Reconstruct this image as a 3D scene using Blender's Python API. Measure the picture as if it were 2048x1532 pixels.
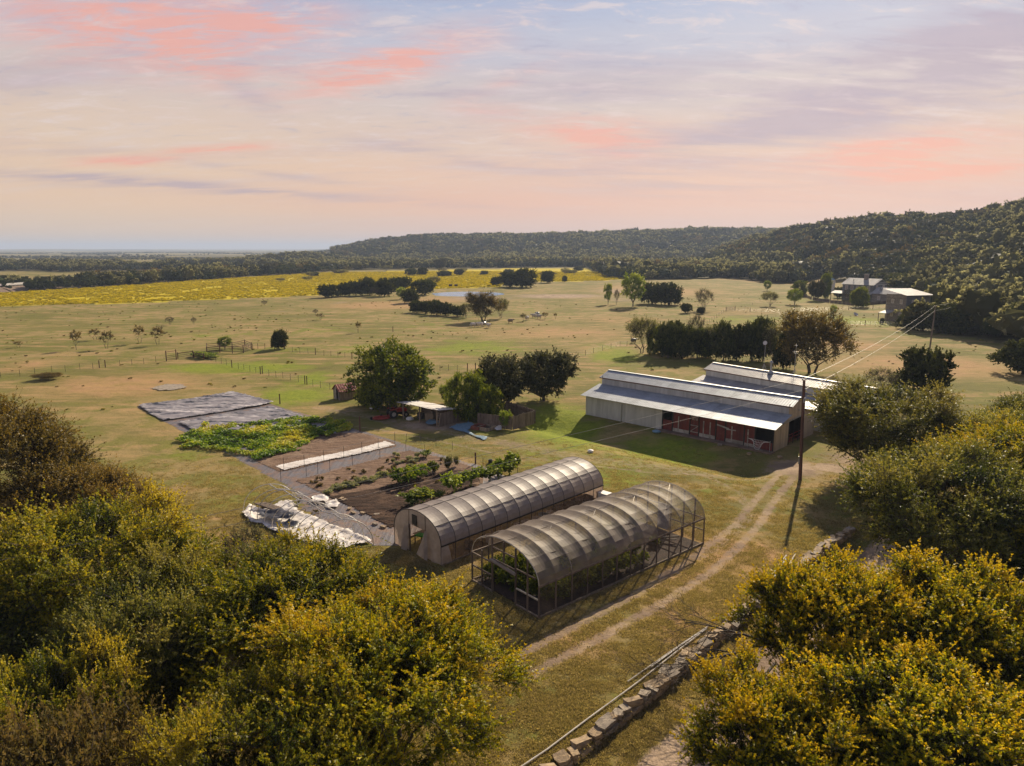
import bpy, bmesh, math, random
import numpy as np
from mathutils import Vector, Matrix, Euler

for o in list(bpy.data.objects):
    bpy.data.objects.remove(o, do_unlink=True)
scene = bpy.context.scene
COL = scene.collection
PI = math.pi
R = math.radians
rnd = random.Random(7)
rng = np.random.default_rng(11)

# ------------------------------------------------------------------ camera
CAM_H = 22.0
PITCH = R(10.7)
FPX = 1421.6
cam_data = bpy.data.cameras.new('camera')
cam = bpy.data.objects.new('camera', cam_data)
COL.objects.link(cam)
cam.location = (0, 0, CAM_H)
cam.rotation_euler = (PI / 2 - PITCH, 0, 0)
cam_data.sensor_width = 36
cam_data.lens = FPX / 2048 * 36
cam_data.clip_start = 0.5
cam_data.clip_end = 60000
scene.camera = cam
scene.render.resolution_x = 1024
scene.render.resolution_y = 766

# ------------------------------------------------------------------ light
SUN_AZ, SUN_EL = 24.0, 30.0
sun_data = bpy.data.lights.new('sun', 'SUN')
sun_data.energy = 5.0
sun_data.angle = R(0.55)
sun_data.color = (1.0, 0.85, 0.63)
sun = bpy.data.objects.new('sun', sun_data)
COL.objects.link(sun)
sdir = Vector((math.sin(R(SUN_AZ)) * math.cos(R(SUN_EL)), math.cos(R(SUN_AZ)) * math.cos(R(SUN_EL)), math.sin(R(SUN_EL))))
sun.rotation_euler = sdir.to_track_quat('Z', 'Y').to_euler()
sun.location = sdir * 100

vs = scene.view_settings
vs.view_transform = 'Standard'
vs.look = 'None'
vs.gamma = 1
vs.exposure = 0.50
vs.use_curve_mapping = False
scene.cycles.max_bounces = 6
scene.cycles.diffuse_bounces = 2
scene.cycles.glossy_bounces = 2
scene.cycles.transmission_bounces = 4
scene.cycles.transparent_max_bounces = 12
scene.cycles.volume_bounces = 0


def s2l(c):
    out = []
    for v in c:
        v = v / 255.0
        out.append(v / 12.92 if v <= 0.04045 else ((v + 0.055) / 1.055) ** 2.4)
    return tuple(out)


def at(px, py, z=0.0):
    """point on the horizontal plane z seen at pixel px,py of the 2048x1532 photograph"""
    a = (px - 1024) / FPX
    b = -(py - 766) / FPX
    dy = math.cos(PITCH) + b * math.sin(PITCH)
    dz = -math.sin(PITCH) + b * math.cos(PITCH)
    t = (z - CAM_H) / dz
    return (a * t, dy * t)


def mpp(px, py):
    """metres per photograph pixel for something standing at that ground point"""
    x, y = at(px, py)
    return (y * math.cos(PITCH) + CAM_H * math.sin(PITCH)) / FPX


# ------------------------------------------------------------------ sky
class NT:
    """small helper for node trees"""
    def __init__(s, tree):
        s.t = tree
    def n(s, kind, **kw):
        nd = s.t.nodes.new(kind)
        for k, v in kw.items():
            if k == 'ins':
                for kk, vv in v.items():
                    if hasattr(vv, 'links') or isinstance(vv, bpy.types.NodeSocket):
                        s.t.links.new(vv, nd.inputs[kk])
                    else:
                        nd.inputs[kk].default_value = vv
            else:
                setattr(nd, k, v)
        return nd
    def m(s, op, a, b=None, c=None, clamp=False):
        nd = s.t.nodes.new('ShaderNodeMath')
        nd.operation = op
        nd.use_clamp = clamp
        for i, v in enumerate((a, b, c)):
            if v is None:
                continue
            if isinstance(v, bpy.types.NodeSocket):
                s.t.links.new(v, nd.inputs[i])
            else:
                nd.inputs[i].default_value = v
        return nd.outputs[0]
    def mix(s, fac, a, b, mode='MIX'):
        nd = s.t.nodes.new('ShaderNodeMix')
        nd.data_type = 'RGBA'
        nd.blend_type = mode
        for i, v in ((0, fac), (6, a), (7, b)):
            if isinstance(v, bpy.types.NodeSocket):
                s.t.links.new(v, nd.inputs[i])
            elif i == 0:
                nd.inputs[0].default_value = v
            else:
                nd.inputs[i].default_value = (*v[:3], 1)
        return nd.outputs[2]
    def noise(s, vec, scale, detail=4, rough=0.55, dist=0.0, out=0):
        nd = s.n('ShaderNodeTexNoise')
        nd.inputs['Scale'].default_value = scale
        nd.inputs['Detail'].default_value = detail
        nd.inputs['Roughness'].default_value = rough
        nd.inputs['Distortion'].default_value = dist
        if vec is not None:
            s.t.links.new(vec, nd.inputs['Vector'])
        return nd.outputs[out]
    def mapr(s, v, a, b, c=0.0, d=1.0, smooth=True):
        nd = s.t.nodes.new('ShaderNodeMapRange')
        if smooth:
            nd.interpolation_type = 'SMOOTHSTEP'
        s.t.links.new(v, nd.inputs[0])
        for i, x in enumerate((a, b, c, d)):
            nd.inputs[i + 1].default_value = x
        return nd.outputs[0]
    def ramp(s, v, stops, interp='LINEAR'):
        nd = s.t.nodes.new('ShaderNodeValToRGB')
        cr = nd.color_ramp
        cr.interpolation = interp
        while len(cr.elements) < len(stops):
            cr.elements.new(0.5)
        for e, (p, c) in zip(cr.elements, stops):
            e.position = p
            e.color = (*c[:3], 1)
        s.t.links.new(v, nd.inputs[0])
        return nd.outputs[0]
    def scl(s, vec, sc, rot=(0, 0, 0), loc=(0, 0, 0)):
        nd = s.t.nodes.new('ShaderNodeMapping')
        nd.inputs['Scale'].default_value = sc
        nd.inputs['Rotation'].default_value = rot
        nd.inputs['Location'].default_value = loc
        s.t.links.new(vec, nd.inputs[0])
        return nd.outputs[0]


def px_azel(px, py):
    a = (px - 1024) / FPX
    b = -(py - 766) / FPX
    dy = math.cos(PITCH) + b * math.sin(PITCH)
    dz = -math.sin(PITCH) + b * math.cos(PITCH)
    return math.atan2(a, dy), math.atan2(dz, math.hypot(a, dy))


world = bpy.data.worlds.new('World')
scene.world = world
world.use_nodes = True
wt = world.node_tree
wt.nodes.clear()
W = NT(wt)
tc = W.n('ShaderNodeTexCoord').outputs['Generated']
sep = W.n('ShaderNodeSeparateXYZ', ins={0: tc})
X, Y, Zc = sep.outputs
el = W.m('ARCSINE', Zc)
az = W.m('ARCTAN2', X, Y)
elf = W.m('DIVIDE', W.m('MAXIMUM', el, 0.0), PI / 2)


def E_(deg):
    return deg / 90.0


grad = W.ramp(elf, [
    (E_(0.0), s2l((205, 172, 170))), (E_(1.6), s2l((222, 180, 166))), (E_(3.4), s2l((239, 180, 152))),
    (E_(5.6), s2l((238, 192, 164))), (E_(8.0), s2l((230, 198, 178))), (E_(11.5), s2l((217, 200, 194))),
    (E_(14.5), s2l((198, 197, 210))), (E_(18), s2l((172, 184, 212))), (E_(26), s2l((122, 140, 178))),
    (E_(45), s2l((68, 92, 138))), (E_(90), s2l((40, 60, 102)))], 'EASE')
# the horizon to the right is rosier, to the left greyer
azf = W.mapr(az, -0.6, 0.6)
rosy = W.mapr(el, 0.16, 0.0)
grad = W.mix(W.m('MULTIPLY', rosy, W.m('MULTIPLY', azf, 0.75)), grad, s2l((232, 192, 186)))
peach = W.m('MULTIPLY', W.mapr(az, 0.1, -0.6), W.mapr(el, 0.26, 0.05))
grad = W.mix(W.m('MULTIPLY', peach, 0.6), grad, s2l((238, 212, 176)))
# high thin cloud sheets seen in perspective
zz = W.m('ADD', W.m('MAXIMUM', Zc, 0.0), 0.13)
plane = W.n('ShaderNodeCombineXYZ', ins={0: W.m('DIVIDE', X, zz), 1: W.m('DIVIDE', Y, zz), 2: 0.0}).outputs[0]
pm1 = W.scl(plane, (0.34, 1.25, 1), (0, 0, R(-32)), (1.3, 4.2, 0))
n1 = W.noise(pm1, 1.5, 9, 0.66, 0.4)
pm2 = W.scl(plane, (0.7, 2.4, 1), (0, 0, R(-22)), (7.1, 0.3, 0))
n2 = W.noise(pm2, 1.6, 8, 0.62, 0.35)
cl = W.mapr(n1, 0.47, 0.70)
cl2 = W.mapr(n2, 0.50, 0.74)
right = W.mapr(az, -0.35, 0.45, 0.35, 1.0)
sheet = W.m('MULTIPLY', W.m('MULTIPLY', cl, right), 0.8)
up = W.mapr(el, 0.03, 0.16, 0.25, 1.0)
sheet = W.m('MULTIPLY', sheet, up)
lilac = W.mix(W.mapr(el, 0.08, 0.3), s2l((205, 170, 176)), s2l((164, 150, 180)))
grad = W.mix(sheet, grad, lilac)
pale = W.m('MULTIPLY', cl2, W.mapr(el, 0.04, 0.2, 0.15, 0.6))
grad = W.mix(pale, grad, s2l((226, 208, 206)))
n3 = W.noise(W.scl(plane, (1.2, 2.6, 1), (0, 0, R(-38))), 3.8, 10, 0.72, 0.5)
grad = W.mix(W.m('MULTIPLY', W.mapr(n3, 0.50, 0.66), W.mapr(el, 0.04, 0.16, 0.08, 0.6)), grad, s2l((236, 216, 210)))
grad = W.mix(W.m('MULTIPLY', W.mapr(n3, 0.46, 0.32), W.mapr(el, 0.06, 0.2, 0.05, 0.45)), grad, s2l((172, 168, 192)))
# pink lit cloud patches
vv = W.noise(W.scl(plane, (1.2, 3.6, 1), (0, 0, R(-28))), 2.8, 9, 0.72, 0.5)
acc = None
for (px, py, rx, ry, tilt, amp) in [
        (235, 30, 190, 60, -8, 1.3), (395, 118, 70, 26, -20, .75), (520, 40, 85, 26, 12, 1.15), (745, 140, 115, 26, 14, 1.25),
        (620, 60, 70, 30, 10, .5), (1195, 268, 110, 22, -4, 1.5), (1240, 300, 60, 18, 0, .55), (1785, 300, 120, 20, 4, 1.9),
        (1815, 344, 70, 14, 0, 1.9), (1945, 338, 70, 11, 2, 1.6), (250, 322, 62, 7, 5, 1.6), (450, 297, 70, 6, 6, 1.6),
        (985, 222, 70, 16, -4, .6), (860, 105, 150, 26, 16, .5), (120, 90, 70, 30, 0, .35), (1020, 160, 90, 12, 20, .35)]:
    a0, e0 = px_azel(px, py)
    ra, re = rx / FPX, ry / FPX
    ct, st = math.cos(R(tilt)), math.sin(R(tilt))
    da = W.m('SUBTRACT', az, a0)
    de = W.m('SUBTRACT', el, e0)
    u = W.m('DIVIDE', W.m('ADD', W.m('MULTIPLY', da, ct), W.m('MULTIPLY', de, st)), ra)
    v = W.m('DIVIDE', W.m('SUBTRACT', W.m('MULTIPLY', de, ct), W.m('MULTIPLY', da, st)), re)
    d2 = W.m('ADD', W.m('MULTIPLY', u, u), W.m('MULTIPLY', v, v))
    g = W.m('MULTIPLY', W.m('EXPONENT', W.m('MULTIPLY', d2, -0.8)), amp)
    acc = g if acc is None else W.m('ADD', acc, g)
pk = W.m('MULTIPLY', acc, W.mapr(vv, 0.32, 0.74, 0.08, 1.1))
pk = W.m('MINIMUM', W.m('MULTIPLY', pk, .95), 0.8)
grad = W.mix(pk, grad, s2l((252, 172, 148)))
# darker grey-mauve streaks
acc = None
for (px, py, rx, ry, tilt, amp) in [
        (1750, 170, 330, 60, 12, .75), (1980, 60, 200, 70, 8, .8), (1560, 260, 260, 26, 6, .6), (890, 186, 75, 8, 0, 1.0),
        (850, 305, 120, 9, -8, .9), (200, 360, 300, 12, -2, .6), (480, 380, 380, 7, -3, .7), (500, 190, 45, 18, -30, .6),
        (1150, 180, 200, 40, 10, .35), (1450, 120, 160, 30, 10, .4), (1400, 375, 200, 12, 0, .35), (1180, 345, 240, 14, -4, .4),
        (80, 300, 160, 10, 0, .5), (560, 350, 160, 6, -6, .5), (60, 160, 120, 22, 16, .35)]:
    a0, e0 = px_azel(px, py)
    ra, re = rx / FPX, ry / FPX
    ct, st = math.cos(R(tilt)), math.sin(R(tilt))
    da = W.m('SUBTRACT', az, a0)
    de = W.m('SUBTRACT', el, e0)
    u = W.m('DIVIDE', W.m('ADD', W.m('MULTIPLY', da, ct), W.m('MULTIPLY', de, st)), ra)
    v = W.m('DIVIDE', W.m('SUBTRACT', W.m('MULTIPLY', de, ct), W.m('MULTIPLY', da, st)), re)
    d2 = W.m('ADD', W.m('MULTIPLY', u, u), W.m('MULTIPLY', v, v))
    g = W.m('MULTIPLY', W.m('EXPONENT', W.m('MULTIPLY', d2, -0.8)), amp)
    acc = g if acc is None else W.m('ADD', acc, g)
dk = W.m('MULTIPLY', acc, W.mapr(n2, 0.34, 0.62, 0.0, 1.0))
grad = W.mix(W.m('MINIMUM', W.m('MULTIPLY', dk, .8), 0.7), grad, s2l((178, 158, 176)))
bg = W.n('ShaderNodeBackground', ins={'Color': grad, 'Strength': 0.61})
nish = W.n('ShaderNodeTexSky', sky_type='NISHITA', sun_disc=False, sun_elevation=R(SUN_EL), sun_rotation=R(SUN_AZ))
bg2 = W.n('ShaderNodeBackground', ins={'Color': nish.outputs[0], 'Strength': 0.008})
ad = W.n('ShaderNodeAddShader')
wt.links.new(bg.outputs[0], ad.inputs[0])
wt.links.new(bg2.outputs[0], ad.inputs[1])
wo = W.n('ShaderNodeOutputWorld')
wt.links.new(ad.outputs[0], wo.inputs[0])

# ------------------------------------------------------------------ materials
MATS = {}


def new_mat(name):
    m = bpy.data.materials.new(name)
    m.use_nodes = True
    m.node_tree.nodes.clear()
    MATS[name] = m
    return m, NT(m.node_tree)


def out(T, sh, vol=None):
    o = T.n('ShaderNodeOutputMaterial')
    T.t.links.new(sh, o.inputs[0])


def plain(name, c1, c2, scale=3.0, rough=0.7, metal=0.0, bump=0.1, bscale=None, stretch=(1, 1, 1), spec=0.5, lo=.35, hi=.68):
    """weathered surface: two colours mottled by noise, with relief"""
    m, T = new_mat(name)
    geo = T.n('ShaderNodeTexCoord').outputs['Object']
    oi = T.n('ShaderNodeObjectInfo').outputs['Random']
    off = T.n('ShaderNodeCombineXYZ', ins={0: T.m('MULTIPLY', oi, 37.0), 1: T.m('MULTIPLY', oi, 11.0), 2: 0.0}).outputs[0]
    vec = T.n('ShaderNodeVectorMath', operation='ADD', ins={0: geo, 1: off}).outputs[0]
    vec = T.scl(vec, stretch)
    n = T.noise(vec, scale, 5, 0.6)
    col = T.mix(T.mapr(n, lo, hi), c1, c2)
    var = T.m('ADD', T.m('MULTIPLY', oi, 0.22), 0.89)
    col = T.mix(1.0, col, T.n('ShaderNodeCombineColor', ins={0: var, 1: var, 2: var}).outputs[0], 'MULTIPLY')
    p = T.n('ShaderNodeBsdfPrincipled', ins={'Base Color': col, 'Roughness': rough, 'Metallic': metal, 'Specular IOR Level': spec})
    if bump:
        nb = T.noise(vec, bscale or scale * 4, 4, 0.6)
        b = T.n('ShaderNodeBump', ins={'Strength': bump, 'Distance': 0.05, 'Height': nb})
        T.t.links.new(b.outputs[0], p.inputs['Normal'])
    out(T, p.outputs[0])
    return m


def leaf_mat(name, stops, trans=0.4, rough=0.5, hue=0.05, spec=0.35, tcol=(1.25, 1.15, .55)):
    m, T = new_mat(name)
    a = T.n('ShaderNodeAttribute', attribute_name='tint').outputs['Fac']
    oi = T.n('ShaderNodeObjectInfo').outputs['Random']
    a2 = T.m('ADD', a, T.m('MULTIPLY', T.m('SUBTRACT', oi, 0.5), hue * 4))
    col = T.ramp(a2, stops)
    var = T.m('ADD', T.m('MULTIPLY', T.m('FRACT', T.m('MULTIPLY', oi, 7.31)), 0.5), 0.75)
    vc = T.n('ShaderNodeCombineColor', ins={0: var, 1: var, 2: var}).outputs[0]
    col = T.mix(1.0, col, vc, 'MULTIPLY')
    p = T.n('ShaderNodeBsdfPrincipled', ins={'Base Color': col, 'Roughness': rough, 'Specular IOR Level': spec})
    tr = T.n('ShaderNodeBsdfTranslucent', ins={'Color': T.mix(1.0, col, tcol, 'MULTIPLY')})
    mx = T.n('ShaderNodeMixShader', ins={0: trans, 1: p.outputs[0], 2: tr.outputs[0]})
    out(T, mx.outputs[0])
    return m


plain('bark', (.10, .075, .055), (.045, .035, .028), 5, .9, bump=.4, stretch=(1, 1, .25))
plain('bark_grey', (.20, .165, .13), (.10, .082, .066), 5, .9, bump=.4, stretch=(1, 1, .25))
plain('old_wood', (.17, .12, .085), (.07, .05, .038), 3, .85, bump=.3, stretch=(1, 1, .2))
plain('pale_wood', (.32, .24, .16), (.18, .13, .09), 3, .8, bump=.3, stretch=(1, 1, .2))
plain('frame_wood', (.20, .145, .105), (.10, .07, .05), 3, .8, bump=.3, stretch=(1, 1, .2))
plain('pole_wood', (.13, .06, .04), (.07, .035, .026), 2, .85, bump=.3, stretch=(4, 4, .3))
plain('roof_metal', (.40, .42, .44), (.31, .33, .345), .9, .56, .55, .06, 3, (1, 3, 1))
plain('roof_metal_old', (.40, .385, .37), (.29, .28, .275), .9, .5, .5, .06, 3, (1, 3, 1))
plain('wall_white', (.52, .50, .47), (.40, .38, .35), .8, .6, 0, .05, 2, (2, 2, .3))
plain('wall_cream', (.56, .44, .30), (.42, .32, .22), .8, .6, 0, .05, 2, (2, 2, .3))
plain('barn_red', (.19, .032, .022), (.10, .018, .014), 1.6, .7, 0, .15, 8, (1, 1, .4))
plain('barn_board', (.40, .36, .31), (.20, .17, .14), 1.6, .8, 0, .15, 8)
plain('dark_metal', (.035, .032, .032), (.02, .018, .018), 4, .5, .4, .05)
plain('galv', (.42, .42, .42), (.28, .28, .29), 4, .4, .6, .05)
plain('hoop_metal', (.66, .61, .53), (.46, .42, .36), 4, .4, .4, .05)
plain('wire_metal', (.30, .29, .27), (.2, .19, .18), 4, .4, .6, 0)
plain('cable', (.24, .22, .20), (.18, .165, .15), 1, .45, .2, 0)
plain('white_plastic', (.74, .70, .64), (.56, .50, .43), 2.2, .55, 0, .25, 9, lo=.45, hi=.75)
plain('pvc_white', (.70, .66, .58), (.5, .45, .38), 3, .4, 0, .02)
plain('stone', (.46, .33, .19), (.24, .175, .115), 2.6, .9, 0, .8, 9)
plain('stone_grey', (.38, .31, .23), (.22, .18, .14), 2.6, .9, 0, .8, 9)
plain('soil', (.13, .085, .055), (.065, .042, .03), 1.2, .95, 0, 1.0, 6)
plain('dark_soil', (.075, .044, .03), (.035, .022, .016), 1.4, .95, 0, 1.0, 7)
plain('pale_soil', (.25, .17, .115), (.15, .10, .068), .9, .95, 0, .8, 5)
plain('red_roof', (.30, .07, .045), (.17, .04, .03), 3, .45, .2, .05)
plain('tractor_red', (.35, .025, .015), (.24, .018, .012), 3, .35, 0, .02)
plain('tyre', (.02, .02, .02), (.035, .03, .028), 5, .8, 0, .1)
plain('terracotta', (.30, .10, .06), (.2, .07, .05), 4, .8, 0, .1)
plain('tarp_blue', (.20, .32, .40), (.14, .24, .32), 4, .5, 0, .2)
plain('green_plastic', (.05, .33, .03), (.03, .24, .02), 4, .45, 0, .05)
plain('sheep_wool', (.62, .56, .48), (.45, .4, .33), 4, .9, 0, .3)
plain('house_siding', (.17, .175, .18), (.11, .112, .118), 2, .7, 0, .1, 6, (.3, .3, 3))
plain('house_stone', (.27, .225, .19), (.16, .135, .12), 2.5, .85, 0, .4, 3)
plain('house_roof', (.36, .34, .32), (.28, .265, .25), .6, .65, 0, .04)
plain('trim_white', (.62, .58, .54), (.5, .46, .43), 2, .6, 0, .03)
plain('window_glass', (.42, .33, .26), (.30, .25, .22), .6, .12, 0, 0, spec=.8)
plain('dark_inside', (.02, .017, .015), (.03, .025, .02), 2, .9, 0, 0)  # near-black: shade of unlit interiors put into the colour
plain('dark_plastic', (.028, .028, .031), (.05, .048, .05), 1.2, .34, 0, .25, 4, spec=.7)

leaf_mat('leaf_elm', [(0, (.03, .055, .006)), (.3, (.11, .14, .008)), (.6, (.29, .29, .008)), (.85, (.46, .38, .009)), (1, (.52, .37, .012))], .48)
leaf_mat('leaf_elm_green', [(0, (.03, .048, .006)), (.4, (.125, .145, .012)), (.75, (.28, .26, .016)), (1, (.40, .32, .025))], .48)
leaf_mat('leaf_grey_green', [(0, (.03, .048, .010)), (.4, (.115, .135, .024)), (.75, (.24, .24, .045)), (1, (.34, .30, .07))], .45)
leaf_mat('leaf_gold', [(0, (.03, .048, .006)), (.3, (.09, .10, .008)), (.55, (.22, .24, .008)), (.85, (.46, .38, .008)), (1, (.56, .40, .010))], .48)
leaf_mat('leaf_dull', [(0, (.065, .058, .022)), (.5, (.15, .122, .045)), (1, (.25, .175, .07))], .38, .9, .05, .02)
leaf_mat('leaf_brown', [(0, (.05, .048, .012)), (.5, (.165, .125, .026)), (1, (.28, .19, .045))], .40)
leaf_mat('leaf_juniper', [(0, (.022, .034, .012)), (.5, (.045, .060, .017)), (1, (.10, .11, .03))], .25, .8, .03, .04)
leaf_mat('leaf_oak', [(0, (.026, .034, .015)), (.5, (.055, .062, .024)), (1, (.12, .115, .06))], .25, .65, .04, .12)
leaf_mat('leaf_green', [(0, (.03, .06, .006)), (.5, (.11, .16, .012)), (1, (.28, .31, .022))], .45, .55, .04)
leaf_mat('leaf_yellow', [(0, (.24, .25, .012)), (.5, (.52, .46, .015)), (1, (.66, .56, .02))], .5, .8, .02, .1)
leaf_mat('leaf_bright', [(0, (.07, .13, .012)), (.5, (.19, .27, .024)), (1, (.36, .40, .06))], .45, .5, .04)
leaf_mat('leaf_pale', [(0, (.05, .055, .028)), (.5, (.19, .18, .065)), (1, (.40, .37, .20))], .5, .9, .06, .0, (1.1, 1.1, .8))  # autumn-pale leaf; sunlit crown highlights put into the palest tints
leaf_mat('leaf_vine', [(0, (.05, .11, .008)), (.5, (.17, .27, .014)), (.75, (.34, .38, .03)), (1, (.46, .42, .06))], .5, .55, .02, .35)
leaf_mat('leaf_whitish', [(0, (.12, .15, .05)), (.5, (.26, .28, .12)), (1, (.42, .42, .24))], .4, .6, .02)
leaf_mat('grass_blade', [(0, (.14, .13, .05)), (.5, (.33, .27, .14)), (1, (.52, .42, .27))], .5, .8, .06, .08)


# ------------------------------------------------------------------ mesh helpers
class MB:
    """collects vertices and faces, then becomes one mesh object"""
    def __init__(s):
        s.v, s.f, s.mi = [], [], []
        s.cur = 0
    def face(s, pts, mi=None):
        b = len(s.v)
        s.v.extend([tuple(p) for p in pts])
        s.f.append(tuple(range(b, b + len(pts))))
        s.mi.append(s.cur if mi is None else mi)
    def poly(s, verts, faces):
        b = len(s.v)
        s.v.extend([tuple(p) for p in verts])
        for f in faces:
            s.f.append(tuple(b + i for i in f))
            s.mi.append(s.cur)
    def box(s, c, size, rz=0.0, M=None):
        hx, hy, hz = size[0] / 2, size[1] / 2, size[2] / 2
        pts = [Vector((sx * hx, sy * hy, sz * hz)) for sx in (-1, 1) for sy in (-1, 1) for sz in (-1, 1)]
        if M is not None:
            pts = [M @ p for p in pts]
        else:
            rot = Matrix.Rotation(rz, 3, 'Z')
            pts = [rot @ p + Vector(c) for p in pts]
        s.poly(pts, [(0, 1, 3, 2), (4, 6, 7, 5), (0, 4, 5, 1), (2, 3, 7, 6), (0, 2, 6, 4), (1, 5, 7, 3)])
        return s
    def bar(s, a, b, w, h=None):
        """square bar from a to b"""
        h = h or w
        a, b = Vector(a), Vector(b)
        d = b - a
        L = d.length
        q = d.to_track_quat('X', 'Z').to_matrix().to_4x4()
        M = Matrix.Translation((a + b) / 2) @ q
        s.box(None, (L, w, h), M=M)
        return s
    def tube(s, pts, rad, n=6, caps=True):
        pts = [Vector(p) for p in pts]
        if not hasattr(rad, '__len__'):
            rad = [rad] * len(pts)
        base = len(s.v)
        prev = None
        for i, p in enumerate(pts):
            if i == 0:
                d = pts[1] - p
            elif i == len(pts) - 1:
                d = p - pts[i - 1]
            else:
                d = pts[i + 1] - pts[i - 1]
            d.normalize()
            if prev is None:
                u = d.orthogonal().normalized()
            else:
                u = prev - d * prev.dot(d)
                if u.length < 1e-5:
                    u = d.orthogonal()
                u.normalize()
            prev = u
            w = d.cross(u)
            for k in range(n):
                a = 2 * PI * k / n
                s.v.append(tuple(p + (u * math.cos(a) + w * math.sin(a)) * rad[i]))
        for i in range(len(pts) - 1):
            for k in range(n):
                k2 = (k + 1) % n
                s.f.append((base + i * n + k, base + i * n + k2, base + (i + 1) * n + k2, base + (i + 1) * n + k))
                s.mi.append(s.cur)
        if caps:
            s.f.append(tuple(base + k for k in reversed(range(n))))
            s.mi.append(s.cur)
            e = base + (len(pts) - 1) * n
            s.f.append(tuple(e + k for k in range(n)))
            s.mi.append(s.cur)
        return s
    def lathe(s, prof, n=12, c=(0, 0, 0)):
        base = len(s.v)
        for r, z in prof:
            for k in range(n):
                a = 2 * PI * k / n
                s.v.append((c[0] + r * math.cos(a), c[1] + r * math.sin(a), c[2] + z))
        for i in range(len(prof) - 1):
            for k in range(n):
                k2 = (k + 1) % n
                s.f.append((base + i * n + k, base + i * n + k2, base + (i + 1) * n + k2, base + (i + 1) * n + k))
                s.mi.append(s.cur)
        return s
    def build(s, name, mat, parent=None, smooth=False, link=True):
        me = bpy.data.meshes.new(name)
        me.from_pydata(s.v, [], s.f)
        mats = mat if isinstance(mat, (list, tuple)) else [mat]
        for m in mats:
            me.materials.append(MATS[m])
        if len(mats) > 1:
            me.polygons.foreach_set('material_index', s.mi)
        if smooth:
            me.polygons.foreach_set('use_smooth', [True] * len(me.polygons))
        me.update()
        o = bpy.data.objects.new(name, me)
        if link:
            COL.objects.link(o)
        if parent:
            o.parent = parent
        return o


def tag(o, label=None, cat=None, group=None, kind=None):
    if label:
        o['label'] = label
    if cat:
        o['category'] = cat
    if group:
        o['group'] = group
    if kind:
        o['kind'] = kind
    return o


def thing(name, label, cat, loc=(0, 0, 0), rz=0.0, group=None):
    o = bpy.data.objects.new(name, None)
    o.empty_display_size = 0.5
    COL.objects.link(o)
    o.location = loc
    o.rotation_euler = (0, 0, rz)
    return tag(o, label, cat, group)


def inst(name, me, parent=None, loc=(0, 0, 0), rot=(0, 0, 0), scl=(1, 1, 1)):
    o = bpy.data.objects.new(name, me)
    COL.objects.link(o)
    o.parent = parent
    o.location = loc
    o.rotation_euler = rot
    o.scale = scl
    return o


KIDS = {}


def copy_tree(o, label, group=None, loc=None, rz=None, scl=None):
    c = o.copy()
    COL.objects.link(c)
    for ch in [k for k in o.children]:
        d = ch.copy()
        COL.objects.link(d)
        d.parent = c
        for g in [k for k in ch.children]:
            e = g.copy()
            COL.objects.link(e)
            e.parent = d
    c['label'] = label
    if group:
        c['group'] = group
    elif 'group' in c:
        del c['group']
    if loc is not None:
        c.location = loc
    if rz is not None:
        c.rotation_euler = (0, 0, rz)
    if scl is not None:
        c.scale = scl
    return c


def mesh_arrays(name, verts, faces_idx, nper, mats, mi=None, attrs=None, smooth=False):
    """fast mesh from arrays; faces_idx flat, nper = vertices per face (int or array)"""
    me = bpy.data.meshes.new(name)
    nv = len(verts)
    me.vertices.add(nv)
    me.vertices.foreach_set('co', np.asarray(verts, dtype=np.float32).ravel())
    nl = len(faces_idx)
    me.loops.add(nl)
    me.loops.foreach_set('vertex_index', np.asarray(faces_idx, dtype=np.int32))
    if np.isscalar(nper):
        nf = nl // nper
        starts = np.arange(nf, dtype=np.int32) * nper
    else:
        nf = len(nper)
        starts = np.concatenate([[0], np.cumsum(nper)[:-1]]).astype(np.int32)
    me.polygons.add(nf)
    me.polygons.foreach_set('loop_start', starts)
    for m in mats:
        me.materials.append(MATS[m])
    if mi is not None:
        me.polygons.foreach_set('material_index', np.asarray(mi, dtype=np.int32))
    if smooth:
        me.polygons.foreach_set('use_smooth', np.ones(nf, dtype=bool))
    for k, a in (attrs or {}).items():
        at_ = me.attributes.new(k, 'FLOAT', 'POINT')
        at_.data.foreach_set('value', np.asarray(a, dtype=np.float32))
    me.update(calc_edges=True)
    me.validate()
    return me

# ------------------------------------------------------------------ terrain
def az_of(px):
    return math.degrees(math.atan((px - 1024) / FPX / math.cos(PITCH)))


def vnoise(x, y, seed=0):
    """smooth value noise, numpy"""
    xi = np.floor(x).astype(np.int64)
    yi = np.floor(y).astype(np.int64)
    xf = x - xi
    yf = y - yi
    def h(a, b):
        n = (a * 374761393 + b * 668265263 + seed * 982451653) & 0x7fffffff
        n = ((n ^ (n >> 13)) * 1274126177) & 0x7fffffff
        n = n ^ (n >> 16)
        return (n & 0xffff) / 65535.0
    u = xf * xf * (3 - 2 * xf)
    v = yf * yf * (3 - 2 * yf)
    return (h(xi, yi) * (1 - u) + h(xi + 1, yi) * u) * (1 - v) + (h(xi, yi + 1) * (1 - u) + h(xi + 1, yi + 1) * u) * v


def fbm(x, y, seed=0, oct=4):
    s = 0
    a = .5
    t = 0
    for i in range(oct):
        s = s + a * vnoise(x * 2 ** i, y * 2 ** i, seed + i * 17)
        t += a
        a *= .55
    return s / t


def sstep(t):
    t = np.clip(t, 0, 1)
    return t * t * (3 - 2 * t)


def ridge_z(D, y, tree):
    return CAM_H + D * (497.5 - y) / FPX / 1.035 - tree


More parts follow.
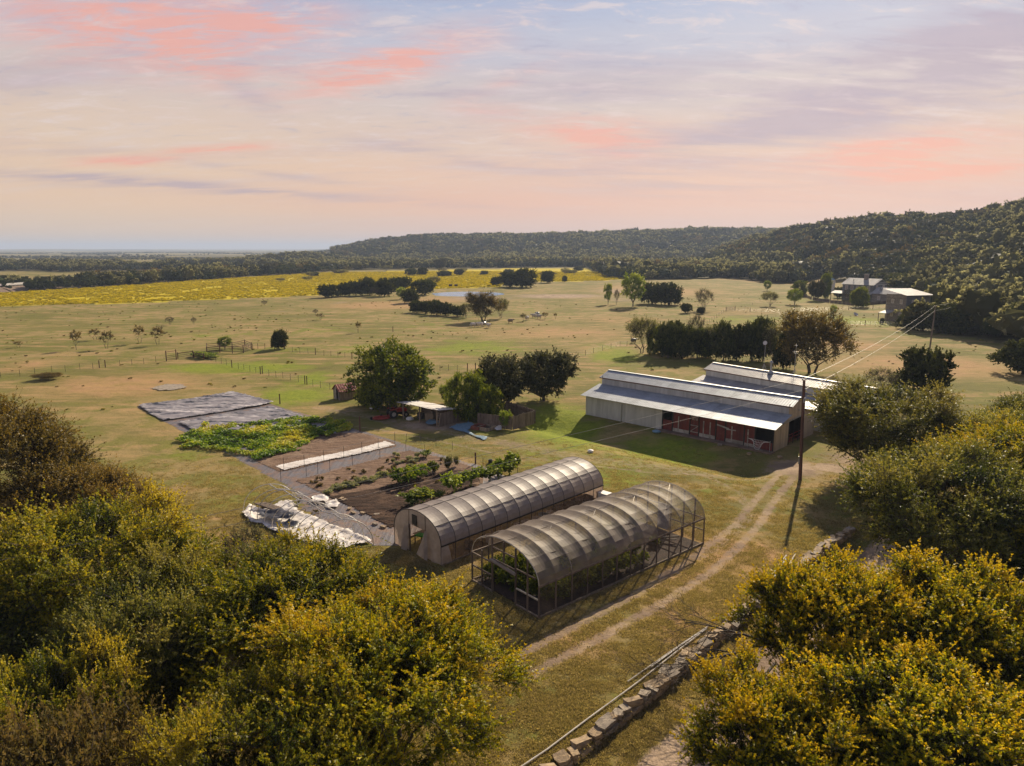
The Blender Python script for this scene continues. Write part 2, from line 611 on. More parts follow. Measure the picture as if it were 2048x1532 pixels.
A_px = [-200, 600, 660, 720, 760, 830, 900, 1000, 1100, 1200, 1300, 1400, 1500, 1650, 2000]
A_y = [512, 506, 500, 488, 479, 472, 468, 469, 470, 467, 463, 460, 462, 470, 470]
A_az = [az_of(p) for p in A_px]
A_Z = [max(0, ridge_z(1700, y, 8)) for y in A_y]
A_Z[0] = 0
A_Z[1] = 0
B_px = [1380, 1440, 1500, 1560, 1620, 1700, 1780, 1860, 1910, 1960, 2000, 2048, 2300, 2800]
B_y = [503, 492, 477, 463, 450, 444, 441, 442, 439, 432, 425, 416, 400, 400]
B_D = [1000, 980, 960, 930, 900, 870, 840, 800, 780, 740, 700, 660, 560, 500]
B_F = [800, 720, 640, 580, 520, 450, 400, 350, 330, 300, 280, 260, 220, 200]
B_az = [az_of(p) for p in B_px]
B_Z = [max(0, ridge_z(d, y, 6.5)) for d, y in zip(B_D, B_y)]
B_Z[0] = 0
WALL_PX = [(1060, 1560), (1113, 1523), (1204, 1450), (1293, 1381), (1382, 1306), (1467, 1238), (1525, 1187), (1576, 1146), (1621, 1111), (1655, 1086), (1700, 1056)]
WALL = [at(*p) for p in WALL_PX]
WALL = [(WALL[0][0] - 6, WALL[0][1] - 5.6)] + WALL


def terrain(x, y):
    x = np.asarray(x, dtype=float)
    y = np.asarray(y, dtype=float)
    r = np.hypot(x, y)
    az_ = np.degrees(np.arctan2(x, y))
    zA = np.interp(az_, A_az, A_Z, right=20, left=0)
    hA = zA * sstep((r - 1080) / 620)
    zB = np.interp(az_, B_az, B_Z, left=0)
    D = np.interp(az_, B_az, B_D)
    F = np.interp(az_, B_az, B_F)
    tB = np.clip((r - F) / (D - F), 0, 1)
    hB = zB * (0.55 * tB ** 1.3 + 0.45 * sstep(tB))
    h = np.maximum(hA, hB)
    h = h + (fbm(x / 90, y / 90, 5) - .5) * 9 * np.clip(h / 25, 0, 1)
    # low far ridges of the plain
    far = np.clip((r - 3500) / 5000, 0, 1)
    h = h + far * (fbm(x / 2600, y / 900, 9) - .35) * 34 * np.clip(1 - h / 20, 0, 1)
    # hill of the middle left
    h = h + 9 * np.exp(-(((az_ + 16.5) / 3.0) ** 2)) * sstep((r - 900) / 300) * np.clip(1 - (r - 1300) / 900, 0, 1)
    # gentle undulation of the pasture
    h = h + (fbm(x / 45, y / 45, 3) - .5) * .5 * np.clip((r - 100) / 150, 0, 1)
    # pond basin
    px_, py_ = POND_C
    rr = np.hypot((x - px_) / 19.0, (y - py_) / 21.0)
    h = h - 1.1 * np.clip(1.25 - rr, 0, .55) / .55 + 0.25 * np.exp(-((rr - 1.5) / .2) ** 2)
    # lower ground to the right of the stone wall
    ax, ay = WALL[0]
    bx, by = WALL[-1]
    L = math.hypot(bx - ax, by - ay)
    t = ((x - ax) * (bx - ax) + (y - ay) * (by - ay)) / L
    wx = np.interp(t, [((q[0] - ax) * (bx - ax) + (q[1] - ay) * (by - ay)) / L for q in WALL],
                   [((q[0] - ax) * (by - ay) - (q[1] - ay) * (bx - ax)) / L for q in WALL])
    sd = ((x - ax) * (by - ay) - (y - ay) * (bx - ax)) / L - wx
    low = sstep((sd + .05) / .5) * sstep((L + 4 - t) / 6) * np.clip((t + 10) / 4, 0, 1) * sstep(1 - (sd - 12) / 14)
    # dip added in front of the barn to stretch its cast shadow
    bv = (x - 28.74) * .698 + (y - 75.5) * .716
    ba = -(x - 28.74) * .716 + (y - 75.5) * .698
    h = h - 1.25 * np.exp(-((bv + 6.8) / 3.6) ** 2) * sstep((ba + 5) / 5) * sstep((32 - ba) / 5)
    return h - .45 * low


POND_C = at(935, 586)


def tz(x, y):
    return float(terrain(np.array([x]), np.array([y]))[0])


# zone painting: soft blobs and bands, all in world metres
def blob(px, py, rx, ry):
    cx, cy = at(px, py)
    m = mpp(px, py)
    _, y2 = at(px, py - ry)
    _, y1 = at(px, py + ry)
    return cx, cy, rx * m, abs(y2 - y1) / 2


def in_poly(x, y, poly):
    inside = np.zeros(x.shape, bool)
    j = len(poly) - 1
    for i in range(len(poly)):
        xi, yi = poly[i]
        xj, yj = poly[j]
        c = ((yi > y) != (yj > y)) & (x < (xj - xi) * (y - yi) / (yj - yi + 1e-12) + xi)
        inside ^= c
        j = i
    return inside


def pl_dist(x, y, pts):
    d = np.full(x.shape, 1e9)
    for (ax, ay), (bx, by) in zip(pts[:-1], pts[1:]):
        vx, vy = bx - ax, by - ay
        L2 = vx * vx + vy * vy + 1e-9
        t = np.clip(((x - ax) * vx + (y - ay) * vy) / L2, 0, 1)
        d = np.minimum(d, np.hypot(x - ax - t * vx, y - ay - t * vy))
    return d


GREEN = [(1120, 850, 90, 60, 1), (480, 735, 170, 14, 1), (600, 790, 90, 26, .9), (950, 695, 130, 18, .8), (1230, 710, 60, 20, 1),
         (1170, 950, 170, 32, .7), (1330, 895, 160, 40, .8), (1450, 980, 120, 20, .5), (560, 700, 130, 14, .5), (1250, 930, 130, 18, .7),
         (1000, 840, 60, 30, .6), (1500, 640, 120, 12, .6), (1700, 640, 90, 14, .7), (620, 760, 60, 22, .8), (1430, 700, 90, 20, .3),
         (640, 660, 90, 14, .4), (840, 650, 120, 12, .35), (1130, 1440, 160, 60, .5), (400, 900, 90, 40, .35), (1060, 905, 60, 14, .6),
         (700, 700, 60, 14, .5), (1060, 625, 80, 12, .4), (1650, 995, 90, 16, .35), (460, 1000, 120, 60, .3), (1600, 600, 60, 10, .5),
         (300, 640, 260, 8, .25), (420, 670, 120, 10, .4), (1330, 1010, 90, 14, .3)]
DRY = [(250, 770, 200, 28, 1), (760, 610, 130, 10, 1), (1120, 665, 190, 16, .8), (1850, 730, 220, 30, .9), (1300, 580, 150, 14, .9),
       (1450, 1140, 240, 110, 1.15), (1180, 700, 120, 12, .5), (430, 1060, 110, 60, .6), (340, 850, 60, 40, .5), (560, 880, 40, 30, .3),
       (1400, 1240, 140, 100, 1.0), (1160, 1290, 110, 60, .8), (1550, 560, 120, 10, .8), (1250, 640, 140, 12, .7), (60, 730, 60, 20, .8),
       (1560, 690, 140, 18, .5), (880, 600, 110, 10, .8), (1500, 625, 160, 8, .6), (460, 880, 30, 22, .3), (1700, 690, 120, 16, .9),
       (130, 650, 160, 12, .3), (1900, 560, 100, 10, .5), (1270, 1330, 90, 50, .4), (650, 760, 20, 14, .2)]
DIRT = [(1590, 935, 75, 26, .9), (1700, 920, 80, 26, .7), (870, 850, 120, 16, .9), (700, 822, 60, 12, .6), (960, 880, 60, 12, .6),
        (1240, 582, 80, 8, .7), (1120, 592, 130, 6, .9), (960, 597, 100, 6, .8), (345, 775, 26, 4, 1), (1700, 1180, 50, 40, .7),
        (1640, 1040, 40, 60, .25), (680, 605, 30, 4, .6), (560, 623, 50, 3, .6), (1210, 690, 40, 5, .2), (140, 640, 14, 1.5, .9), (312, 632, 14, 1.5, .8),
        (1290, 640, 30, 4, .4), (1240, 600, 70, 8, .6), (1170, 1180, 40, 20, .15), (960, 1190, 40, 30, .35), (1850, 1110, 120, 40, .5)]
YELLOW_POLY = [at(*p) for p in [(-500, 628), (0, 613), (300, 605), (600, 592), (660, 588), (660, 575), (800, 582), (880, 578), (1000, 574), (1010, 565),
                                (1200, 562), (1290, 555), (1270, 541), (1150, 537), (1000, 538), (640, 546), (380, 562), (100, 581), (-200, 598), (-700, 620)]]
TRACKS = [([at(*p) for p in [(640, 815), (760, 838), (880, 862), (1000, 884), (1100, 904), (1200, 922), (1330, 935), (1450, 948), (1560, 945)]], 1.7, .55),
          ([at(*p) for p in [(1000, 1330), (1130, 1262), (1260, 1195), (1380, 1120), (1470, 1050), (1520, 990), (1560, 945)]], .5, .66),
          ([at(*p) for p in [(1060, 1350), (1190, 1280), (1310, 1215), (1430, 1140), (1510, 1060), (1550, 1000), (1590, 950)]], .5, .66),
          ([at(*p) for p in [(1210, 905), (1300, 920), (1400, 945), (1480, 985), (1500, 1040), (1440, 1090), (1340, 1150)]], .5, .55),
          ([at(*p) for p in [(700, 850), (860, 878), (980, 905), (1130, 925), (1300, 945), (1420, 950)]], .45, .6),
          ([at(*p) for p in [(680, 560), (610, 572), (640, 556), (690, 552)]], 3.0, .5),
          ([at(*p) for p in [(380, 566), (430, 580), (470, 590)]], 1.2, .45),
          ([at(*p) for p in [(790, 640), (830, 665), (852, 690)]], .8, .4),
          ([at(*p) for p in [(930, 880), (1020, 915), (1120, 935), (1260, 948), (1400, 965)]], .35, .45)]
DRIVE = [at(*p) for p in [(1300, 1600), (1345, 1525), (1440, 1440), (1540, 1340), (1610, 1250), (1670, 1180), (1760, 1110), (1850, 1030), (1800, 960), (1660, 935)]]
FOREST_GAPS = []


def zones(x, y):
    g = np.zeros(x.shape)
    for (px, py, rx, ry, w) in GREEN:
        cx, cy, ra, rb = blob(px, py, rx, ry)
        g = np.maximum(g, w * np.exp(-(((x - cx) / ra) ** 2 + ((y - cy) / rb) ** 2)))
    d = np.zeros(x.shape)
    for (px, py, rx, ry, w) in DRY:
        cx, cy, ra, rb = blob(px, py, rx, ry)
        d = np.maximum(d, w * np.exp(-(((x - cx) / ra) ** 2 + ((y - cy) / rb) ** 2)))
    b = np.zeros(x.shape)
    for (px, py, rx, ry, w) in DIRT:
        cx, cy, ra, rb = blob(px, py, rx, ry)
        b = np.maximum(b, w * np.exp(-(((x - cx) / ra) ** 2 + ((y - cy) / rb) ** 2)))
    for pts, wdt, w in TRACKS:
        dd = pl_dist(x, y, pts)
        b = np.maximum(b, w * (1 - sstep((dd - wdt * .5) / (wdt * 1.0))))
    dd = pl_dist(x, y, DRIVE)
    b = np.maximum(b, 1.0 * (1 - sstep((dd - 1.1) / .9)))
    yel = in_poly(x, y, YELLOW_POLY).astype(float)
    r = np.hypot(x, y)
    f = (terrain(x, y) > 2.0).astype(float)
    f = np.maximum(f, forest_mask(x, y) * .8)
    far = fbm(x / 420, y / 260, 31)
    fm = sstep((far - .47) / .06) * sstep((r - 1500) / 600)
    f = np.maximum(f * np.where(r > 2200, 0, 1), fm)
    return g, d, b, yel, f


FOREST = [[at(*p) for p in poly] for poly in [
    # belt behind the yellow field, left
    [(-300, 590), (120, 580), (330, 566), (640, 545), (680, 540), (680, 530), (560, 536), (300, 556), (110, 570), (-300, 583)],
    [(130, 545), (640, 531), (720, 522), (560, 522), (300, 534), (60, 541)],
    [(-300, 546), (60, 541), (260, 531), (120, 529), (-300, 534)],
    # middle belt
    [(600, 545), (640, 541), (900, 537), (1170, 534), (1220, 556), (1290, 560), (1480, 556), (1500, 530), (1480, 505), (1200, 503), (900, 505), (700, 508), (600, 516)],
    # right grove and hillside
    [(1350, 558), (1460, 556), (1560, 568), (1640, 560), (1760, 575), (1770, 600), (1880, 610), (1870, 640), (1800, 655), (2030, 690), (2500, 760), (2600, 540), (1900, 520), (1400, 516)],
]]


def forest_mask(x, y):
    m = np.zeros(x.shape)
    for poly in FOREST:
        m = np.maximum(m, in_poly(x, y, poly).astype(float))
    return m


def build_terrain():
    # distances: evenly felt steps from near ground to the horizon
    rows = [8.0]
    y = 1900.0
    rs = []
    for r0 in np.arange(8, 16, 1.0):
        rs.append(r0)
    pyv = 1900.0
    while pyv > 520:
        dep = PITCH + math.atan((pyv - 766) / FPX)
        rs.append(CAM_H / math.tan(dep))
        pyv -= 3.2 if pyv > 640 else 2.2
    r0 = rs[-1]
    while r0 < 16000:
        r0 *= 1.022
        rs.append(r0)
    rs = np.array(sorted(set(np.round(rs, 3))))
    azs = np.concatenate([np.arange(-180, -44, 4.0), np.arange(-44, 44.01, .2), np.arange(48, 181, 4.0)])
    AZ, RR = np.meshgrid(np.radians(azs), rs)
    x = RR * np.sin(AZ)
    y = RR * np.cos(AZ)
    z = terrain(x, y)
    v = np.stack([x, y, z], -1).reshape(-1, 3)
    nr, na = x.shape
    i = np.arange(nr - 1)[:, None] * na + np.arange(na - 1)[None, :]
    f = np.stack([i, i + 1, i + na + 1, i + na], -1).reshape(-1)
    g, d, b, yel, fo = zones(x, y)
    # small inner disc
    me = mesh_arrays('ground', v, f, 4, ['ground'], attrs={'lush': g.ravel(), 'dry': d.ravel(), 'dirt': b.ravel(), 'yel': yel.ravel(), 'wood': fo.ravel()}, smooth=True)
    o = bpy.data.objects.new('ground', me)
    COL.objects.link(o)
    tag(o, 'dry olive pasture and lawn rising to wooded hills', kind='structure')
    return o


def ground_mat():
    m, T = new_mat('ground')
    P = T.n('ShaderNodeNewGeometry').outputs['Position']
    def A(n):
        return T.n('ShaderNodeAttribute', attribute_name=n).outputs['Fac']
    nb = T.noise(P, 0.035, 5, .6)           # broad patches
    nm = T.noise(P, 0.22, 5, .62, .4)
    nf = T.noise(P, 1.6, 6, .68)
    nff = T.noise(P, 7.0, 4, .7)
    streak = T.noise(T.scl(P, (.05, .32, 1), (0, 0, R(12))), 1.0, 5, .6)
    base = T.mix(T.mapr(nb, .40, .60), (.160, .145, .036), (.300, .222, .088))
    base = T.mix(T.m('MULTIPLY', T.mapr(streak, .48, .62), .7), base, (.40, .26, .115))
    base = T.mix(T.m('MULTIPLY', T.mapr(nm, .46, .60), .75), base, (.165, .165, .030))
    jit = T.m('MULTIPLY', T.m('SUBTRACT', nm, .5), 1.1)
    lush = T.mapr(T.m('ADD', A('lush'), T.m('ADD', jit, T.m('MULTIPLY', T.m('SUBTRACT', nb, .5), .6))), .22, .85)
    col = T.mix(lush, base, T.mix(T.mapr(nf, .35, .65), (.16, .20, .016), (.25, .28, .026)))
    dry = T.mapr(T.m('ADD', A('dry'), jit), .25, .95)
    drc = T.mix(T.mapr(nm, .40, .62), (.39, .25, .10), (.43, .25, .125))
    col = T.mix(T.m('MULTIPLY', dry, .85), col, drc)
    mott = T.noise(T.scl(P, (.5, .9, 1), (0, 0, R(20))), .5, 6, .7, .3)
    col = T.mix(T.m('MULTIPLY', T.mapr(mott, .5, .66), .6), col, T.mix(1.0, col, (.62, .70, .55), 'MULTIPLY'))
    col = T.mix(T.m('MULTIPLY', T.mapr(mott, .48, .34), .45), col, T.mix(1.0, col, (1.3, 1.18, 1.25), 'MULTIPLY'))
    # clumpy fine variation
    col = T.mix(T.m('MULTIPLY', T.mapr(nf, .52, .74), .55), col, T.mix(1.0, col, (.55, .6, .5), 'MULTIPLY'))
    col = T.mix(T.m('MULTIPLY', T.mapr(nf, .46, .26), .35), col, T.mix(1.0, col, (1.35, 1.25, 1.3), 'MULTIPLY'))
    col = T.mix(T.m('MULTIPLY', T.mapr(nff, .5, .75), .45), col, T.mix(1.0, col, (.5, .55, .5), 'MULTIPLY'))
    dj = T.m('ADD', A('dirt'), T.m('ADD', T.m('MULTIPLY', T.m('SUBTRACT', nf, .5), .9), T.m('MULTIPLY', T.m('SUBTRACT', nm, .5), .7)))
    dirt = T.mapr(dj, .38, .8)
    dc = T.mix(T.mapr(nff, .3, .7), (.37, .27, .18), (.48, .355, .25))
    dc = T.mix(T.mapr(nm, .4, .6), dc, (.26, .185, .125))
    col = T.mix(dirt, col, dc)
    # flowering field
    yj = T.noise(T.scl(P, (.10, .5, 1)), 1.0, 6, .7)
    yc = T.mix(T.mapr(yj, .44, .66), (.56, .44, .010), (.36, .27, .014))
    yc = T.mix(T.m('MULTIPLY', T.mapr(nb, .5, .7), .5), yc, (.44, .40, .03))
    yc = T.mix(T.m('MULTIPLY', T.mapr(nm, .6, .75), .55), yc, (.12, .10, .03))  # short plant shadows painted in as dark patches
    col = T.mix(A('yel'), col, yc)
    wc = T.mix(T.mapr(nm, .4, .65), (.065, .060, .028), (.13, .105, .055))
    col = T.mix(A('wood'), col, wc)
    p = T.n('ShaderNodeBsdfPrincipled', ins={'Base Color': col, 'Roughness': .95, 'Specular IOR Level': .1})
    hh = T.m('ADD', T.m('MULTIPLY', nf, 1.0), T.m('MULTIPLY', nff, .45))
    hh = T.m('ADD', hh, T.m('MULTIPLY', nm, 1.2))
    b = T.n('ShaderNodeBump', ins={'Strength': .8, 'Distance': .16, 'Height': hh})
    T.t.links.new(b.outputs[0], p.inputs['Normal'])
    out(T, p.outputs[0])


ground_mat()
build_terrain()
def apron():
    b = MB()
    n = 64
    rs = [0, 2, 4, 6, 8]
    vs_ = [(0, 0, tz(0, 0))]
    for r_ in rs[1:]:
        for k in range(n):
            a = 2 * PI * k / n
            x, y = r_ * math.sin(a), r_ * math.cos(a)
            vs_.append((x, y, tz(x, y) - .004))
    fs = [(0, 1 + (k + 1) % n, 1 + k) for k in range(n)]
    for j in range(len(rs) - 2):
        for k in range(n):
            k2 = (k + 1) % n
            fs.append((1 + j * n + k, 1 + j * n + k2, 1 + (j + 1) * n + k2, 1 + (j + 1) * n + k))
    b.poly(vs_, fs)
    tag(b.build('ground', 'ground', smooth=True), kind='structure')
apron()

# pond
def pond():
    m, T = new_mat('water')
    P = T.n('ShaderNodeNewGeometry').outputs['Position']
    n = T.noise(T.scl(P, (.6, 1.4, 1)), 1.6, 4, .6)
    p = T.n('ShaderNodeBsdfPrincipled', ins={'Base Color': (.20, .33, .52, 1), 'Roughness': .15, 'Specular IOR Level': .2, 'IOR': 1.33})  # blue sky reflection put into the base colour
    b = T.n('ShaderNodeBump', ins={'Strength': .5, 'Distance': .12, 'Height': n})
    T.t.links.new(b.outputs[0], p.inputs['Normal'])
    out(T, p.outputs[0])
    mb = MB()
    cx, cy = POND_C
    pts = []
    for k in range(64):
        a = 2 * PI * k / 64
        rr = 1 + .09 * math.sin(3 * a + 1) + .05 * math.sin(5 * a)
        pts.append((cx + 19.5 * rr * math.cos(a), cy + 21 * rr * math.sin(a), -.42 + tz(cx + 45, cy)))
    mb.face(pts)
    tag(mb.build('water', 'water'), 'small farm pond with pale blue water', kind='structure')
pond()

# air
def haze():
    m = bpy.data.materials.new('haze')
    m.use_nodes = True
    m.node_tree.nodes.clear()
    T = NT(m.node_tree)
    v = T.n('ShaderNodeVolumePrincipled', ins={'Color': (.62, .76, 1.0, 1), 'Density': HAZE, 'Anisotropy': 0.1})
    o = T.n('ShaderNodeOutputMaterial')
    T.t.links.new(v.outputs[0], o.inputs['Volume'])
    MATS['haze'] = m
    b = MB()
    b.box((0, 0, 53), (33000, 33000, 136))
    o = b.build('haze', 'haze')
    tag(o, 'thin blue haze over the far plain', kind='stuff')
HAZE = 0.00015
haze()

# ------------------------------------------------------------------ trees
def rand_unit(g, n):
    v = g.normal(size=(n, 3))
    return v / (np.linalg.norm(v, axis=1, keepdims=True) + 1e-9)


def norm(v):
    return v / (np.linalg.norm(v, axis=-1, keepdims=True) + 1e-9)


def leaf_tris(g, c, size, lean=None, droop=0.0):
    """one pointed triangle per leaf"""
    n = len(c)
    a = rand_unit(g, n)
    if lean is not None:
        a = norm(a + lean)
    b = rand_unit(g, n)
    b = norm(np.cross(a, b))
    s = np.asarray(size)[:, None]
    v0 = c + a * s * .6
    v1 = c - a * s * .4 + b * s * .36
    v2 = c - a * s * .4 - b * s * .36
    return np.stack([v0, v1, v2], 1).reshape(-1, 3)


def crown_mesh(name, seed, R_, top, bot, nclump, ntwig, nleaf, ls, rc, leafmat, up=.35, lumps=9, lump=.35, surf=.45, twigmat='bark',
               tint0=.5, tint_r=.35, tint_c=.22, tint_l=.22, flat_low=.45, twig=True, sq=1.0, lean=.6, inner=0):
    g = np.random.default_rng(seed)
    ld = rand_unit(g, lumps)
    ld[:, 2] = ld[:, 2] * .6 + .15
    ld = norm(ld)
    lw = g.uniform(.6, 1.0, lumps)
    # clump directions
    d = rand_unit(g, nclump * 4)
    keep = (d[:, 2] > -.15) | (g.random(len(d)) < flat_low)
    d = d[keep][:nclump]
    n = len(d)
    ang = np.arccos(np.clip(d @ ld.T, -1, 1))
    lob = np.max(lw * np.exp(-(ang / .55) ** 2), axis=1)
    hull = (1 - lump) + lump * lob * 1.15
    f = surf + (1 - surf) * g.random(n) ** .55
    hz = (top - bot) / 2
    ctr = np.array([0, 0, bot + hz])
    rad = (hull * f)[:, None]
    dd = np.sign(d) * np.abs(d) ** sq if sq != 1 else d
    cl = ctr + dd * rad * np.array([R_ - rc * .5, R_ - rc * .5, hz - rc * .4])
    ctint = g.normal(0, tint_c, n)
    # twigs
    N = n * ntwig
    ci = np.repeat(np.arange(n), ntwig)
    outd = norm(d[ci] * np.array([1, 1, .8]))
    td = norm(outd * .75 + rand_unit(g, N) * .95 + np.array([0, 0, up]))
    base = cl[ci] + rand_unit(g, N) * rc * .38 * g.random((N, 1))
    tl = rc * g.uniform(.45, 1.05, N)
    curve = rand_unit(g, N) * .25
    # leaves
    M = N * nleaf
    ti = np.repeat(np.arange(N), nleaf)
    t = g.uniform(.18, 1.04, M)
    c = base[ti] + td[ti] * (tl[ti] * t)[:, None] + curve[ti] * (tl[ti] * t * t)[:, None] + rand_unit(g, M) * (.09 * rc * (1.15 - t))[:, None]
    size = ls * g.uniform(.6, 1.25, M)
    V = leaf_tris(g, c, size, lean=td[ti] * lean)
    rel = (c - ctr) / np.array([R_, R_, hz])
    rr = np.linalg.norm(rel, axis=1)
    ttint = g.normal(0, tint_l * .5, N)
    tint = tint0 + tint_r * (t - .5) + tint_r * 1.1 * (np.clip(rr, 0, 1.1) - .75) + tint_r * .4 * rel[:, 2] + ctint[ci][ti] + ttint[ti] + g.normal(0, tint_l * .5, M)  # autumn tips turn gold; inner crown shade also put into the tint
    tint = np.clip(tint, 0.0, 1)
    V = [V]
    T3 = [np.repeat(tint, 3)]
    mi = [np.zeros(M, int)]
    if twig:
        w = .012 + .01 * R_ / 6
        sd = norm(np.cross(td, rand_unit(g, N))) * w
        tip = base + td * tl[:, None] + curve * tl[:, None]
        V.append(np.stack([base - sd, base + sd, tip], 1).reshape(-1, 3))
        T3.append(np.zeros(N * 3))
        mi.append(np.ones(N, int))
    V = np.concatenate(V)
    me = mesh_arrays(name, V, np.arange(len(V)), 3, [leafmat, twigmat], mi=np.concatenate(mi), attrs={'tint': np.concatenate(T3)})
    return me, cl


def trunk_mesh(name, seed, R_, top, bot, cl, r0, mat='bark', nlimb=6, fork=None, nbr=60, multi=1):
    g = random.Random(seed)
    b = MB()
    fork = fork if fork is not None else bot * .8 + .3
    hubs = []
    cls = [Vector(c) for c in cl]
    zc = (top + bot) / 2
    for m_ in range(multi):
        a0 = 2 * PI * m_ / max(1, multi) + g.random()
        off = Vector((math.cos(a0), math.sin(a0), 0)) * (0 if multi == 1 else r0 * 1.2)
        p = Vector((0, 0, -.3)) + off
        lean = off.normalized() * .35 if multi > 1 else Vector((g.uniform(-.12, .12), g.uniform(-.12, .12), 0))
        pts = [p]
        for k in range(4):
            p = p + Vector((lean.x * fork * .3 + g.uniform(-.05, .05) * fork, lean.y * fork * .3 + g.uniform(-.05, .05) * fork, (fork + .3) / 4))
            pts.append(p)
        rr = r0 / math.sqrt(multi)
        b.tube(pts, [rr * 1.35, rr * 1.05, rr * .95, rr * .9, rr * .85], 8)
        top_p = pts[-1]
        nl = max(2, nlimb // multi)
        for j in range(nl):
            a = 2 * PI * j / nl + g.uniform(-.4, .4) + a0
            el_ = g.uniform(.35, 1.15)
            L = R_ * g.uniform(.5, .8)
            d = Vector((math.cos(a) * math.cos(el_), math.sin(a) * math.cos(el_), math.sin(el_)))
            pp = [top_p]
            q = top_p
            for k in range(5):
                d = (d + Vector((g.uniform(-.25, .25), g.uniform(-.25, .25), g.uniform(-.12, .22)))).normalized()
                q = q + d * L / 5
                q.z = min(q.z, top - .12 * (top - bot))
                pp.append(q.copy())
            lr = rr * g.uniform(.42, .6)
            b.tube(pp, [lr, lr * .85, lr * .7, lr * .55, lr * .42, lr * .3], 6)
            hubs += [(pp[k], lr * (1 - k * .14)) for k in (2, 3, 4, 5)]
    g.shuffle(cls)
    for c in cls[:nbr]:
        h, hr = min(hubs, key=lambda t: (t[0] - c).length)
        mid = (h + c) / 2 + Vector((g.uniform(-.1, .1), g.uniform(-.1, .1), g.uniform(-.05, .12))) * (c - h).length
        b.tube([h, mid, c], [hr * .5, hr * .3, hr * .12], 4, caps=False)
    return b.build(name, mat, link=False, smooth=True).data


PROTO = {}


def proto(kind, variants):
    PROTO[kind] = variants


def mk(kind, seeds, R_, top, bot, r0, tmat='bark', nlimb=6, nbr=60, multi=1, fork=None, **kw):
    L = []
    for s in seeds:
        cm, cl = crown_mesh(kind + '_crown', s, R_, top, bot, leafmat=kw['lm'], **{k: v for k, v in kw.items() if k != 'lm'})
        tm = trunk_mesh(kind + '_trunk', s + 5, R_, top, bot, cl, r0, tmat, nlimb, fork, nbr, multi)
        L.append((cm, tm, R_, top))
    PROTO[kind] = L


# near trees: fine leaves
mk('elm', (21, 22), 6.2, 10.5, 1.0, .28, nlimb=7, nbr=110, multi=2, lm='leaf_elm', nclump=215, ntwig=28, nleaf=30, ls=.105, rc=1.35, up=.55, lump=.52, lumps=15, tint0=.44, tint_r=.5, tint_c=.12, tint_l=.22)
mk('elm_green', (31,), 6.5, 9.5, .5, .28, nlimb=7, nbr=110, multi=2, lm='leaf_elm_green', nclump=220, ntwig=27, nleaf=29, ls=.108, rc=1.5, up=.35, lump=.40, lumps=12, surf=.55, sq=.88, flat_low=.7, tint0=.45, tint_r=.35)
mk('gold', (41, 42), 4.6, 9.5, 1.8, .22, nlimb=7, nbr=110, multi=1, lm='leaf_gold', nclump=180, ntwig=24, nleaf=26, ls=.11, rc=1.15, up=.7, lump=.5, lumps=14, surf=.35, tint0=.25, tint_r=.90, tint_c=.12)
mk('brown', (51,), 6.5, 11.5, 2.0, .26, tmat='bark', nlimb=8, nbr=150, multi=3, lm='leaf_brown', nclump=250, ntwig=24, nleaf=21, ls=.108, rc=1.5, up=.5, lump=.42, lumps=12, surf=.5, tint0=.5, tint_r=.35)
mk('dull', (61,), 4.5, 6.0, .5, .16, tmat='bark_grey', nlimb=8, nbr=160, multi=3, lm='leaf_dull', nclump=150, ntwig=22, nleaf=15, ls=.12, rc=1.2, up=.3, lump=.4, tint0=.5)
PROTO['elm_grey'] = []
for (cm_, tm_, r_, t_) in PROTO['elm_green']:
    c2_ = cm_.copy()
    c2_.materials[0] = MATS['leaf_grey_green']
    PROTO['elm_grey'].append((c2_, tm_, r_, t_))
# middle distance
mk('green', (71,), 6.0, 9.0, -1.2, .25, fork=.5, sq=.78, flat_low=1.0, lm='leaf_green', nclump=330, ntwig=14, nleaf=10, ls=.24, rc=1.1, up=.2, lump=.34, surf=.3, tint0=.5, tint_r=.5, nbr=30)
mk('oak', (81, 82), 4.2, 6.6, .1, .22, sq=.8, flat_low=1.0, lm='leaf_oak', nclump=210, ntwig=12, nleaf=10, ls=.24, rc=.9, up=.2, lump=.36, surf=.3, tint0=.42, tint_r=.4, nbr=20)
mk('juniper', (91, 92, 93), 3.0, 4.6, -.5, .15, fork=.7, sq=.85, lm='leaf_juniper', nclump=190, ntwig=9, nleaf=9, ls=.26, rc=.8, up=.6, lump=.48, lumps=12, surf=.3, tint0=.45, tint_r=.5, nbr=10, flat_low=1.0, nlimb=4)
mk('mesquite', (101, 102), 3.6, 4.8, 1.0, .13, tmat='bark_grey', nlimb=9, nbr=110, multi=2, lm='leaf_pale', nclump=110, ntwig=12, nleaf=4, ls=.16, rc=1.0, up=.5, lump=.35, surf=.45, tint0=.4, fork=.5)
mk('willowy', (111,), 6.2, 9.2, -.2, .26, fork=1.1, sq=.8, tmat='bark', nlimb=9, nbr=150, multi=3, lm='leaf_brown', nclump=220, ntwig=16, nleaf=9, ls=.19, rc=1.4, up=.45, lump=.46, surf=.3, tint0=.36, tint_r=.35)
mk('bright', (121,), 3.6, 6.2, .1, .16, fork=.6, sq=.8, lm='leaf_bright', nclump=110, ntwig=12, nleaf=8, ls=.22, rc=.9, up=.5, lump=.38, surf=.5, tint0=.45, nbr=30)
mk('sapling', (131, 132), 1.3, 3.0, .8, .05, tmat='bark', nlimb=6, nbr=24, multi=2, lm='leaf_brown', nclump=28, ntwig=9, nleaf=5, ls=.14, rc=.5, up=.9, lump=.35, surf=.4, tint0=.45, fork=.7)
mk('bare', (141,), 2.6, 4.2, .8, .09, tmat='bark_grey', nlimb=9, nbr=90, multi=2, lm='leaf_pale', nclump=90, ntwig=14, nleaf=1, ls=.12, rc=.9, up=.7, lump=.3, surf=.45, tint0=.4, fork=.5)


